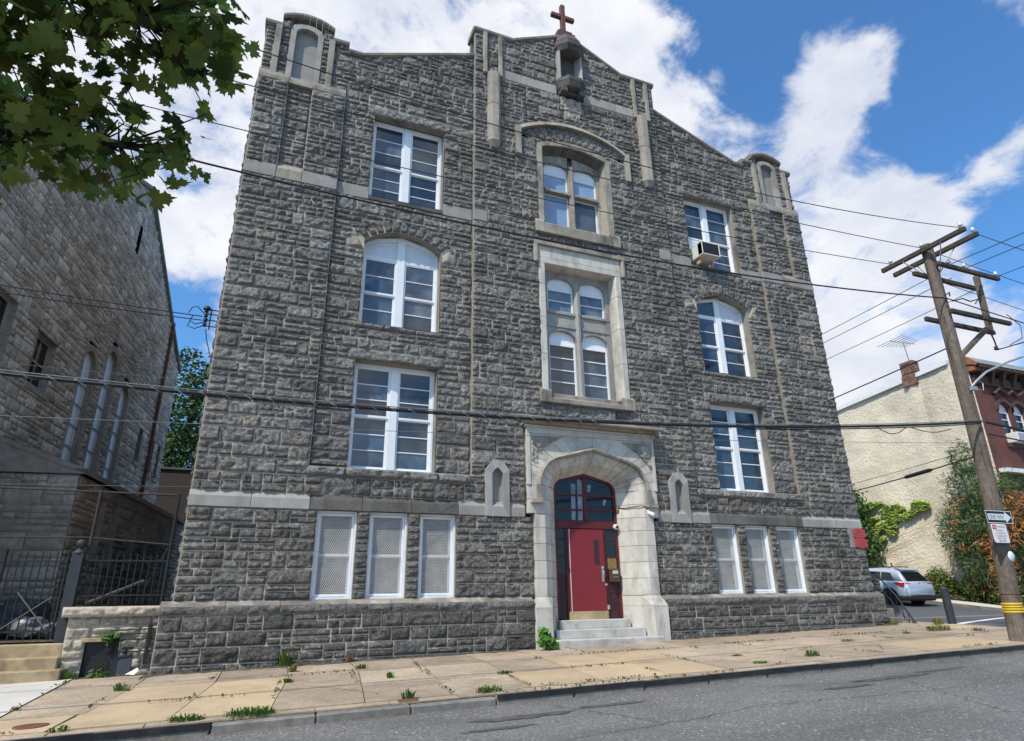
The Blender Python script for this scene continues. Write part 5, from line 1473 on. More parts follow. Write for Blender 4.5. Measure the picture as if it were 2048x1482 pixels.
m = MB(); m.lathe((CX + .90, .46, 3.30), [(.0, 0), (.07, 0), (.075, .03), (.075, .09), (.05, .12), (.0, .13)], 16, 'y')
for i, p in enumerate(m.v): m.v[i] = (p[0], .46 - (p[1] - .46), p[2])
m.build('housing', 'plastic_white', o)
m = MB(); m.lathe((CX + .90, .34, 3.30), [(.0, -.03), (.03, -.024), (.048, -.0), (.05, .02)], 16, 'y'); m.build('lens', 'black_shiny', o)
o = thing('security_camera', 'small white bullet camera on the right jamb of the arch with its cable', 'security camera', (CX + 1.66, -.2, 3.62))
m = MB(); m.obox((CX + 1.64, -.17, 3.66), (CX + 1.70, -.34, 3.57), .08, .08); m.box(CX + 1.61, CX + 1.67, -.18, -.135, 3.62, 3.74); m.build('housing', 'plastic_white', o, bevel=.008)
m = MB(); m.tube([(CX + 1.0, .38, 3.82), (CX + 1.12, .2, 3.80), (CX + 1.3, -.04, 3.82), (CX + 1.45, -.14, 3.84), (CX + 1.58, -.16, 3.80), (CX + 1.65, -.165, 3.68)], .012, 6); m.build('cable', 'wire_black', o)
m = MB(); m.lathe((CX + .99, .40, 3.76), [(0, -.06), (.05, -.05), (.05, .04), (.0, .05)], 10); m.build('lamp_bulb', 'rust_board', o)
for k, (zc, lab) in enumerate(((3.29, 'upper red metal plaque with wavy edges on the wall corner'), (2.99, 'lower red metal plaque with wavy edges on the wall corner'))):
    m = MB(); xc = 18.02 + .01 * k
    pts = []
    for i in range(13): t = -1 + i / 6; pts.append((xc + .27 * t, zc - .125 - .045 * (math.cos(t * math.pi) + 1) / 2 - .012 * math.cos(t * 9)))
    for i in range(13): t = 1 - i / 6; pts.append((xc + .27 * t, zc + .105 + .05 * (math.cos(t * math.pi) + 1) / 2))
    m.prism(pts, -.085, -.06)
    for r in range(3): m.box(xc - .17, xc + .17, -.09, -.084, zc + .055 - r * .065, zc + .062 - r * .065)
    tag(m.build('wall_plaque', 'red_plaque', bevel=.004), lab, 'plaque')
m = MB(); m.box(U(9.18) + .01, U(OUT) - .01, -.05, .1, 2.83, 3.43); m.build('plaque_stone', 'lime', school, bevel=.01)
# ------------------------------------------------------------------ the church across the alley
TH = R(6.57)
u_ = np.array([math.sin(TH), math.cos(TH), 0]); n_ = np.array([math.cos(TH), -math.sin(TH), 0])
P0 = np.array([-4.30, 3.5, 0.0])
church = thing('church_building', 'grey fieldstone church with a tall gable and three round topped windows behind the iron fence', 'church', (-7, 9, .3))
G0 = P0 - 2.0 * n_                                                # gable wall, pushed back from the annex
gab = plane_map(G0, u_, n_); anx = plane_map(P0, u_, n_); anf = plane_map(P0, n_, -u_)
def W3(mp, a, z, d=0.0): return mp(a, z, d)
def zt_gab(a): return np.where(a < 6.1, 17.1 - (6.1 - a) * .43, 17.1 - (a - 6.1) * .56)
cw_ = Masonry(101, cell=.075, gap=.012, relief=.55)
LAN = [(4.25, 8.85, .50), (6.1, 9.55, .50), (8.0, 8.85, .48)]
def lanc(c, zs, hw):
    def f(za, zb):
        zm = (za + zb) / 2
        if zm < zs: return (c - hw - .02, c + hw + .02)
        q = (hw + .25) ** 2 - (zm - zs) ** 2
        return (c - min(hw + .05, math.sqrt(q)), c + min(hw + .05, math.sqrt(q))) if q > 0 else None
    return f
ch_holes = [lanc(*l) for l in LAN] + [lanc(6.1, 15.0, .14) if False else (5.96, 6.24, 14.2, 15.4), (.55, 1.85, 7.1, 8.6), (-2.6, -.75, 6.2, 8.75), (10.55, 11.1, 7.0, 8.4), (12.5, 13.0, 6.85, 8.35), (13.6, 14.1, 6.85, 8.35)]
cw_.fill(-4.2, 14.75, 4.2, 17.1, gab, ch_holes, keys=(9.2, 9.4, 9.95, 10.1), H=.30, ztop=zt_gab, wmin=.3, wmax=.75, single=.5)
cw_.fill(-4.2, -.1, 0, 4.2, gab, H=.32, wmin=.4, wmax=.8)
cw_.build('wall', ['church', 'church_mortar'], church)
b = MB()                                                          # body, roof, coping
ec = lambda a, z, d: gab(a, z, d)
for a0, a1 in ((-4.2, 6.1), (6.1, 14.75)):
    z0, z1 = float(zt_gab(np.array([a0]))[0]), float(zt_gab(np.array([a1]))[0])
    b.add([ec(a0, z0 + .0, .16), ec(a1, z1, .16), ec(a1, z1 + .16, .16), ec(a0, z0 + .16, .16), ec(a0, z0, -.5), ec(a1, z1, -.5), ec(a1, z1 + .16, -.5), ec(a0, z0 + .16, -.5)],
          [(0, 1, 2, 3), (7, 6, 5, 4), (3, 2, 6, 7), (0, 4, 5, 1), (0, 3, 7, 4), (1, 5, 6, 2)])
b.build('roof_coping', 'copper', church, bevel=.02)
b = MB()
for a0, a1 in ((-4.2, 6.1), (6.1, 14.75)):
    z0, z1 = float(zt_gab(np.array([a0]))[0]) - .05, float(zt_gab(np.array([a1]))[0]) - .05
    b.quad(ec(a0, z0, -.3), ec(a1, z1, -.3), ec(a1, z1, -14), ec(a0, z0, -14))
b.build('roof', 'roof_grey', church)
b = MB()
za, zb = float(zt_gab(np.array([14.75]))[0]), float(zt_gab(np.array([-4.2]))[0])
b.quad(ec(14.75, 0, 0), ec(14.75, 0, -14), ec(14.75, za, -14), ec(14.75, za, 0))
b.quad(ec(-4.2, 0, -14), ec(14.75, 0, -14), ec(14.75, za, -14), ec(-4.2, zb, -14))
b.quad(ec(-4.2, 0, -.45), ec(14.75, 0, -.45), ec(14.75, za, -.45), ec(-4.2, zb, -.45))
b.build('rear_wall', 'church', church)
fw_ = Masonry(103, cell=.15, gap=.012, relief=.5)
fw_.fill(-14, 0, 0, 12.6, plane_map(G0 - 4.2 * u_, n_, -u_), H=.32, wmin=.4, wmax=.8, single=.7)
fw_.build('front_wall', ['church', 'church_mortar'], church)
def chwin(a, c, z0, z1, mp, dep=.13, arch=False, bars=3, glassmat='glass_dark', framemat='sill_tan', board=False):
    fr, gl = MB(), MB()
    x = (a + c) / 2; hw = (c - a) / 2
    if arch:
        pts = [(a, z0)] + [(x - hw * math.cos(math.pi * k / 10), z1 + hw * math.sin(math.pi * k / 10)) for k in range(11)] + [(c, z0)]
    else: pts = [(a, z0), (a, z1), (c, z1), (c, z0)]
    fr.strip([mp(p, q, .03) for p, q in pts], [mp(p, q, -dep - .05) for p, q in pts], closed=True)
    if arch:
        po = [(a - .22, z0)] + [(x - (hw + .22) * math.cos(math.pi * k / 10), z1 + (hw + .22) * math.sin(math.pi * k / 10)) for k in range(11)] + [(c + .22, z0)]
        fr.strip([mp(p, q, .05) for p, q in po], [mp(p, q, .05) for p, q in pts]); fr.strip([mp(p, q, .05) for p, q in po], [mp(p, q, -.05) for p, q in po]); fr.strip([mp(p, q, .05) for p, q in pts], [mp(p, q, -.0) for p, q in pts])
    w = fr.build('window', 'church', church)
    f2 = MB()
    k = .86
    pin = [(x + (p - x) * k, q if q == z0 else (z1 + (q - z1) * k if arch and q > z1 else q - (0 if arch else .06))) for p, q in pts]
    f2.strip([mp(p, q, -dep) for p, q in pts], [mp(p, q, -dep) for p, q in pin]); f2.strip([mp(p, q, -dep) for p, q in pin], [mp(p, q, -dep - .05) for p, q in pin])
    for i in range(1, bars + 1):
        zz = z0 + (z1 - z0) * i / (bars + 1)
        o_ = [mp(a, zz - .03, -dep + .005), mp(c, zz - .03, -dep + .005), mp(c, zz + .03, -dep + .005), mp(a, zz + .03, -dep + .005)]
        f2.quad(*o_)
    if not arch: f2.quad(mp(x - .03, z0, -dep + .006), mp(x + .03, z0, -dep + .006), mp(x + .03, z1, -dep + .006), mp(x - .03, z1, -dep + .006))
    f2.build('window_frame', framemat, w)
    gl.poly([mp(p, q, -dep - .03) for p, q in pts])
    gl.build('pane', glassmat, w)
    if not arch:
        s_ = MB(); pr = [mp(a - .12, z0 - .18, .1), mp(c + .12, z0 - .18, .1), mp(c + .12, z0 - .02, .1), mp(a - .12, z0 - .02, .1), mp(a - .12, z0 - .18, -.1), mp(c + .12, z0 - .18, -.1), mp(c + .12, z0 + .02, -.2), mp(a - .12, z0 + .02, -.2)]
        s_.add(pr, [(0, 1, 2, 3), (3, 2, 6, 7), (0, 4, 5, 1), (0, 3, 7, 4), (1, 5, 6, 2)]); s_.build('sill', 'church', w)
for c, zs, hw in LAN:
    chwin(c - hw, c + hw, 4.8, zs, gab, dep=.055, arch=True, bars=5, glassmat='sky_tint_glass')
chwin(.6, 1.8, 7.1, 8.55, gab, bars=1); chwin(-2.6, -.75, 6.2, 8.75, gab, bars=2)
chwin(10.55, 11.1, 7.0, 8.4, gab, bars=1); chwin(12.5, 13.0, 6.85, 8.35, gab, bars=1); chwin(13.6, 14.1, 6.85, 8.35, gab, bars=1)
m = MB(); pts = [(5.96, 14.2)] + [(6.1 - .14 * math.cos(math.pi * k / 6), 15.22 + .16 * math.sin(math.pi * k / 6)) for k in range(7)] + [(6.24, 14.2)]
m.poly([gab(p, q, -.2) for p, q in pts]); m.strip([gab(p, q, .03) for p, q in pts], [gab(p, q, -.2) for p, q in pts], closed=True); m.build('vent', 'glass_dark', church)
m = MB(); m.tube([gab(12.15, 13.9, .12), gab(12.15, 5.0, .12)], .075, 8)
for z in (6, 8, 10, 12): m.tube([gab(12.15, z, .12), gab(12.15, z + .08, .12)], .095, 8)
m.build('downspout', 'rust', church)
# annex with its lean-to roof
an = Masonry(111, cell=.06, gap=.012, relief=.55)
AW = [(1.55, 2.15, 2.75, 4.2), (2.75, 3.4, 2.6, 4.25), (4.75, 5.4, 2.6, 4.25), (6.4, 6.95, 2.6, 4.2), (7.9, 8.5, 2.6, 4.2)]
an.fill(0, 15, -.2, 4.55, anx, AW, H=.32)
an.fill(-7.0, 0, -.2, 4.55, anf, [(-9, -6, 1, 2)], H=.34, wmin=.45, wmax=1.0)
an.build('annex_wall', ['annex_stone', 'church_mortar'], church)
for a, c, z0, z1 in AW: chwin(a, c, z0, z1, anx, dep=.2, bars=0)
b = MB()
e0 = lambda a, d, z: tuple(np.array(anx(a, z, d)))
b.add([e0(-.12, .16, 4.55), e0(15, .16, 4.55), e0(15, -2.0, 5.35), e0(-.12, -2.0, 5.35), e0(-.12, .16, 4.68), e0(15, .16, 4.68), e0(15, -2.0, 5.48), e0(-.12, -2.0, 5.48)], [(4, 5, 6, 7), (0, 1, 5, 4), (0, 4, 7, 3), (0, 3, 2, 1)])
b.add([e0(-.12, .16, 4.55), e0(-.12, -8, 4.55), e0(1.6, -8, 4.85), e0(1.6, -2, 4.85), e0(-.12, .16, 4.68), e0(-.12, -8, 4.68), e0(1.6, -8, 4.95), e0(1.6, -1.9, 4.95)], [(4, 5, 6, 7), (0, 4, 5, 1)])
b.poly([e0(-.1, .12, 4.6), e0(-.1, -2.0, 4.6), e0(-.1, -2.0, 5.46)])
b.build('annex_roof', 'roof_stone', church)
# alley ground behind the fence, back wall closing it
m = MB(); m.quad((-9, .6, .80), (-1.42, .6, .80), (-1.42, 26, 1.6), (-9, 26, 1.6)); tag(m.build('alley_ground', 'soil'), kind='structure')
m = MB(); m.box(-7.5, -1.3, 22.0, 22.3, 0, 8.1); 
MT['course_brick'] = mat('coursed_dark_brick', (.085, .07, .058), .9, .2, 14)
o = tag(m.build('brick_wall', 'course_brick'), 'low dark brick wall closing the far end of the alley', 'wall')
m = MB()
for k in range(34): m.box(-7.5, -1.3, 21.985, 22.0, 5.0 + k * .09, 5.075 + k * .09)
m.build('brick_courses', 'back_brick', o)
m = MB(); m.box(-7.6, -1.25, 21.9, 22.4, 8.1, 8.2); m.build('coping', 'roof_grey', o)

# ------------------------------------------------------------------ low stone wall, steps, iron gate and fence
YW = .36
lw = thing('boundary_wall', 'low rock faced stone wall with flat coping beside the iron gate', 'wall', (-2.45, YW, .15))
ms_ = Masonry(121, cell=.028, gap=.016, relief=.8)
fw = front(YW)
ms_.fill(-3.22, -1.58, .05, 1.24, fw, [(-2.86, -2.28, .1, .84)], H=.21, wmin=.24, wmax=.48, single=.85, prot=.035)
ms_.build('wall', ['wallstone', 'mortar'], lw)
cp_ = Masonry(122, cell=.03, gap=.002, relief=1.1)
cp_.stone([(-3.34, 1.24), (-1.62, 1.24), (-1.62, 1.43), (-3.34, 1.43)], .06, .8, mp=front(YW - .06)); cp_.build('rough_face', ['wallstone', 'mortar'], lw)
m = MB(); m.box(-3.34, -1.60, YW - .065, YW + .4, 1.245, 1.435); m.box(-3.22, -1.45, YW + .3, YW + .36, -.1, 1.24); m.build('coping', 'lime_weather', lw, bevel=.012)
m = MB(); m.box(-2.88, -2.26, YW + .06, YW + .3, .0, .86); m.build('cellar_opening', 'iron', lw)
m = MB(); m.box(-2.92, -2.40, YW - .05, YW + .05, .78, .86); m.build('hatch_lintel', 'step_tan', lw, bevel=.01)
o = tag(MB().build('x', 'iron')) if False else None
m = MB(); m.add([(-2.36, .28, .14), (-1.98, .24, .15), (-2.02, .34, .68), (-2.34, .38, .70), (-2.36, .32, .14), (-1.98, .28, .15), (-2.02, .38, .68), (-2.34, .42, .70)], [(0, 1, 2, 3), (7, 6, 5, 4), (0, 4, 5, 1), (1, 5, 6, 2), (2, 6, 7, 3), (3, 7, 4, 0)])
tag(m.build('slate_slab', 'slate', bevel=.008), 'dark slate slab leaning on the low stone wall', 'slab')
o = thing('iron_bars', 'black iron pipes and hinge strap fixed to the low stone wall', 'iron rails', (-1.9, .3, .5))
m = MB()
for z, x0 in ((.98, -2.42), (.90, -2.36), (.80, -2.30), (.58, -2.26)): m.tube([(x0, .27, z), (-1.5, .27, z + .03)], .014, 6)
for x, z0, z1 in ((-2.42, .58, .98), (-2.36, .55, .90), (-2.30, .55, .80)): m.tube([(x, .27, z0), (x, .27, z1)], .014, 6)
m.build('pipe', 'iron', o)
m = MB(); m.box(-1.80, -1.73, .24, .27, .35, 1.10); m.build('strap', 'iron', o, bevel=.006)
for k, (x1, y0, z0, z1) in enumerate(((-3.10, -.02, -.1, .34), (-3.22, .2, .3, .545), (-3.22, .42, .52, .775))):
    m = MB(); m.box(-7.5, x1, y0, 2.2, z0 - .05, z1)
    tag(m.build('stone_step', 'step_tan', bevel=.02), ('bottom tan stone step below the iron gate, its end showing', 'middle tan stone step below the iron gate', 'top stained stone step right under the iron gate')[k], 'step', 'stone steps below the gate')
YG = .55
# gate
gate = thing('iron_gate', 'black iron bar gate with crossed braces left of the square post', 'gate', (-4.2, YG, .8))
m = MB()
for z in (2.30, 1.00): m.box(-5.9, -3.48, YG - .02, YG + .02, z - .018, z + .018)
m.build('rail', 'iron', gate)
m = MB()
k = 0
x = -5.86
while x < -3.48:
    h = 2.50 if k % 2 else 2.44
    m.tube([(x, YG, .84), (x, YG, h - .05), (x, YG, h)], [.013, .013, .004], 6); x += .128; k += 1
m.build('bar', 'iron', gate)
m = MB(); m.tube([(-4.55, YG, .84), (-4.55, YG, 2.52)], .034, 6); m.build('stile', 'iron', gate)
m = MB(); m.tube([(-3.49, YG, .84), (-3.49, YG, 2.5)], .024, 6); m.build('stile', 'iron', gate)
m = MB(); m.obox((-4.38, YG - .025, 1.02), (-3.62, YG - .025, 1.62), .04, .015); m.obox((-4.20, YG - .03, 1.72), (-3.60, YG - .03, 1.02), .04, .015); m.obox((-5.6, YG - .03, 1.1), (-4.7, YG - .03, 1.8), .04, .015); m.build('brace', 'plank', gate)
post = thing('gate_post', 'square dark iron gate post with a ball finial', 'post', (-3.32, YG, .8))
m = MB(); m.box(-3.42, -3.22, YG - .1, YG + .1, .75, 2.46); m.build('shaft', 'bollard', post, bevel=.01)
m = MB(); m.lathe((-3.32, YG, 2.46), [(.12, 0), (.12, .03), (.07, .06), (.04, .09), (.05, .11), (.085, .15), (.095, .19), (.085, .235), (.05, .27), (.0, .28)], 14); m.build('finial', 'bollard', post)
fen = thing('iron_fence', 'black iron bar fence standing on the low stone wall', 'fence', (-2.4, YG, 1.43))
m = MB()
for z in (2.32, 1.64): m.box(-3.22, -1.6, YG - .018, YG + .018, z - .016, z + .016)
m.build('rail', 'iron', fen)
m = MB()
for k in range(13): x = -3.12 + k * .122; m.tube([(x, YG, 1.47), (x, YG, 2.42), (x, YG, 2.47)], [.011, .011, .003], 6)
m.build('bar', 'iron', fen)
m = MB(); m.tube([(-1.68, YG, 1.40), (-1.68, YG, 3.74)], .032, 8); m.obox((-2.05, YG + .1, 1.75), (-1.72, YG + .02, 2.6), .05, .02); m.build('corner_post', 'iron', fen)
chf = thing('chain_link_fence', 'rusty chain link fence topping the iron fence', 'fence', (-3, YG + .08, 2.7))
YC = YG + .06
m = MB(); m.tube([(-6.2, YC, 3.74), (-1.7, YC, 3.72)], .022, 6); m.tube([(-6.2, YC, 2.76), (-3.2, YC, 2.78), (-1.7, YC, 2.66)], .018, 6); m.build('rail', 'chain', chf)
m = MB(); m.tube([(-3.18, YC, 2.46), (-3.18, YC, 3.78)], .028, 8); m.build('post', 'chain', chf)
m = MB()
p_ = .062
for sgn in (1, -1):
    for k in range(-20, 80):
        xa = -6.2 + k * p_; za, zb = 2.70, 3.72
        xb = xa + (zb - za) * .9
        pa, pb = (xa, za), (xb, zb)
        if sgn < 0: pa, pb = (xb, za), (xa, zb)
        def clip(p, q):
            t0, t1 = 0, 1
            for lim, s in ((-1.72, 1), (-6.2, -1)):
                dp = (p[0] - lim) * s; dq = (q[0] - lim) * s
                if dp > 0 and dq > 0: return None
                if dp > 0: t0 = max(t0, dp / (dp - dq))
                if dq > 0: t1 = min(t1, dp / (dp - dq))
            return [(p[0] + (q[0] - p[0]) * t, p[1] + (q[1] - p[1]) * t) for t in (t0, t1)]
        c = clip(pa, pb)
        if c: m.tube([(c[0][0], YC, c[0][1]), (c[1][0], YC, c[1][1])], .0019, 3, caps=False)
m.build('chain_mesh', 'chain', chf)
# things lying in the alley
def bag(name, lab, c, r, mt, sq=.7, seed=1, cat='rubbish bag', group=None):
    bm = bmesh.new(); bmesh.ops.create_icosphere(bm, subdivisions=3, radius=1)
    P = np.array([v.co[:] for v in bm.verts]); nz = vnoise(P + seed, 2.2, seed) * .5 + vnoise(P + seed, 6, seed) * .22
    for v, q in zip(bm.verts, nz):
        v.co = Vector((c[0] + v.co.x * r * (.7 + q), c[1] + v.co.y * r * (.7 + q), c[2] + max(-.55, v.co.z) * r * sq * (.7 + q)))
    me = bpy.data.meshes.new(name); bm.to_mesh(me); bm.free(); me.materials.append(MT[mt])
    o = bpy.data.objects.new(name, me); COL.objects.link(o); return tag(o, lab, cat, group)
bag('rubbish_bag', 'pale knotted rubbish bag heaped behind the crossed braces of the gate', (-4.15, 1.5, 1.02), .34, 'trash_bag', seed=3)
bag('rubbish_bag', 'pale grey bag slumped against the gate post from behind', (-3.65, 1.35, .98), .26, 'trash_bag', .6, seed=5)
bag('rubbish_bag', 'dark rubbish sack left of the pale bag behind the gate', (-4.8, 1.7, 1.05), .38, 'trash_dark', seed=7)
bag('rubbish_bag', 'dark sack highest in the heap behind the gate', (-4.45, 2.1, 1.2), .5, 'trash_dark', .8, seed=9)
m = MB(); m.obox((-3.1, 1.0, 1.50), (-2.2, 1.5, 1.95), .12, .04); tag(m.build('plank', 'plank'), 'grey timber plank propped behind the iron fence', 'plank')
rl = thing('alley_stair_rail', 'thin dark handrail of a stair in the shaded alley', 'handrail', (-2.6, 4, .9))
m = MB()
m.tube([(-2.9, 4.2, 2.75), (-2.0, 3.0, 2.0)], .02, 6); m.tube([(-2.9, 4.2, 2.45), (-2.0, 3.0, 1.7)], .015, 6); m.build('rail', 'iron', rl)
m = MB()
for k in range(8):
    t = k / 7; m.tube([(-2.9 + .9 * t, 4.2 - 1.2 * t, 2.72 - .75 * t), (-2.9 + .9 * t, 4.2 - 1.2 * t, 1.2)], .01, 5)
m.build('baluster', 'iron', rl)
m = MB(); m.add([(-2.05, .14, .19), (-1.88, .02, .19), (-1.82, .08, .26), (-1.86, .18, .30), (-2.0, .2, .21)], [(0, 1, 2, 3), (0, 3, 4)]); tag(m.build('litter_paper', 'paper'), 'crumpled white paper lying at the foot of the low stone wall', 'litter')
# service drop bracket on the school's edge
sd = thing('insulator_rack', 'black insulator rack bracketed to the left edge of the school', 'insulator rack', (-1.7, .7, 8.05))
m = MB()
for k in range(4): m.lathe((-1.78, .7, 7.84 + k * .125), [(.03, 0), (.055, .02), (.03, .05), (.055, .08), (.03, .1)], 10)
m.build('insulator', 'iron', sd)
m = MB(); m.box(-1.69, -1.66, .68, .72, 7.78, 8.34); m.lathe((-1.78, .7, 8.30), [(.09, 0), (.07, .07), (.0, .09)], 10)
for z in (7.86, 8.02, 8.18, 8.30): m.box(-1.80, -1.40, .69, .71, z - .012, z + .012)
m.build('bracket', 'iron', sd)
m = MB()
m.tube([(-1.82, .7, 8.18), (-2.0, .66, 8.34), (-2.1, .64, 8.28), (-2.16, .62, 8.12)], .012, 5); m.tube([(-1.82, .7, 7.95), (-1.98, .66, 7.86), (-2.1, .64, 7.92), (-2.05, .62, 8.08)], .012, 5); m.tube([(-1.82, .7, 7.85), (-1.98, .66, 7.74), (-2.14, .64, 7.78), (-2.06, .62, 8.05)], .012, 5)
m.tube([(-1.74, .7, 7.78), (-1.68, .72, 7.5), (-1.58, .74, 7.2), (-1.45, .75, 6.8)], .012, 5)
m.build('cable_loop', 'wire_black', sd)
# ------------------------------------------------------------------ utility pole
PX0, PY, PX1 = 16.45, -4.98, 17.06                                # leans a little to the right
px = lambda z: float(np.interp(z, [.4, 3.3, 5.0, 10.9], [16.45, 16.82, 16.95, 17.06]))
pole = thing('utility_pole', 'tall weathered wooden utility pole with double crossarms at the corner', 'utility pole', (PX0, PY, .4))
m = MB(); m.tube([(px(z), PY, z) for z in rng_(.2, 10.9, .9)], [.198 - .045 * (z - .2) / 10.7 for z in rng_(.2, 10.9, .9)], 18); m.build('shaft', 'wood_pole', pole)
m = MB()
for dx in (-.25, .24): m.box(17.06 + dx - .05, 17.06 + dx + .05, -6.22, -3.70, 10.57 if dx > 0 else 10.62, 10.70 if dx > 0 else 10.75)
m.build('crossarm', 'wood_dark', pole, bevel=.008)
m = MB()
for z, y in ((10.17, PY - .24), (10.02, PY + .23), (8.70, PY - .24), (8.60, PY + .23)):
    m.box(16.92 if z in (10.17, 8.70) else 16.55, 19.58 if z == 10.17 else 19.45, y - .05, y + .05, z - .06, z + .06)
m.build('side_arm', 'wood_dark', pole, bevel=.008)
m = MB(); m.obox((18.98, PY, 10.28), (18.86, PY, 8.45), .12, .14, (0, 1, 0)); m.obox((18.80, PY, 8.58), (17.02, PY, 7.35), .11, .13, (0, 1, 0)); m.build('strut', 'wood_pole', pole, bevel=.008)
m = MB()
for y0, dx in ((-5.55, -.3), (-4.4, -.3), (-5.55, .3), (-4.4, .3)): m.obox((17.06 + dx, y0, 10.62), (17.08, PY + math.copysign(.16, y0 - PY), 9.95), .03, .008, (1, 0, 0))
m.build('arm_brace', 'galv', pole)
INS = [(16.81, -6.12, 10.76), (17.30, -6.12, 10.71), (16.81, -5.0, 10.76), (16.81, -4.02, 10.76), (17.45, PY - .24, 10.23), (18.1, PY - .24, 10.23), (19.5, PY - .24, 10.23), (17.6, PY + .23, 10.08)]
for p in INS:
    m = MB(); m.lathe(p, [(.015, -.02), (.015, .05), (.055, .06), (.06, .09), (.035, .11), (.045, .13), (.03, .17), (.0, .18)], 12); m.build('insulator', 'porcelain', pole)
m = MB(); m.tube([(17.05, PY - .16, 6.55), (17.2, PY - .26, 6.72), (17.6, PY - .3, 6.98), (18.6, PY - .35, 7.38), (20.2, PY - .4, 7.92), (21.8, PY - .45, 8.3), (22.4, PY - .45, 8.36)], .03, 10); m.build('lamp_arm', 'galv', pole)
m = MB(); m.lathe((22.75, PY - .45, 8.30), [(.0, -.09), (.12, -.08), (.17, .0), (.14, .08), (.0, .11)], 14); m.build('lamp_head', 'galv', pole)
m = MB(); m.box(16.9, 17.1, PY - .26, PY - .18, 6.42, 6.52); m.tube([(17.05, PY - .2, 6.5), (17.25, PY - .3, 6.42), (17.3, PY - .3, 6.62), (17.2, PY - .28, 6.7)], .012, 5); m.build('lamp_bracket', 'galv', pole)
m = MB(); z0, z1 = 1.00, 1.22
for r, (a, c) in enumerate(((1.00, 1.045), (1.057, 1.102), (1.114, 1.159), (1.171, 1.22))):
    m.lathe((px(1.1), PY, 0), [(.198, a), (.206, a + .001), (.206, c), (.198, c + .001)], 20)
m.build('reflective_band', 'yellow', pole)
m = MB(); m.lathe((px(1.42), PY, 1.40), [(.194, 0), (.201, .0), (.199, .03), (.19, .035)], 18); m.build('steel_collar', 'rust', pole)
m = MB(); m.lathe((px(2.25) + .0, PY - .20, 2.25), [(.0, -.01), (.10, -.008), (.12, .01)], 16, 'y'); m.build('tag_disc', 'sign_white', pole)
# signs on the pole
YS = PY - .27
ow = thing('one_way_sign', 'black and white ONE WAY arrow sign on the wooden pole', 'sign', (16.5, YS, 3.15))
x0, x1, z0, z1 = 16.02, 16.99, 2.99, 3.31
m = MB(); m.box(x0, x1, YS, YS + .012, z0, z1); m.build('plate', 'sign_black', ow)
m = MB()
for a, c, d, e in ((x0 + .012, x1 - .012, z0 + .012, z0 + .026), (x0 + .012, x1 - .012, z1 - .026, z1 - .012), (x0 + .012, x0 + .026, z0 + .026, z1 - .026), (x1 - .026, x1 - .012, z0 + .026, z1 - .026)): m.box(a, c, YS - .003, YS, d, e)
zc = (z0 + z1) / 2
m.prism([(x0 + .075, zc - .072), (x1 - .26, zc - .072), (x1 - .26, zc - .128), (x1 - .05, zc), (x1 - .26, zc + .128), (x1 - .26, zc + .072), (x0 + .075, zc + .072)], YS - .003, YS); m.build('arrow', 'sign_white', ow)
m = MB(); text_mesh(m, 'ONE WAY', .135, (x0 + .385, YS - .005, zc), width=.55); m.build('lettering', 'sign_black', ow)
m = MB(); m.box(16.74, 16.80, YS + .01, PY - .1, 3.0, 3.3); m.build('bracket', 'galv', ow)
npk = thing('no_parking_sign', 'white no parking sign with red lettering below the arrow sign', 'sign', (16.4, YS, 2.7))
x0, x1, z0, z1 = 16.12, 16.66, 2.55, 2.985
m = MB(); m.prism([(x0 + .03, z0), (x1 - .03, z0), (x1, z0 + .03), (x1, z1 - .03), (x1 - .03, z1), (x0 + .03, z1), (x0, z1 - .03), (x0, z0 + .03)], YS - .0, YS + .01); m.build('plate', 'sign_white', npk)
m = MB(); m.box(x0 + .03, x0 + .17, YS - .003, YS, z1 - .125, z1 - .025); m.build('red_field', 'sign_red', npk)
m = MB(); text_mesh(m, 'NO', .085, (x0 + .10, YS - .005, z1 - .075), width=.105); m.build('white_lettering', 'sign_white', npk)
m = MB()
text_mesh(m, 'PARKING', .06, (x0 + .34, YS - .004, z1 - .065), width=.28); text_mesh(m, 'STREET', .05, (16.39, YS - .004, z1 - .155), width=.27); text_mesh(m, 'CLEANING', .05, (16.39, YS - .004, z1 - .215), width=.34); text_mesh(m, 'TUESDAY', .06, (16.39, YS - .004, z1 - .28), width=.38); text_mesh(m, '8AM-11AM', .05, (16.39, YS - .004, z1 - .335), width=.30)
m.prism([(16.26, z0 + .045), (16.31, z0 + .025), (16.31, z0 + .038), (16.47, z0 + .038), (16.47, z0 + .025), (16.52, z0 + .045), (16.47, z0 + .065), (16.47, z0 + .052), (16.31, z0 + .052), (16.31, z0 + .065)], YS - .004, YS); m.build('lettering', 'sign_ink', npk)

# ------------------------------------------------------------------ wires: each one sags between its ends
def wire(label, P, Q, sag, r=.011, mt='wire_black', n=40, name='power_line', group='overhead wires', wrap=False, cat='overhead wire'):
    P, Q = Vector(P), Vector(Q)
    pts = []
    for i in range(n + 1):
        t = i / n; p = P.lerp(Q, t); p.z -= sag * 4 * t * (1 - t); pts.append(p)
    m = MB(); m.tube(pts, r, 6)
    o = tag(m.build(name, mt), label, cat, group)
    return o, pts
LX = -22.0
wire('top black wire crossing the facade to the near end of the upper crossarm', (LX, -6.12, 14.7), INS[0], 2.41, .010)
wire('second black wire from the top crossing the facade to the middle of the upper crossarm', (LX, -5.0, 12.05), INS[2], .97, .010)
wire('third black wire crossing the facade to the far end of the upper crossarm', (LX, -4.02, 11.5), INS[3], .96, .010)
wire('thicker black cable crossing the facade below the three thin wires', (LX, PY, 11.44), (px(9.1), PY - .18, 9.12), 1.76, .018)
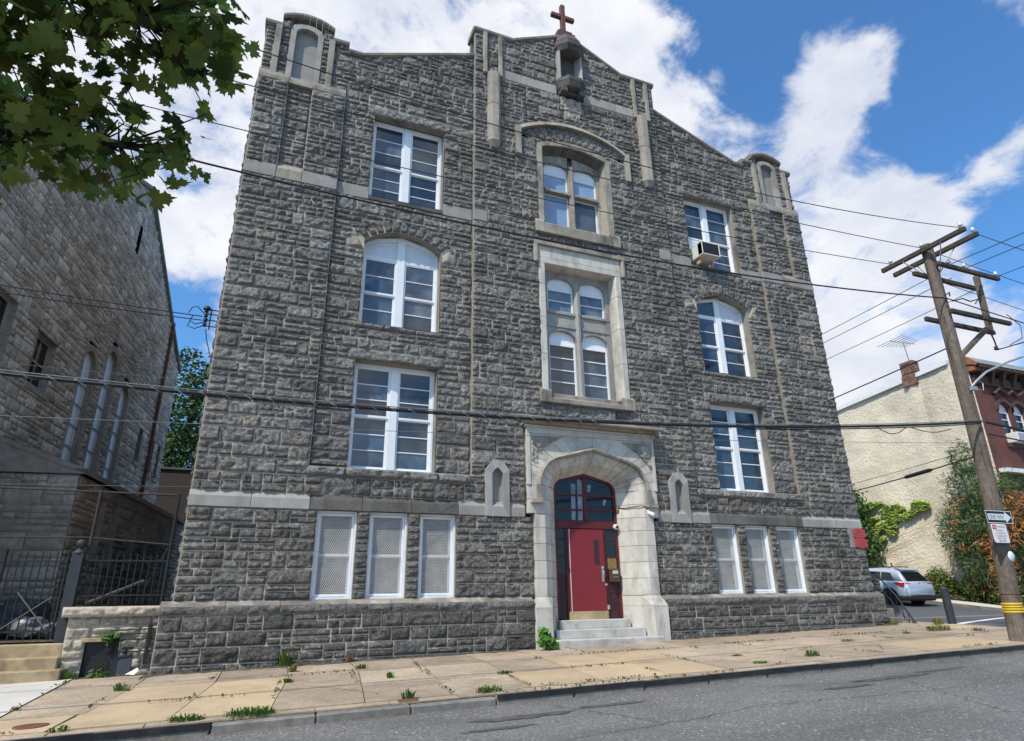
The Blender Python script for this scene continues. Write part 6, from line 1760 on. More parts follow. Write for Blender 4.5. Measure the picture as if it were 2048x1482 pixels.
# the fat spiral-lashed telephone bundle
o, pts = wire('fat spiral wrapped cable bundle running across the whole facade above the red door', (LX, -5.22, 6.0), (16.9, -5.22, 5.56), 1.39, .030, n=60, name='cable_bundle')
m = MB()
def helix(pts, r, turns_per_m, rw):
    L = 0; out = []
    for p, q in zip(pts, pts[1:]):
        d = (q - p); n = max(2, int(d.length * 14))
        for i in range(n):
            c = p.lerp(q, i / n); a = 2 * math.pi * turns_per_m * (L + d.length * i / n)
            out.append((c.x, c.y + r * math.cos(a), c.z + r * math.sin(a)))
        L += d.length
    return out
near = [p for p in pts if -7 < p.x < 6]
m.tube(helix(near, .034, 3.2, .01), .009, 4); m.tube([(p.x, p.y - .01, p.z + .045) for p in pts], .009, 5)
m.build('lashing', 'wire_grey', o)
m = MB(); m.tube([(p.x, p.y + .02, p.z - .048) for p in pts if p.x > 8.5], .014, 5)
for x0, x1, dz in ((13.0, 14.0, .16), (14.2, 15.6, .10)):
    m.tube([(x0 + (x1 - x0) * t, -5.24, 5.05 + .0 * t - dz * math.sin(math.pi * t) + .065 * (x0 + (x1 - x0) * t - 12.5)) for t in [i / 8 for i in range(9)]], .010, 5)
m.build('drop_cable', 'wire_black', o)
wire('thin grey wire below the cable bundle', (LX, -4.7, 3.6), (16.95, PY - .2, 5.02), .38, .005, 'wire_grey')
wire('thin grey wire lowest on the left, passing the church and the school base windows', (LX, -4.75, 2.9), (4.9, -.1, 4.1), .25, .004, 'wire_grey')
wire('upper strand of the twisted service drop to the insulator rack', (LX, -2.2, 8.8), (-1.86, .7, 8.10), .42, .012, n=30)
wire('lower strand of the twisted service drop to the insulator rack', (LX, -2.2, 8.62), (-1.86, .7, 8.00), .50, .012, n=30)
wire('thin wire at mid height on the church side', (LX, -3.5, 6.6), (-1.45, .4, 6.35), .5, .004, 'wire_grey')
# beyond the pole, along the main street
wire('wire running on to the right from the near end of the upper crossarm', INS[1], (60, -6.4, 11.6), .9, .010)
wire('wire running on to the right from behind the upper crossarm', (17.3, -5.0, 10.72), (60, -5.2, 11.3), 1.1, .010)
wire('wire running on to the right from the far end of the upper crossarm', (17.3, -4.02, 10.72), (60, -4.1, 11.0), 1.2, .010)
wire('black secondary cable running on to the right from the pole', (px(9.1), PY - .18, 9.12), (60, -5.2, 10.2), 1.2, .016)
wire('fat cable bundle running on to the right from the pole', (17.1, -5.22, 5.56), (60, -5.6, 6.0), .9, .034, name='cable_bundle')
wire('second cable running on to the right just under the fat bundle', (17.1, -5.2, 5.25), (60, -5.4, 6.2), .9, .018)
# along the side street
for k, (p, lab) in enumerate(((INS[4], 'innermost'), (INS[5], 'middle'), (INS[6], 'outermost'))):
    wire('%s wire of the three running up the side street from the side arms' % lab, (p[0], p[1] + .4, p[2] - .1), (p[0] + 3.0, 46, 12.2), .8, .010)
    wire('%s wire of the three coming over the street to the side arms' % lab, (p[0], p[1], p[2]), (p[0] - 1.2, -40, 10.6), .7, .010)
wire('black cable from the side arm strut going down behind the school', (px(7.9), PY + .2, 7.75), (24.5, 42, 10.5), .9, .018)
wire('black feeder cable coming over the street to the pole strut', (18.9, PY, 7.9), (17.6, -40, 8.4), .7, .016)
o, pts = wire('low telephone cable with a splice case in front of the cream house wall', (17.0, PY + .2, 4.75), (30.0, 24, 7.2), .55, .018)
m = MB(); i0 = 6
p, q = pts[2].lerp(pts[3], .3), pts[4].lerp(pts[5], .2)
m.tube([p, p.lerp(q, .12), p.lerp(q, .9), q], [.02, .055, .055, .02], 10); m.build('splice_case', 'iron', o)
wire('thin guy strand above the splice case in front of the cream house', (17.0, PY + .2, 4.95), (30.5, 22, 7.6), .45, .008)
m = MB(); m.tube([(18.86, PY, 8.4), (18.88, PY - .02, 8.2), (18.9, PY - .02, 7.95)], .02, 6); m.tube([(19.3, PY - .3, 8.95), (19.6, PY - .4, 8.6), (19.5, PY - .4, 8.2), (19.0, PY - .3, 7.95)], .012, 5); m.lathe((18.9, PY, 7.9), [(.03, 0), (.07, .03), (.03, .06), (.06, .10), (.0, .12)], 10)
m.build('jumper', 'wire_black', pole)
m = MB()
for (a, b_, c) in (((16.8, PY - .25, 9.12), (16.9, PY - .35, 9.2), (17.05, PY - .25, 9.16)), ((17.2, PY - .2, 9.05), (17.5, PY - .3, 9.14), (17.8, PY - .3, 9.1)), ((17.8, PY - .3, 9.1), (18.1, PY - .35, 9.2), (18.0, PY - .3, 9.06))): m.tube([a, b_, c], .018, 5)
m.build('cable_clamp', 'wire_black', pole)
# ------------------------------------------------------------------ cream row house beyond the side street
HX, HY = 33.8, 4.5
house = thing('row_house', 'three storey row house with a cream stucco side wall and red brown front', 'house', (HX + 4, HY + 6, .6))
zr = lambda y: 13.15 - (y - HY) * .085                             # roof falls to the back
m = MB()                                                            # stucco wall as a fine uneven sheet
ny, nz = 90, 70
ys = np.linspace(HY, HY + 22, ny + 1); ts = np.linspace(0, 1, nz + 1)
Yg, Tg = np.meshgrid(ys, ts)
Zg = .2 + Tg * (zr(Yg) - .2)
Pn = np.stack([Yg.ravel() * 1.0, Zg.ravel(), 0 * Yg.ravel()], 1)
dx = (vnoise(Pn, 1.4, 3) - .5) * .05 + (vnoise(Pn * [1, 1.6, 1], 4.5, 4) - .5) * .05 + (vnoise(Pn, .35, 6) - .5) * .10
dx += -.10 * np.exp(-((Yg.ravel() - (HY + 3.15)) / .35) ** 2)       # chimney breast
V = [(HX + d, y, z) for d, y, z in zip(dx, Yg.ravel(), Zg.ravel())]
F = [(j * (ny + 1) + i + 1, j * (ny + 1) + i, (j + 1) * (ny + 1) + i, (j + 1) * (ny + 1) + i + 1) for j in range(nz) for i in range(ny)]
m.smooth = True; m.add(V, F)
cy_ = np.array([[(ys[i] + ys[i + 1]) / 2 for i in range(ny)] for j in range(nz)]).ravel(); cz_ = np.array([[.2 + (j + .5) / nz * 12.6 for i in range(ny)] for j in range(nz)]).ravel()
nn_ = vnoise(np.stack([cy_ * 3, cz_ * .5, 0 * cy_], 1), 1.0, 21); n2_ = vnoise(np.stack([cy_, cz_ * .6, 0 * cy_], 1), .8, 22)
m.t = list(np.clip(.72 - .55 * nn_ * np.exp(-((cy_ - HY - 2.6 + (cz_ - 9) * .10) / .33) ** 2) - .30 * np.exp(-((cz_ - 1.6) / .7) ** 2) * n2_ - .35 * (n2_ - .4), .05, 1))
m.build('stucco_wall', 'stucco', house, tone=True)
m = MB(); m.quad((HX + .1, HY + .01, .2), (HX + 13, HY + .01, .2), (HX + 13, HY + .01, 13), (HX + .1, HY + .01, 13)) if False else None
m.add([(HX, HY + .3, zr(HY)), (HX + 13, HY + .3, zr(HY)), (HX + 13, HY + 22, zr(HY + 22)), (HX, HY + 22, zr(HY + 22))], [(0, 1, 2, 3)])
m.add([(HX + 13, HY + .3, 0), (HX + 13, HY + 22, 0), (HX + 13, HY + 22, zr(HY + 22)), (HX + 13, HY + .3, zr(HY))], [(0, 1, 2, 3)]); m.build('roof', 'roof_grey', house)
m = MB(); m.add([(HX - .14, HY + .9, zr(HY + .9) - .02), (HX - .14, HY + 22, zr(HY + 22) - .02), (HX - .14, HY + 22, zr(HY + 22) + .22), (HX - .14, HY + .9, zr(HY + .9) + .22), (HX + .3, HY + .9, zr(HY + .9) - .02), (HX + .3, HY + 22, zr(HY + 22) - .02), (HX + .3, HY + 22, zr(HY + 22) + .22), (HX + .3, HY + .9, zr(HY + .9) + .22)], [(0, 1, 2, 3), (3, 2, 6, 7), (0, 3, 7, 4), (1, 5, 6, 2), (4, 5, 1, 0)]); m.build('roof_edge', 'roof_white', house)
# brick front with arched windows
fm = MB()
HF = [(HX + 2.05, 8.6, 10.35, .48), (HX + 3.25, 8.6, 10.35, .48), (HX + 6.3, 8.6, 10.35, .48), (HX + 8.0, 8.6, 10.35, .48), (HX + 2.6, 3.4, 5.9, .8), (HX + 7.0, 3.4, 5.9, .8)]
brk = []
xs = sorted({HX, HX + 13.0} | {h[0] - h[3] for h in HF} | {h[0] + h[3] for h in HF})
for a, c in zip(xs, xs[1:]):
    hs = sorted([h for h in HF if h[0] - h[3] <= (a + c) / 2 <= h[0] + h[3]], key=lambda h: h[1])
    z = .2
    for h in hs:
        fm.quad((a, HY, z), (c, HY, z), (c, HY, h[1]), (a, HY, h[1]))
        z = h[2] + h[3]
    fm.quad((a, HY, z), (c, HY, z), (c, HY, 12.1), (a, HY, 12.1))
for x, z0, z1, hw in HF:
    A = [(x - hw * math.cos(math.pi * k / 10), z1 + hw * math.sin(math.pi * k / 10)) for k in range(11)]
    fm.strip([(p, HY, q) for p, q in A], [(p, HY, z1 + hw) for p, q in A])
    pts = [(x - hw, z0)] + A + [(x + hw, z0)]
    fm.strip([(p, HY, q) for p, q in pts], [(p, HY + .22, q) for p, q in pts], closed=True)
fm.build('brick_front', 'red_brick', house)
for x, z0, z1, hw in HF:
    fr, gl, bd = MB(), MB(), MB()
    y = HY + .15
    A = [(x - hw * math.cos(math.pi * k / 10), z1 + hw * math.sin(math.pi * k / 10)) for k in range(11)]
    for p, q in ((x - hw, x - hw + .07), (x + hw - .07, x + hw)): fr.box(p, q, y, y + .06, z0, z1)
    for z in (z0, (z0 + z1) / 2, z1 - .07): fr.box(x - hw + .07, x + hw - .07, y, y + .06, z, z + .08)
    for z in (z0 + .25 * (z1 - z0), z0 + .75 * (z1 - z0)): fr.box(x - hw + .07, x + hw - .07, y + .02, y + .05, z, z + .04)
    bd.poly([(p, y + .03, q) for p, q in A] + [])
    gl.quad((x - hw, y + .045, z0), (x + hw, y + .045, z0), (x + hw, y + .045, z1), (x - hw, y + .045, z1))
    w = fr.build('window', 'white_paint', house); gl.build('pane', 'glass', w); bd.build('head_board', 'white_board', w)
    s_ = MB(); s_.box(x - hw - .15, x + hw + .15, HY - .1, HY + .12, z0 - .22, z0); s_.build('sill', 'brown_cornice', w)
    h = MB(); A1 = [(x - (hw + .03) * math.cos(math.pi * k / 10), z1 + (hw + .03) * math.sin(math.pi * k / 10)) for k in range(11)]; A2 = [(x - (hw + .22) * math.cos(math.pi * k / 10), z1 + (hw + .22) * math.sin(math.pi * k / 10)) for k in range(11)]
    h.strip([(p, HY - .08, q) for p, q in A1], [(p, HY - .08, q) for p, q in A2]); h.strip([(p, HY - .08, q) for p, q in A2], [(p, HY, q) for p, q in A2]); h.strip([(p, HY - .08, q) for p, q in A1], [(p, HY, q) for p, q in A1])
    h.build('window_hood', 'brown_cornice', w)
m = MB()
m.box(HX + .1, HX + 13, HY - .12, HY + .1, 11.65, 12.15); m.box(HX + .05, HX + 13, HY - .55, HY + .1, 12.45, 12.62)
for k in range(14): m.prism_yz([(HY - .48, 12.45), (HY - .1, 12.45), (HY - .1, 11.75), (HY - .2, 11.75)], HX + .4 + k * .9, HX + .58 + k * .9)
for k in range(4):
    x = HX + 2.9 + k * 2.9
    m.tube([(x - 1.5, HY - .1, 11.2), (x - 1.0, HY - .14, 11.55), (x - .4, HY - .12, 11.25), (x, HY - .16, 11.5), (x + .4, HY - .12, 11.25), (x + 1.0, HY - .14, 11.55)], .09, 6)
m.build('cornice', 'brown_cornice', house, bevel=.01)
m = MB(); m.prism_yz([(HY - .58, 12.62), (HY + .3, 12.62), (HY + .3, 13.2), (HY + .1, 13.25)], HX - .1, HX + 13); m.build('cornice_roof', 'slate_roof', house)
m = MB(); m.prism_yz([(HY - .62, 12.60), (HY - .5, 12.52), (HY + .62, 13.0), (HY + .62, 13.32), (HY + .1, 13.32)], HX - .16, HX - .02); m.box(HX - .1, HX + .5, HY - .4, HY + .05, 12.3, 12.55); m.build('fascia_end', 'rust_fascia', house)
m = MB(); m.box(HX + .2, HX + 13, HY - .35, HY + .05, 7.0, 7.2); m.box(HX + .2, HX + 13, HY - .25, HY + .05, 2.6, 2.8); m.build('string_course', 'roof_white', house)
o = thing('chimney', 'crumbling brick chimney on the cream house roof edge', 'chimney', (HX + .1, HY + 3.1, zr(HY + 3.1)))
m = MB()
r_ = random.Random(8)
for k in range(14):
    z = zr(HY + 3.1) - .3 + k * .10; j = r_.uniform(-.02, .02)
    m.box(HX - .12 + j, HX + .42 + j, HY + 2.75 + j, HY + 3.5 + j, z, z + .088)
m.box(HX - .15, HX + .45, HY + 2.7, HY + 3.55, zr(HY + 3.1) - .35, zr(HY + 3.1) + .25)
m.build('stack', 'chimney_brick', o)
ant = thing('tv_antenna', 'spindly metal television aerial on the brick chimney', 'aerial', (HX + .1, HY + 3.1, 14.0))
m = MB(); m.tube([(HX + .1, HY + 3.0, 13.9), (HX + .1, HY + 3.1, 15.2)], .025, 6); m.build('mast', 'antenna', ant)
m = MB()
b0, b1 = Vector((HX - 1.0, HY + 3.1, 15.15)), Vector((HX + 1.1, HY + 3.1, 15.25))
m.tube([b0, b1], .018, 5); m.build('boom', 'antenna', ant)
m = MB()
for k in range(7):
    p = b0.lerp(b1, k / 7); L_ = .85 - k * .07
    m.tube([p + Vector((0, L_, -.05)), p, p + Vector((0, -L_, .05))], .017, 4)
m.build('element', 'antenna', ant)
o = thing('air_conditioner', 'white air conditioner in the arched upper window of the red front', 'air conditioner', (HX + 2.1, HY, 8.65))
m = MB(); m.box(HX + 1.72, HX + 2.42, HY - .45, HY + .1, 8.62, 9.12); m.build('casing', 'ac_white', o, bevel=.02)
m = MB(); m.box(HX + 1.78, HX + 2.36, HY - .462, HY - .45, 8.68, 9.06); m.build('grille', 'galv', o)
# ------------------------------------------------------------------ parked car
car = thing('parked_car', 'silver blue sport utility car parked at the far kerb, seen from behind', 'car', (28.75, 8.3, .8))
CXc, CY0 = 28.75, 6.1
zg = lambda y: gz(28.7, y) - .19
def cpt(x, y, z):
    return (CXc + x, CY0 + y, zg(CY0 + y * .5 + .8) * 1.0 + z)
def hull(secs, mb, close0=True, close1=True):
    n = len(secs[0]); vs = [p for s_ in secs for p in s_]
    fs = []
    for i in range(len(secs) - 1):
        for k in range(n): fs.append((i * n + k, i * n + (k + 1) % n, (i + 1) * n + (k + 1) % n, (i + 1) * n + k))
    if close0: fs.append(tuple(range(n - 1, -1, -1)))
    if close1: fs.append(tuple(range((len(secs) - 1) * n, len(secs) * n)))
    o_ = mb.smooth; mb.smooth = True; mb.add(vs, fs); mb.smooth = o_
def sec(y, zb, zsh, w, wt_=None, ztop=None, wtop=None):
    """closed section: sill zb, shoulder zsh half width w, then roof ztop half width wtop"""
    P = [(-w * .93, zb), (-w * .99, zb + .12), (-w, (zb + zsh) / 2), (-w * .985, zsh - .06), (-w * .95, zsh)]
    if ztop: P += [(-wtop - .04, ztop - .10), (-wtop + .06, ztop - .02), (-wtop * .5, ztop)]
    else: P += [(-w * .9, zsh + .01), (-w * .7, zsh + .02), (-w * .4, zsh + .03)]
    P = P + [(-x, z) for x, z in reversed(P)]
    return [cpt(x, y, z) for x, z in P]
m = MB()
hull([sec(0.0, .45, .78, .80), sec(.04, .40, .86, .88), sec(.12, .38, 1.02, .92)], m)
hull([sec(.10, .38, 1.06, .915), sec(.6, .36, 1.08, .925), sec(2.2, .36, 1.06, .925), sec(3.4, .36, 1.02, .92), sec(4.2, .38, .90, .88), sec(4.55, .42, .72, .78)], m)
m.build('body', 'car_paint', car)
m = MB()                                                            # greenhouse with sloping tailgate
g = lambda y, z0, w0, z1, w1: [cpt(-w0, y, z0), cpt(-w1, y + (0 if z1 == z0 else .0), z1), cpt(w1, y, z1), cpt(w0, y, z0)]
def gsec(y, w0, z1, w1): return [cpt(-w0, y, 1.0), cpt(-w1 - .03, y, z1 - .10), cpt(-w1 + .06, y, z1 - .015), cpt(-w1 * .5, y, z1), cpt(w1 * .5, y, z1), cpt(w1 - .06, y, z1 - .015), cpt(w1 + .03, y, z1 - .10), cpt(w0, y, 1.0)]
hull([gsec(.14, .88, 1.12, .84), gsec(.52, .87, 1.58, .66), gsec(.75, .87, 1.66, .65), gsec(1.6, .87, 1.69, .65), gsec(2.4, .87, 1.64, .63), gsec(3.2, .86, 1.12, .78)], m)
m.build('cabin', 'car_paint', car)
m = MB()                                                            # glass a little proud of the cabin
for s in (-1, 1):
    side = lambda y, z: cpt(s * (.885 - .225 * (z - 1.0) / .66 + .012), y, z)
    for poly in ([(.66, 1.14), (1.32, 1.12), (1.32, 1.50), (.86, 1.46)], [(1.38, 1.12), (2.20, 1.10), (2.08, 1.52), (1.38, 1.50)], [(2.26, 1.10), (3.0, 1.10), (2.42, 1.50), (2.14, 1.52)]):
        m.poly([side(y, z) for y, z in (poly if s < 0 else poly[::-1])])
rear = lambda x, z: cpt(x, .14 + (z - 1.12) * .826 - .015, z)
m.poly([rear(-.72, 1.10), rear(.72, 1.10), rear(.60, 1.50), rear(-.60, 1.50)])
m.build('window', 'car_glass', car)
m = MB(); m.add([cpt(-.62, .40, 1.60), cpt(.62, .40, 1.60), cpt(.62, .75, 1.67), cpt(-.62, .75, 1.67), cpt(-.60, .44, 1.54), cpt(.60, .44, 1.54)], [(0, 1, 2, 3), (4, 5, 1, 0)]); m.build('spoiler', 'car_paint', car)
m = MB()
for s in (-1, 1): m.tube([cpt(s * .62, .9, 1.69), cpt(s * .62, 1.1, 1.73), cpt(s * .61, 2.4, 1.71), cpt(s * .6, 2.6, 1.64)], .02, 6)
m.build('roof_rail', 'car_black', car)
m = MB()
hull([sec(-.03, .26, .46, .78), sec(.05, .24, .50, .90), sec(.5, .24, .46, .935), sec(.62, .26, .40, .935)], m)
for yw in (.95, 3.68):
    for s in (-1, 1):
        A = [(math.cos(math.pi * k / 14), math.sin(math.pi * k / 14)) for k in range(15)]
        o1 = [cpt(s * .935, yw + .46 * c, .34 + .46 * d) for c, d in A]; o2 = [cpt(s * .938, yw + .385 * c, .34 + .385 * d) for c, d in A]; m.strip(o1, o2)
        m.poly([cpt(s * .93, yw + .40 * c, .34 + .40 * d) for c, d in A])
    m.box(CXc - .93, CXc + .93, CY0 + yw - 1.0, CY0 + yw + .5, zg(CY0 + yw) + .30, zg(CY0 + yw) + .42)
m.box(CXc - .9, CXc + .9, CY0 + 1.4, CY0 + 3.3, zg(CY0 + 2) + .26, zg(CY0 + 2) + .42)
m.build('lower_trim', 'car_black', car)
for yw in (.95, 3.68):
    for s in (-1, 1):
        zc = zg(CY0 + yw) + .35
        cpos = (CXc + s * .83, CY0 + yw, zc)
        m = MB(); m.lathe(cpos, [(.20, -.115), (.33, -.115), (.355, -.08), (.355, .08), (.33, .115), (.20, .115)], 28, 'x'); w = m.build('wheel', 'tyre', car)
        m = MB(); m.lathe(cpos, [(.245, -.09), (.235, .0), (.245, .09)], 24, 'x')
        for k in range(5):
            a = 2 * math.pi * k / 5 + .3
            for da in (-.16, .16):
                m.obox((cpos[0] + s * .10, cpos[1], cpos[2]), (cpos[0] + s * .10, cpos[1] + .235 * math.cos(a + da), cpos[2] + .235 * math.sin(a + da)), .035, .02, (1, 0, 0))
        m.lathe((cpos[0] + s * .09, cpos[1], cpos[2]), [(.0, -.02), (.05, -.02), (.05, .02), (.0, .025)], 12, 'x'); m.build('rim', 'alloy', w)
for s in (-1, 1):
    m = MB(); m.add([cpt(s * .935, .62, .98), cpt(s * .94, .62, 1.03), cpt(s * .90, .105, 1.04), cpt(s * .56, .085, .99), cpt(s * .60, .075, .92), cpt(s * .80, .085, .84), cpt(s * .935, .2, .82)], [(0, 1, 2, 6), (2, 3, 4, 5), (2, 5, 6)]); m.build('tail_light', 'tail_red', car)
m = MB(); m.box(CXc - .28, CXc + .28, CY0 + .085, CY0 + .10, cpt(0, 0, .72)[2], cpt(0, 0, .89)[2]); np_ = m.build('plate_recess', 'car_black', car)
m = MB(); m.box(CXc - .155, CXc + .155, CY0 + .075, CY0 + .085, cpt(0, 0, .73)[2], cpt(0, 0, .88)[2]); m.build('number_plate', 'plate', np_)
m = MB(); m.lathe((CXc, CY0 + .09, cpt(0, 0, 1.02)[2]), [(.0, -.02), (.04, -.02), (.042, 0)], 14, 'y'); m.build('badge', 'galv', car)
# ------------------------------------------------------------------ bollard, stair rail at the school's far corner
bx, by = 20.0, -1.05
bo = thing('bollard', 'dark leaning steel bollard on the pavement corner', 'bollard', (bx, by, gz(bx, by)))
m = MB(); m.tube([(bx, by, gz(bx, by) - .1), (bx - .02, by, gz(bx, by) + 1.0)], .115, 16); m.build('shaft', 'bollard', bo)
m = MB(); m.lathe((bx - .02, by, gz(bx, by) + .98), [(.122, 0), (.122, .05), (.08, .085), (.0, .095)], 16); m.build('cap', 'bollard', bo)
sr = thing('side_stair', 'rubble stone steps with a thin black handrail at the far corner of the school', 'steps', (19.0, .8, .55))
rb = Masonry(131, cell=.05, gap=.01, relief=1.1)
rb.fill(18.25, 19.5, .3, 1.9, front(.75), H=.2, wmin=.25, wmax=.5)
rb.build('rubble_face', ['schist_plinth', 'mortar'], sr)
m = MB()
for k in range(5): m.box(18.24, 19.42, .12 + k * .24, 2.6, .4, .74 + k * .26)
m.build('step', 'kerb', sr, bevel=.015)
m = MB(); m.tube([(19.55, -.16, .58), (19.55, -.12, .68), (19.55, .28, 1.36), (19.55, .9, 2.1), (19.55, 2.2, 2.3)], .026, 8); m.tube([(19.55, -.05, .50), (19.55, .9, 1.75)], .014, 6)
for k in range(6): y = .0 + k * .16; m.tube([(19.55, y, .55 + y * .8), (19.55, y, .86 + y * 1.38)], .011, 5)
m.lathe((19.55, -.16, .46), [(.07, 0), (.08, .08), (.05, .16), (.0, .2)], 10)
m.build('handrail', 'iron', sr)
# ------------------------------------------------------------------ vegetation
def leafmesh(name, C, Nrm, Sz, shape, col, mt, parent=None, seed=0, asp=1.0, fold=.0):
    """many leaves in one mesh: C centres (n,3), Nrm normals, Sz sizes, shape outline [(x,y)], col (n,3)"""
    rs = np.random.RandomState(seed)
    n = len(C); C = np.asarray(C, float); Nrm = np.asarray(Nrm, float)
    Nrm /= np.linalg.norm(Nrm, axis=1)[:, None] + 1e-9
    rv = rs.normal(size=(n, 3)); ax = np.cross(Nrm, rv); ax /= np.linalg.norm(ax, axis=1)[:, None] + 1e-9
    bx_ = np.cross(Nrm, ax)
    sh = np.array(shape, float); k = len(sh)
    V = C[:, None, :] + (sh[None, :, 0:1] * ax[:, None, :] + sh[None, :, 1:2] * bx_[:, None, :] * asp) * np.asarray(Sz)[:, None, None]
    if fold: V = V - Nrm[:, None, :] * (np.abs(sh[:, 0]) * fold)[None, :, None] * np.asarray(Sz)[:, None, None] + Nrm[:, None, :] * (np.sin(sh[:, 1] * 2.5) * fold * .4)[None, :, None] * np.asarray(Sz)[:, None, None]
    me = bpy.data.meshes.new(name)
    me.vertices.add(n * k); me.vertices.foreach_set('co', V.astype(np.float32).ravel())
    me.loops.add(n * k); me.loops.foreach_set('vertex_index', np.arange(n * k, dtype=np.int32))
    me.polygons.add(n); me.polygons.foreach_set('loop_start', np.arange(0, n * k, k, dtype=np.int32))
    me.materials.append(MT[mt])
    a = me.color_attributes.new('Col', 'FLOAT_COLOR', 'POINT')
    cc = np.concatenate([np.repeat(np.asarray(col), k, 0), np.ones((n * k, 1))], 1)
    a.data.foreach_set('color', cc.astype(np.float32).ravel())
    me.update(calc_edges=True)
    o = bpy.data.objects.new(name, me); COL.objects.link(o); attach(o, parent)
    return o
OV = [(-.0, -.5), (.22, -.28), (.28, .0), (.18, .3), (0, .5), (-.18, .3), (-.28, 0), (-.22, -.28)]
NEEDLE = [(-.06, -.5), (.06, -.5), (.09, .1), (0, .5), (-.09, .1)]
half = [(0, -.02), (.10, -.20), (.30, -.28), (.30, -.12), (.52, -.02), (.44, .06), (.62, .20), (.42, .24), (.40, .34), (.24, .28), (.26, .42), (.38, .52), (.22, .58), (.16, .72), (.08, .66), (0, .95)]
MAPLE = half + [(-x, y) for x, y in reversed(half[1:-1])]
def blob_leaves(rs, blobs, n, jitter=1.0, hollow=.35):
    """points spread through ellipsoids, denser near the skin; returns centres and outward directions"""
    w = np.array([b[1][0] * b[1][1] * b[1][2] if isinstance(b[1], tuple) else b[1] ** 3 for b in blobs]) ** .75
    idx = rs.choice(len(blobs), n, p=w / w.sum())
    d = rs.normal(size=(n, 3)); d /= np.linalg.norm(d, axis=1)[:, None]
    r = hollow + (1 - hollow) * rs.rand(n) ** .5
    c = np.array([b[0] for b in blobs])[idx]
    s = np.array([b[1] if isinstance(b[1], tuple) else (b[1],) * 3 for b in blobs])[idx]
    return c + d * s * r[:, None] * (1 + .15 * rs.normal(size=(n, 1)) * jitter), d, idx
def greens(rs, n, base, spread=.35, hue=.2):
    k = 1 + spread * (rs.rand(n, 1) - .5) * 2
    h = 1 + hue * (rs.rand(n, 1) - .5) * np.array([[1.4, .2, -.6]])
    return np.clip(np.array(base)[None, :] * k * h, 0, 1)
# maple over the near pavement: trunk stands left of the photograph
rs = np.random.RandomState(4)
maple = thing('maple_tree', 'broad leaved maple whose dark branches hang into the top left of the picture', 'tree', (-4.6, -13.4, -.2))
B_ = []
def addb(p, r): B_.append((p, r))
for p, r in [((-1.7, -12.1, 4.75), .75), ((-1.2, -12.0, 4.55), .6), ((-.75, -12.0, 4.4), .42), ((-.55, -12.1, 4.3), .25), ((-1.5, -11.5, 4.0), .5), ((-1.1, -11.5, 4.05), .42), ((-.75, -11.4, 4.0), .26),
             ((-2.2, -11.5, 4.2), .7), ((-1.85, -11.2, 3.75), .36), ((-2.5, -12.4, 5.0), .9), ((-1.4, -12.6, 5.3), .8), ((-3.0, -12.8, 5.6), 1.1), ((-2.4, -11.4, 3.75), .42), ((-1.9, -12.9, 6.0), .9), ((-3.4, -12.0, 4.6), .9),
             ((-4.5, -13.2, 6.5), 1.6), ((-5.6, -13.8, 5.8), 1.5), ((-3.8, -14.6, 6.6), 1.4), ((-4.8, -12.0, 5.5), 1.2), ((-1.0, -12.5, 4.95), .5), ((-2.05, -10.9, 3.55), .3), ((-1.95, -11.1, 3.75), .3)]:
    addb(p, r)
n = 11000
C, D, idx = blob_leaves(rs, B_, n, hollow=.1)
Nn = D * .4 + rs.normal(size=(n, 3)) * .55 + np.array([0, 0, .75])
col = greens(rs, n, (.165, .215, .045), .65, .45)
leafmesh('crown', C, Nn, rs.uniform(.065, .145, n), [(x, y - .35) for x, y in MAPLE], col, 'leaf_maple', maple, 5, fold=.25)
m = MB()
T0 = Vector((-4.6, -13.4, -.3))
m.tube([T0, (-4.55, -13.35, 1.2), (-4.5, -13.3, 2.6), (-4.4, -13.2, 4.2), (-4.3, -13.1, 6.2), (-4.4, -13.2, 7.6)], [.26, .21, .19, .16, .10, .03], 12)
br = [[(-4.45, -13.25, 3.2), (-3.4, -12.7, 4.1), (-2.4, -12.2, 4.5), (-1.5, -12.0, 4.55), (-.8, -12.0, 4.4)], [(-4.4, -13.2, 3.6), (-3.2, -12.2, 4.3), (-2.3, -11.6, 4.15), (-1.6, -11.45, 3.95), (-.9, -11.45, 4.0)], [(-4.4, -13.2, 4.2), (-3.0, -12.8, 5.3), (-1.8, -12.7, 5.6)], [(-4.5, -13.3, 3.8), (-5.4, -13.8, 5.2)], [(-4.35, -13.15, 4.8), (-3.8, -14.4, 6.2)]]
for b_ in br: m.tube(b_, [.07 * (1 - .8 * i / (len(b_) - 1)) + .006 for i in range(len(b_))], 7)
m.build('trunk', 'bark', maple)
m = MB(); r_ = random.Random(9)
BV = [Vector(p).lerp(Vector(q), k / 7) for b_ in br for p, q in zip(b_, b_[1:]) for k in range(7)]
for i in range(0, n, 3):
    c = Vector(C[i]); q = min(BV, key=lambda v: (v - c).length)
    if (q - c).length < 1.0 and r_.random() < .75:
        mid = c.lerp(q, .5) + Vector((r_.uniform(-.12, .12), r_.uniform(-.12, .12), r_.uniform(-.02, .12))); m.tube([c, mid, q], [.003, .005, .009], 3, caps=False)
m.build('twig', 'twig', maple)
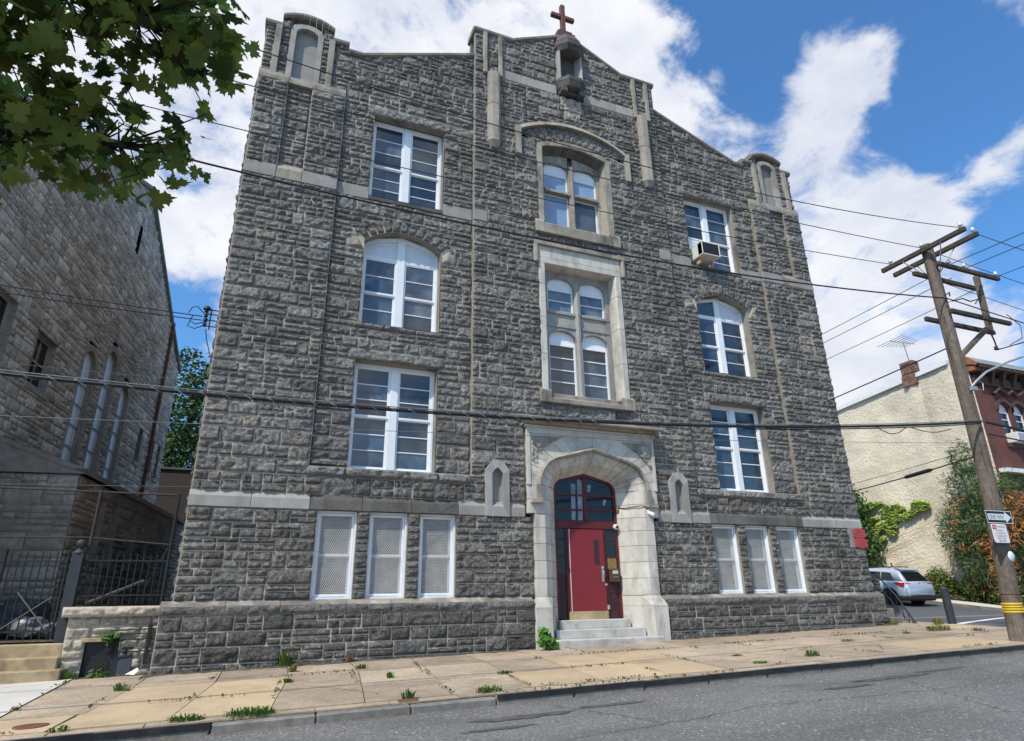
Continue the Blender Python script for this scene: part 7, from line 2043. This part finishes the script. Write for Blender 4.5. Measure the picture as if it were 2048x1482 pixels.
# tree at the end of the alley
rs = np.random.RandomState(6)
tr = thing('alley_tree', 'bushy green tree rising behind the dark brick wall at the alley end', 'tree', (-5, 29, 1))
Bb = [((-5.2, 28.5, 12.0), 2.2), ((-4.6, 28.5, 10.0), 2.0), ((-5.6, 29, 14.2), 1.8), ((-4.4, 28.8, 14.8), 1.4), ((-5.0, 29, 16.2), 1.1), ((-3.6, 28.6, 12.6), 1.8), ((-3.2, 29, 10.6), 1.8), ((-6.4, 29.5, 11), 2.0), ((-5.6, 29, 17.0), .7), ((-2.5, 29, 14), 1.6), ((-5.4, 28.4, 8.6), 1.6)]
n = 9000; C, D, idx = blob_leaves(rs, Bb, n, hollow=.45)
leafmesh('crown', C, D * .5 + rs.normal(size=(n, 3)) * .6 + [0, 0, .5], rs.uniform(.16, .34, n), OV, greens(rs, n, (.06, .11, .03), .6, .35), 'leaf', tr, 6, fold=.15)
m = MB(); m.tube([(-5, 29, 0), (-5, 29, 6), (-4.9, 28.9, 11), (-4.9, 28.9, 15)], [.3, .24, .15, .05], 9)
for e in ((-3.4, 28.6, 12), (-6.3, 29.4, 11.6), (-4.6, 28.6, 14.5)): m.tube([(-5, 29, 7), tuple((Vector((-5, 29, 8)) + Vector(e)) / 2), e], [.12, .08, .03], 6)
m.build('trunk', 'bark', tr)
# big browning evergreen in front of the cream house
rs = np.random.RandomState(8)
ev = thing('evergreen_bush', 'tall dark evergreen with patches of dead orange brown foliage behind the pole', 'bush', (32.9, 4.4, .6))
Eb = [((32.7, 5.5, 3.0), (1.2, 1.3, 1.4)), ((32.7, 5.5, 4.6), (1.2, 1.35, 1.5)), ((32.8, 5.4, 6.2), (1.0, 1.1, 1.3)), ((32.9, 5.4, 7.7), (.6, .65, 1.0)), ((32.4, 6.3, 4.2), (.8, .8, 1.3)), ((33.0, 4.3, 3.8), (1.1, 1.2, 1.6)), ((33.2, 4.0, 5.4), (1.1, 1.1, 1.4)), ((33.8, 3.0, 3.6), (1.2, 1.2, 1.6)), ((34.0, 2.8, 5.0), (1.1, 1.0, 1.2)), ((34.8, 2.2, 3.2), (1.3, 1.2, 1.6)), ((36.0, 1.8, 3.0), (1.2, 1.1, 1.5)), ((32.8, 5.1, 2.1), (1.0, 1.0, .9))]
n = 26000; C, D, idx = blob_leaves(rs, Eb, n, hollow=.55)
cl = vnoise(C, 1.1, 3) * .6 + vnoise(C, 2.6, 5) * .4
dead = (cl > .585) & (C[:, 2] < 6.0) & (D[:, 1] < .5)
col = np.where(dead[:, None], greens(rs, n, (.42, .20, .07), .5, .2), greens(rs, n, (.055, .11, .035), .6, .3))
col = np.where((~dead & (cl < .36))[:, None], greens(rs, n, (.13, .19, .05), .5, .3), col)
col = np.where(((C[:, 2] < 1.9) & (rs.rand(n) < .7))[:, None], greens(rs, n, (.07, .05, .03), .5, .2), col)
leafmesh('foliage', C, D * .6 + rs.normal(size=(n, 3)) * .6, rs.uniform(.10, .26, n), NEEDLE, col, 'leaf', ev, 8, asp=1.2)
m = MB()
for x, y, h in ((32.7, 5.5, 7.6), (33.2, 4.2, 5.8), (33.9, 2.9, 5.0), (34.9, 2.2, 3.8), (36, 1.8, 3.4)): m.tube([(x, y, .3), (x, y, h * .5), (x + .05, y, h)], [.09, .06, .02], 6)
m.build('stem', 'bark', ev)
# ivy on the cream wall
rs = np.random.RandomState(12)
iv = thing('ivy', 'light green ivy fanning across the cream stucco wall', 'climbing plant', (HX - .1, 11, 1))
n = 12000
pts = []
while len(pts) < n:
    y = rs.uniform(8.2, 15.5); z = rs.uniform(.6, 7.4)
    t = (y - 8.2) / 7.0                                             # 0 at the tip near the street, 1 behind the school
    mid = 5.6 - .8 * t + .3 * (1 - t); hw = .18 + 2.5 * t ** 1.05
    q = abs(z - mid) / hw
    s_ = vnoise(np.array([[y * 1.0, z * 2.6, 0.]]), 1.6, 8)[0]
    if q < 1 and s_ > .36 + .35 * q ** 2: pts.append((HX - .12 - rs.rand() * .22 * (.3 + t), y, z + .12 * math.sin(y * 3)))
C = np.array(pts)
leafmesh('foliage', C, rs.normal(size=(n, 3)) * .4 + np.array([-.7, -.4, .9]), rs.uniform(.14, .26, n), OV, greens(rs, n, (.29, .38, .08), .45, .35), 'leaf', iv, 12, fold=.1)
n = 7000                                                           # darker mass of the same plant low behind the school corner
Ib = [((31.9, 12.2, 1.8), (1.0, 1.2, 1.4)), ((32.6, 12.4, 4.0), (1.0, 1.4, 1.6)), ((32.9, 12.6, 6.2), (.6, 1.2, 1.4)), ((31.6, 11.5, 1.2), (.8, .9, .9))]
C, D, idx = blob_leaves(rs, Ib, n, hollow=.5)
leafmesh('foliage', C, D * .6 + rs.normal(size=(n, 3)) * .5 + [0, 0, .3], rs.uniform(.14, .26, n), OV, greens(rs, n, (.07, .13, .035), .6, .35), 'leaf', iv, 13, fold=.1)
m = MB(); r_ = random.Random(2)
for k in range(13):
    y0 = 12.6; z0 = r_.uniform(1.2, 4.5); e = (r_.uniform(7.5, 10), z0 + r_.uniform(-.8, 1.2))
    m.tube([(HX - .09, y0, z0 * .8), (HX - .1, (y0 + e[0]) / 2, (z0 * .8 + e[1]) / 2 + r_.uniform(-.2, .3)), (HX - .09, e[0], e[1])], [.010, .007, .003], 4)
m.build('stem', 'twig', iv)
# shrubs along the foot of the cream wall
rs = np.random.RandomState(15)
sh_lab = ['low yellow green shrub right beside the parked car', 'low green shrub left of the evergreen foot', 'low shrub under the dead part of the evergreen', 'bright green shrub at the right edge of the evergreen foot']
for k, (x, y, r, h, bc) in enumerate(((33.1, 8.2, .85, 1.3, (.13, .17, .04)), (33.0, 6.4, .85, 1.1, (.10, .145, .035)), (32.9, 4.8, .8, .8, (.12, .16, .04)), (33.2, 2.8, 1.1, 1.8, (.07, .19, .035)))):
    z = gz(x, y)
    s_ = thing('shrub', sh_lab[k], 'shrub', (x, y, z))
    n = 3600; Sb = [((x + rs.uniform(-.5, .5) * r, y + rs.uniform(-.6, .6) * r, z + h * rs.uniform(.35, .75)), (r * .55, r * .6, h * .42)) for _ in range(7)]
    C, D, idx = blob_leaves(rs, Sb, n, hollow=.5)
    leafmesh('foliage', C, D * .6 + rs.normal(size=(n, 3)) * .5 + [0, 0, .4], rs.uniform(.07, .16, n), OV, greens(rs, n, bc, .6, .5), 'leaf', s_, 20 + k, fold=.1)
    m = MB()
    for q in range(5): m.tube([(x, y, z - .05), (x + rs.uniform(-.3, .3), y + rs.uniform(-.3, .3), z + h * .6)], [.02, .006], 4)
    m.build('stem', 'twig', s_)
# scrappy weeds and litter at the pavement edge over there: nobody could count them
n = 5000
C = np.stack([rs.uniform(32.4, 33.6, n), rs.uniform(-1.5, 10, n), np.zeros(n)], 1); C[:, 2] = [gz(a, b_) + .05 + rs.rand() * .16 for a, b_ in C[:, :2]]
o = leafmesh('ground_cover', C, rs.normal(size=(n, 3)) * .5 + [0, 0, .7], rs.uniform(.05, .14, n), OV, np.where(rs.rand(n, 1) < .5, greens(rs, n, (.17, .13, .06), .5, .3), greens(rs, n, (.09, .12, .035), .5, .4)), 'leaf', None, 31)
tag(o, 'straggly weeds and fallen leaves along the far pavement edge', 'ground cover', kind='stuff')
for k, (x, y, mt, lab) in enumerate(((32.25, 3.0, 'red_plaque', 'faded red scrap of litter by the far pavement'), (32.2, 2.2, 'paper', 'pale crumpled litter by the far pavement'), (32.2, 1.4, 'paper', 'white scrap of litter nearest the pole on the far pavement'))):
    bag('litter', lab, (x, y, gz(x, y) + .06), .16, mt, .5, 40 + k, 'litter')
# weeds in the near pavement
def tuft(name, lab, x, y, r, h, n, base, grassy=True, cat='weed', group=None, z=None, seed=0):
    rs = np.random.RandomState(seed + 100)
    z0 = gz(x, y) if z is None else z
    m = MB()
    V = []; F = []; cols = []
    for i in range(n):
        a = rs.uniform(0, 2 * math.pi); q = r * math.sqrt(rs.rand()) * .75
        bx0, by0 = x + q * math.cos(a), y + q * math.sin(a) * .45
        le = h * rs.uniform(.25, 1.0) * (1.1 - .55 * (q / r) ** 2); out = rs.uniform(.2, .9) * le; da = a + rs.uniform(-.7, .7)
        w = (.012 if grassy else .03) * rs.uniform(.6, 1.2)
        dx, dy = math.cos(da), math.sin(da); sx, sy = -dy * w, dx * w
        p0 = (bx0, by0, z0 - .01); p1 = (bx0 + dx * out * .45, by0 + dy * out * .45, z0 + le * .7); p2 = (bx0 + dx * out, by0 + dy * out, z0 + le * (.75 if grassy else .9))
        b0 = len(V)
        V += [(p0[0] - sx * .5, p0[1] - sy * .5, p0[2]), (p0[0] + sx * .5, p0[1] + sy * .5, p0[2]), (p1[0] + sx, p1[1] + sy, p1[2]), (p1[0] - sx, p1[1] - sy, p1[2]), p2]
        F += [(b0, b0 + 1, b0 + 2, b0 + 3), (b0 + 3, b0 + 2, b0 + 4)]
        c = np.array(base) * rs.uniform(.6, 1.4) * np.array([rs.uniform(.8, 1.3), 1, rs.uniform(.7, 1.2)])
        cols += [np.append(c, 1)] * 5
    me = bpy.data.meshes.new(name); me.from_pydata(V, [], F); me.materials.append(MT['leaf'])
    at = me.color_attributes.new('Col', 'FLOAT_COLOR', 'POINT'); at.data.foreach_set('color', np.array(cols, dtype=np.float32).ravel())
    o = bpy.data.objects.new(name, me); COL.objects.link(o)
    if lab: tag(o, lab, cat, group)
    return o
GR = (.10, .18, .038); YG_ = (.20, .20, .065); DR = (.20, .14, .06)
WEEDS = [(.2, -5.32, .42, .13, 240, GR, 'widest bright green weed mat by the steel kerb edge at the left'), (-.55, -5.3, .28, .10, 150, GR, 'smaller green weed mat left of the widest one at the kerb'),
         (-1.75, -2.1, .16, .16, 60, GR, 'green weed tuft at the corner of the left tan slab near the wall'), (-1.9, -5.25, .12, .09, 40, GR, 'small green weed at the kerb beside the iron cover'),
         (.85, -.22, .14, .52, 130, GR, 'tall spiky green weed against the school base'), (.95, -1.2, .10, .2, 60, YG_, 'yellow green weed strip in the joint below the tall spiky weed'), (.8, -2.6, .10, .10, 50, GR, 'dark green weed in the joint at the right end of the tan slab'),
         (2.3, -5.2, .14, .16, 60, GR, 'green weed in the broken kerb beside the square iron cover'), (3.5, -5.25, .26, .13, 120, GR, 'green weed clump where the steel kerb edge starts again'), (4.4, -3.6, .2, .07, 90, GR, 'flat green weed at the left corner of the door slab'),
         (2.45, -3.0, .10, .14, 40, GR, 'green weed tuft in the middle of the aggregate paving'), (2.2, -1.5, .12, .12, 50, GR, 'green weed on a joint below the second screened window'), (2.15, -.3, .08, .26, 30, DR, 'dry weed stalk against the school base'),
         (10.6, -4.6, .24, .17, 90, GR, 'isolated green tuft on the right hand paving near the kerb'), (9.0, -4.9, .24, .06, 80, GR, 'flat green patch near the kerb right of the door slab'), (9.4, -3.8, .16, .06, 50, GR, 'little green weed right of the door slab corner'),
         (13.4, -3.0, .25, .09, 60, YG_, 'dry yellow weed on the long joint toward the pole'), (17.6, -2.3, .55, .22, 200, YG_, 'yellow green weed bed beside the wooden pole'), (16.2, -2.4, .2, .09, 50, GR, 'dark weed left of the yellow bed by the pole'),
         (19.6, -.9, .28, .26, 90, YG_, 'yellow weed at the foot of the bollard'), (18.5, -.15, .4, .2, 120, YG_, 'yellow green weed fringe at the far corner of the school'), (-3.0, .15, .14, .2, 70, GR, 'green weed at the end of the bottom stone step'),
         (18.3, -2.9, .3, .12, 60, DR, 'dry brown grass beside the wooden pole')]
for k, (x, y, r, h, n, bc, lab) in enumerate(WEEDS): tuft('weed', lab, x, y, r, h, n, bc, seed=k, group='weeds in the pavement')
# straggling moss and weeds along the joints: ground cover
rs = np.random.RandomState(44); P = []
def along(p, q, n, dens=1):
    for i in range(n):
        t = rs.rand()
        if vnoise(np.array([[t * 7 + p[0] * 3, p[1], 0.]]), 1.0, 9)[0] < .64: continue
        P.append((p[0] + (q[0] - p[0]) * t + rs.normal() * .025, p[1] + (q[1] - p[1]) * t + rs.normal() * .025))
for x in EDGE[:]: along((sk(x, -5.2), -5.2), (x + .03, -.15), 130)
for y in ROW[1:]: along((-2.8, y), (9, y), 420); along((9, y), (17, y), 300)
along((-2.9, -.05), (6, -.24), 200); along((10.6, -.24), (18.4, -.24), 160); along((-2.86, -4.1), (-2.86, .1), 160); along((-4, -5.48), (16, -5.48), 500)
P = np.array(P); n = len(P)
C = np.concatenate([P, np.array([[gz(a, b_) + .012 + rs.rand() * .025] for a, b_ in P])], 1)
o = leafmesh('joint_weeds', C, rs.normal(size=(n, 3)) * .5 + [0, 0, .6], rs.uniform(.02, .06, n), OV, np.where(rs.rand(n, 1) < .6, greens(rs, n, (.17, .12, .06), .5, .3), greens(rs, n, (.08, .115, .035), .5, .4)), 'leaf', None, 44)
tag(o, 'moss and small weeds straggling along the pavement joints', 'ground cover', kind='stuff')
# bushy seedling at the portal foot, vine in the broken wall
rs = np.random.RandomState(50)
b_ = thing('seedling_bush', 'bright green leafy seedling at the left foot of the stone portal', 'plant', (6.6, -.62, gz(6.6, -.6)))
n = 260; C, D, idx = blob_leaves(rs, [((6.62, -.62, .52), (.20, .15, .16)), ((6.55, -.62, .70), (.14, .1, .14)), ((6.75, -.64, .45), (.14, .1, .12))], n, hollow=.3)
leafmesh('foliage', C, D * .5 + rs.normal(size=(n, 3)) * .3 + [0, -.4, .6], rs.uniform(.08, .15, n), OV, greens(rs, n, (.085, .20, .03), .4, .3), 'leaf', b_, 50, asp=1.3, fold=.2)
m = MB()
for k in range(6): m.tube([(6.6, -.6, .3), (6.6 + rs.uniform(-.15, .15), -.62, .65)], [.012, .005], 4)
m.build('stem', 'twig', b_)
v_ = thing('wall_vine', 'ragged vine hanging from the hole in the low stone wall', 'plant', (-2.5, .2, .2))
n = 160; C, D, idx = blob_leaves(rs, [((-2.46, .24, .86), (.14, .08, .12)), ((-2.52, .1, .22), (.20, .1, .08)), ((-2.3, .2, .9), (.1, .06, .06))], n, hollow=.2)
leafmesh('foliage', C, D * .5 + rs.normal(size=(n, 3)) * .4 + [0, -.3, .6], rs.uniform(.05, .11, n), OV, greens(rs, n, (.075, .14, .03), .5, .4), 'leaf', v_, 51, asp=1.2, fold=.2)
m = MB()
for k in range(4): m.tube([(-2.42 + k * .02, .26, .72), (-2.62 + k * .05, .12, .5), (-2.6 + k * .07, .1, .34), (-2.48 + k * .05, .12, .2)], .009, 5)
m.build('stem', 'twig', v_)
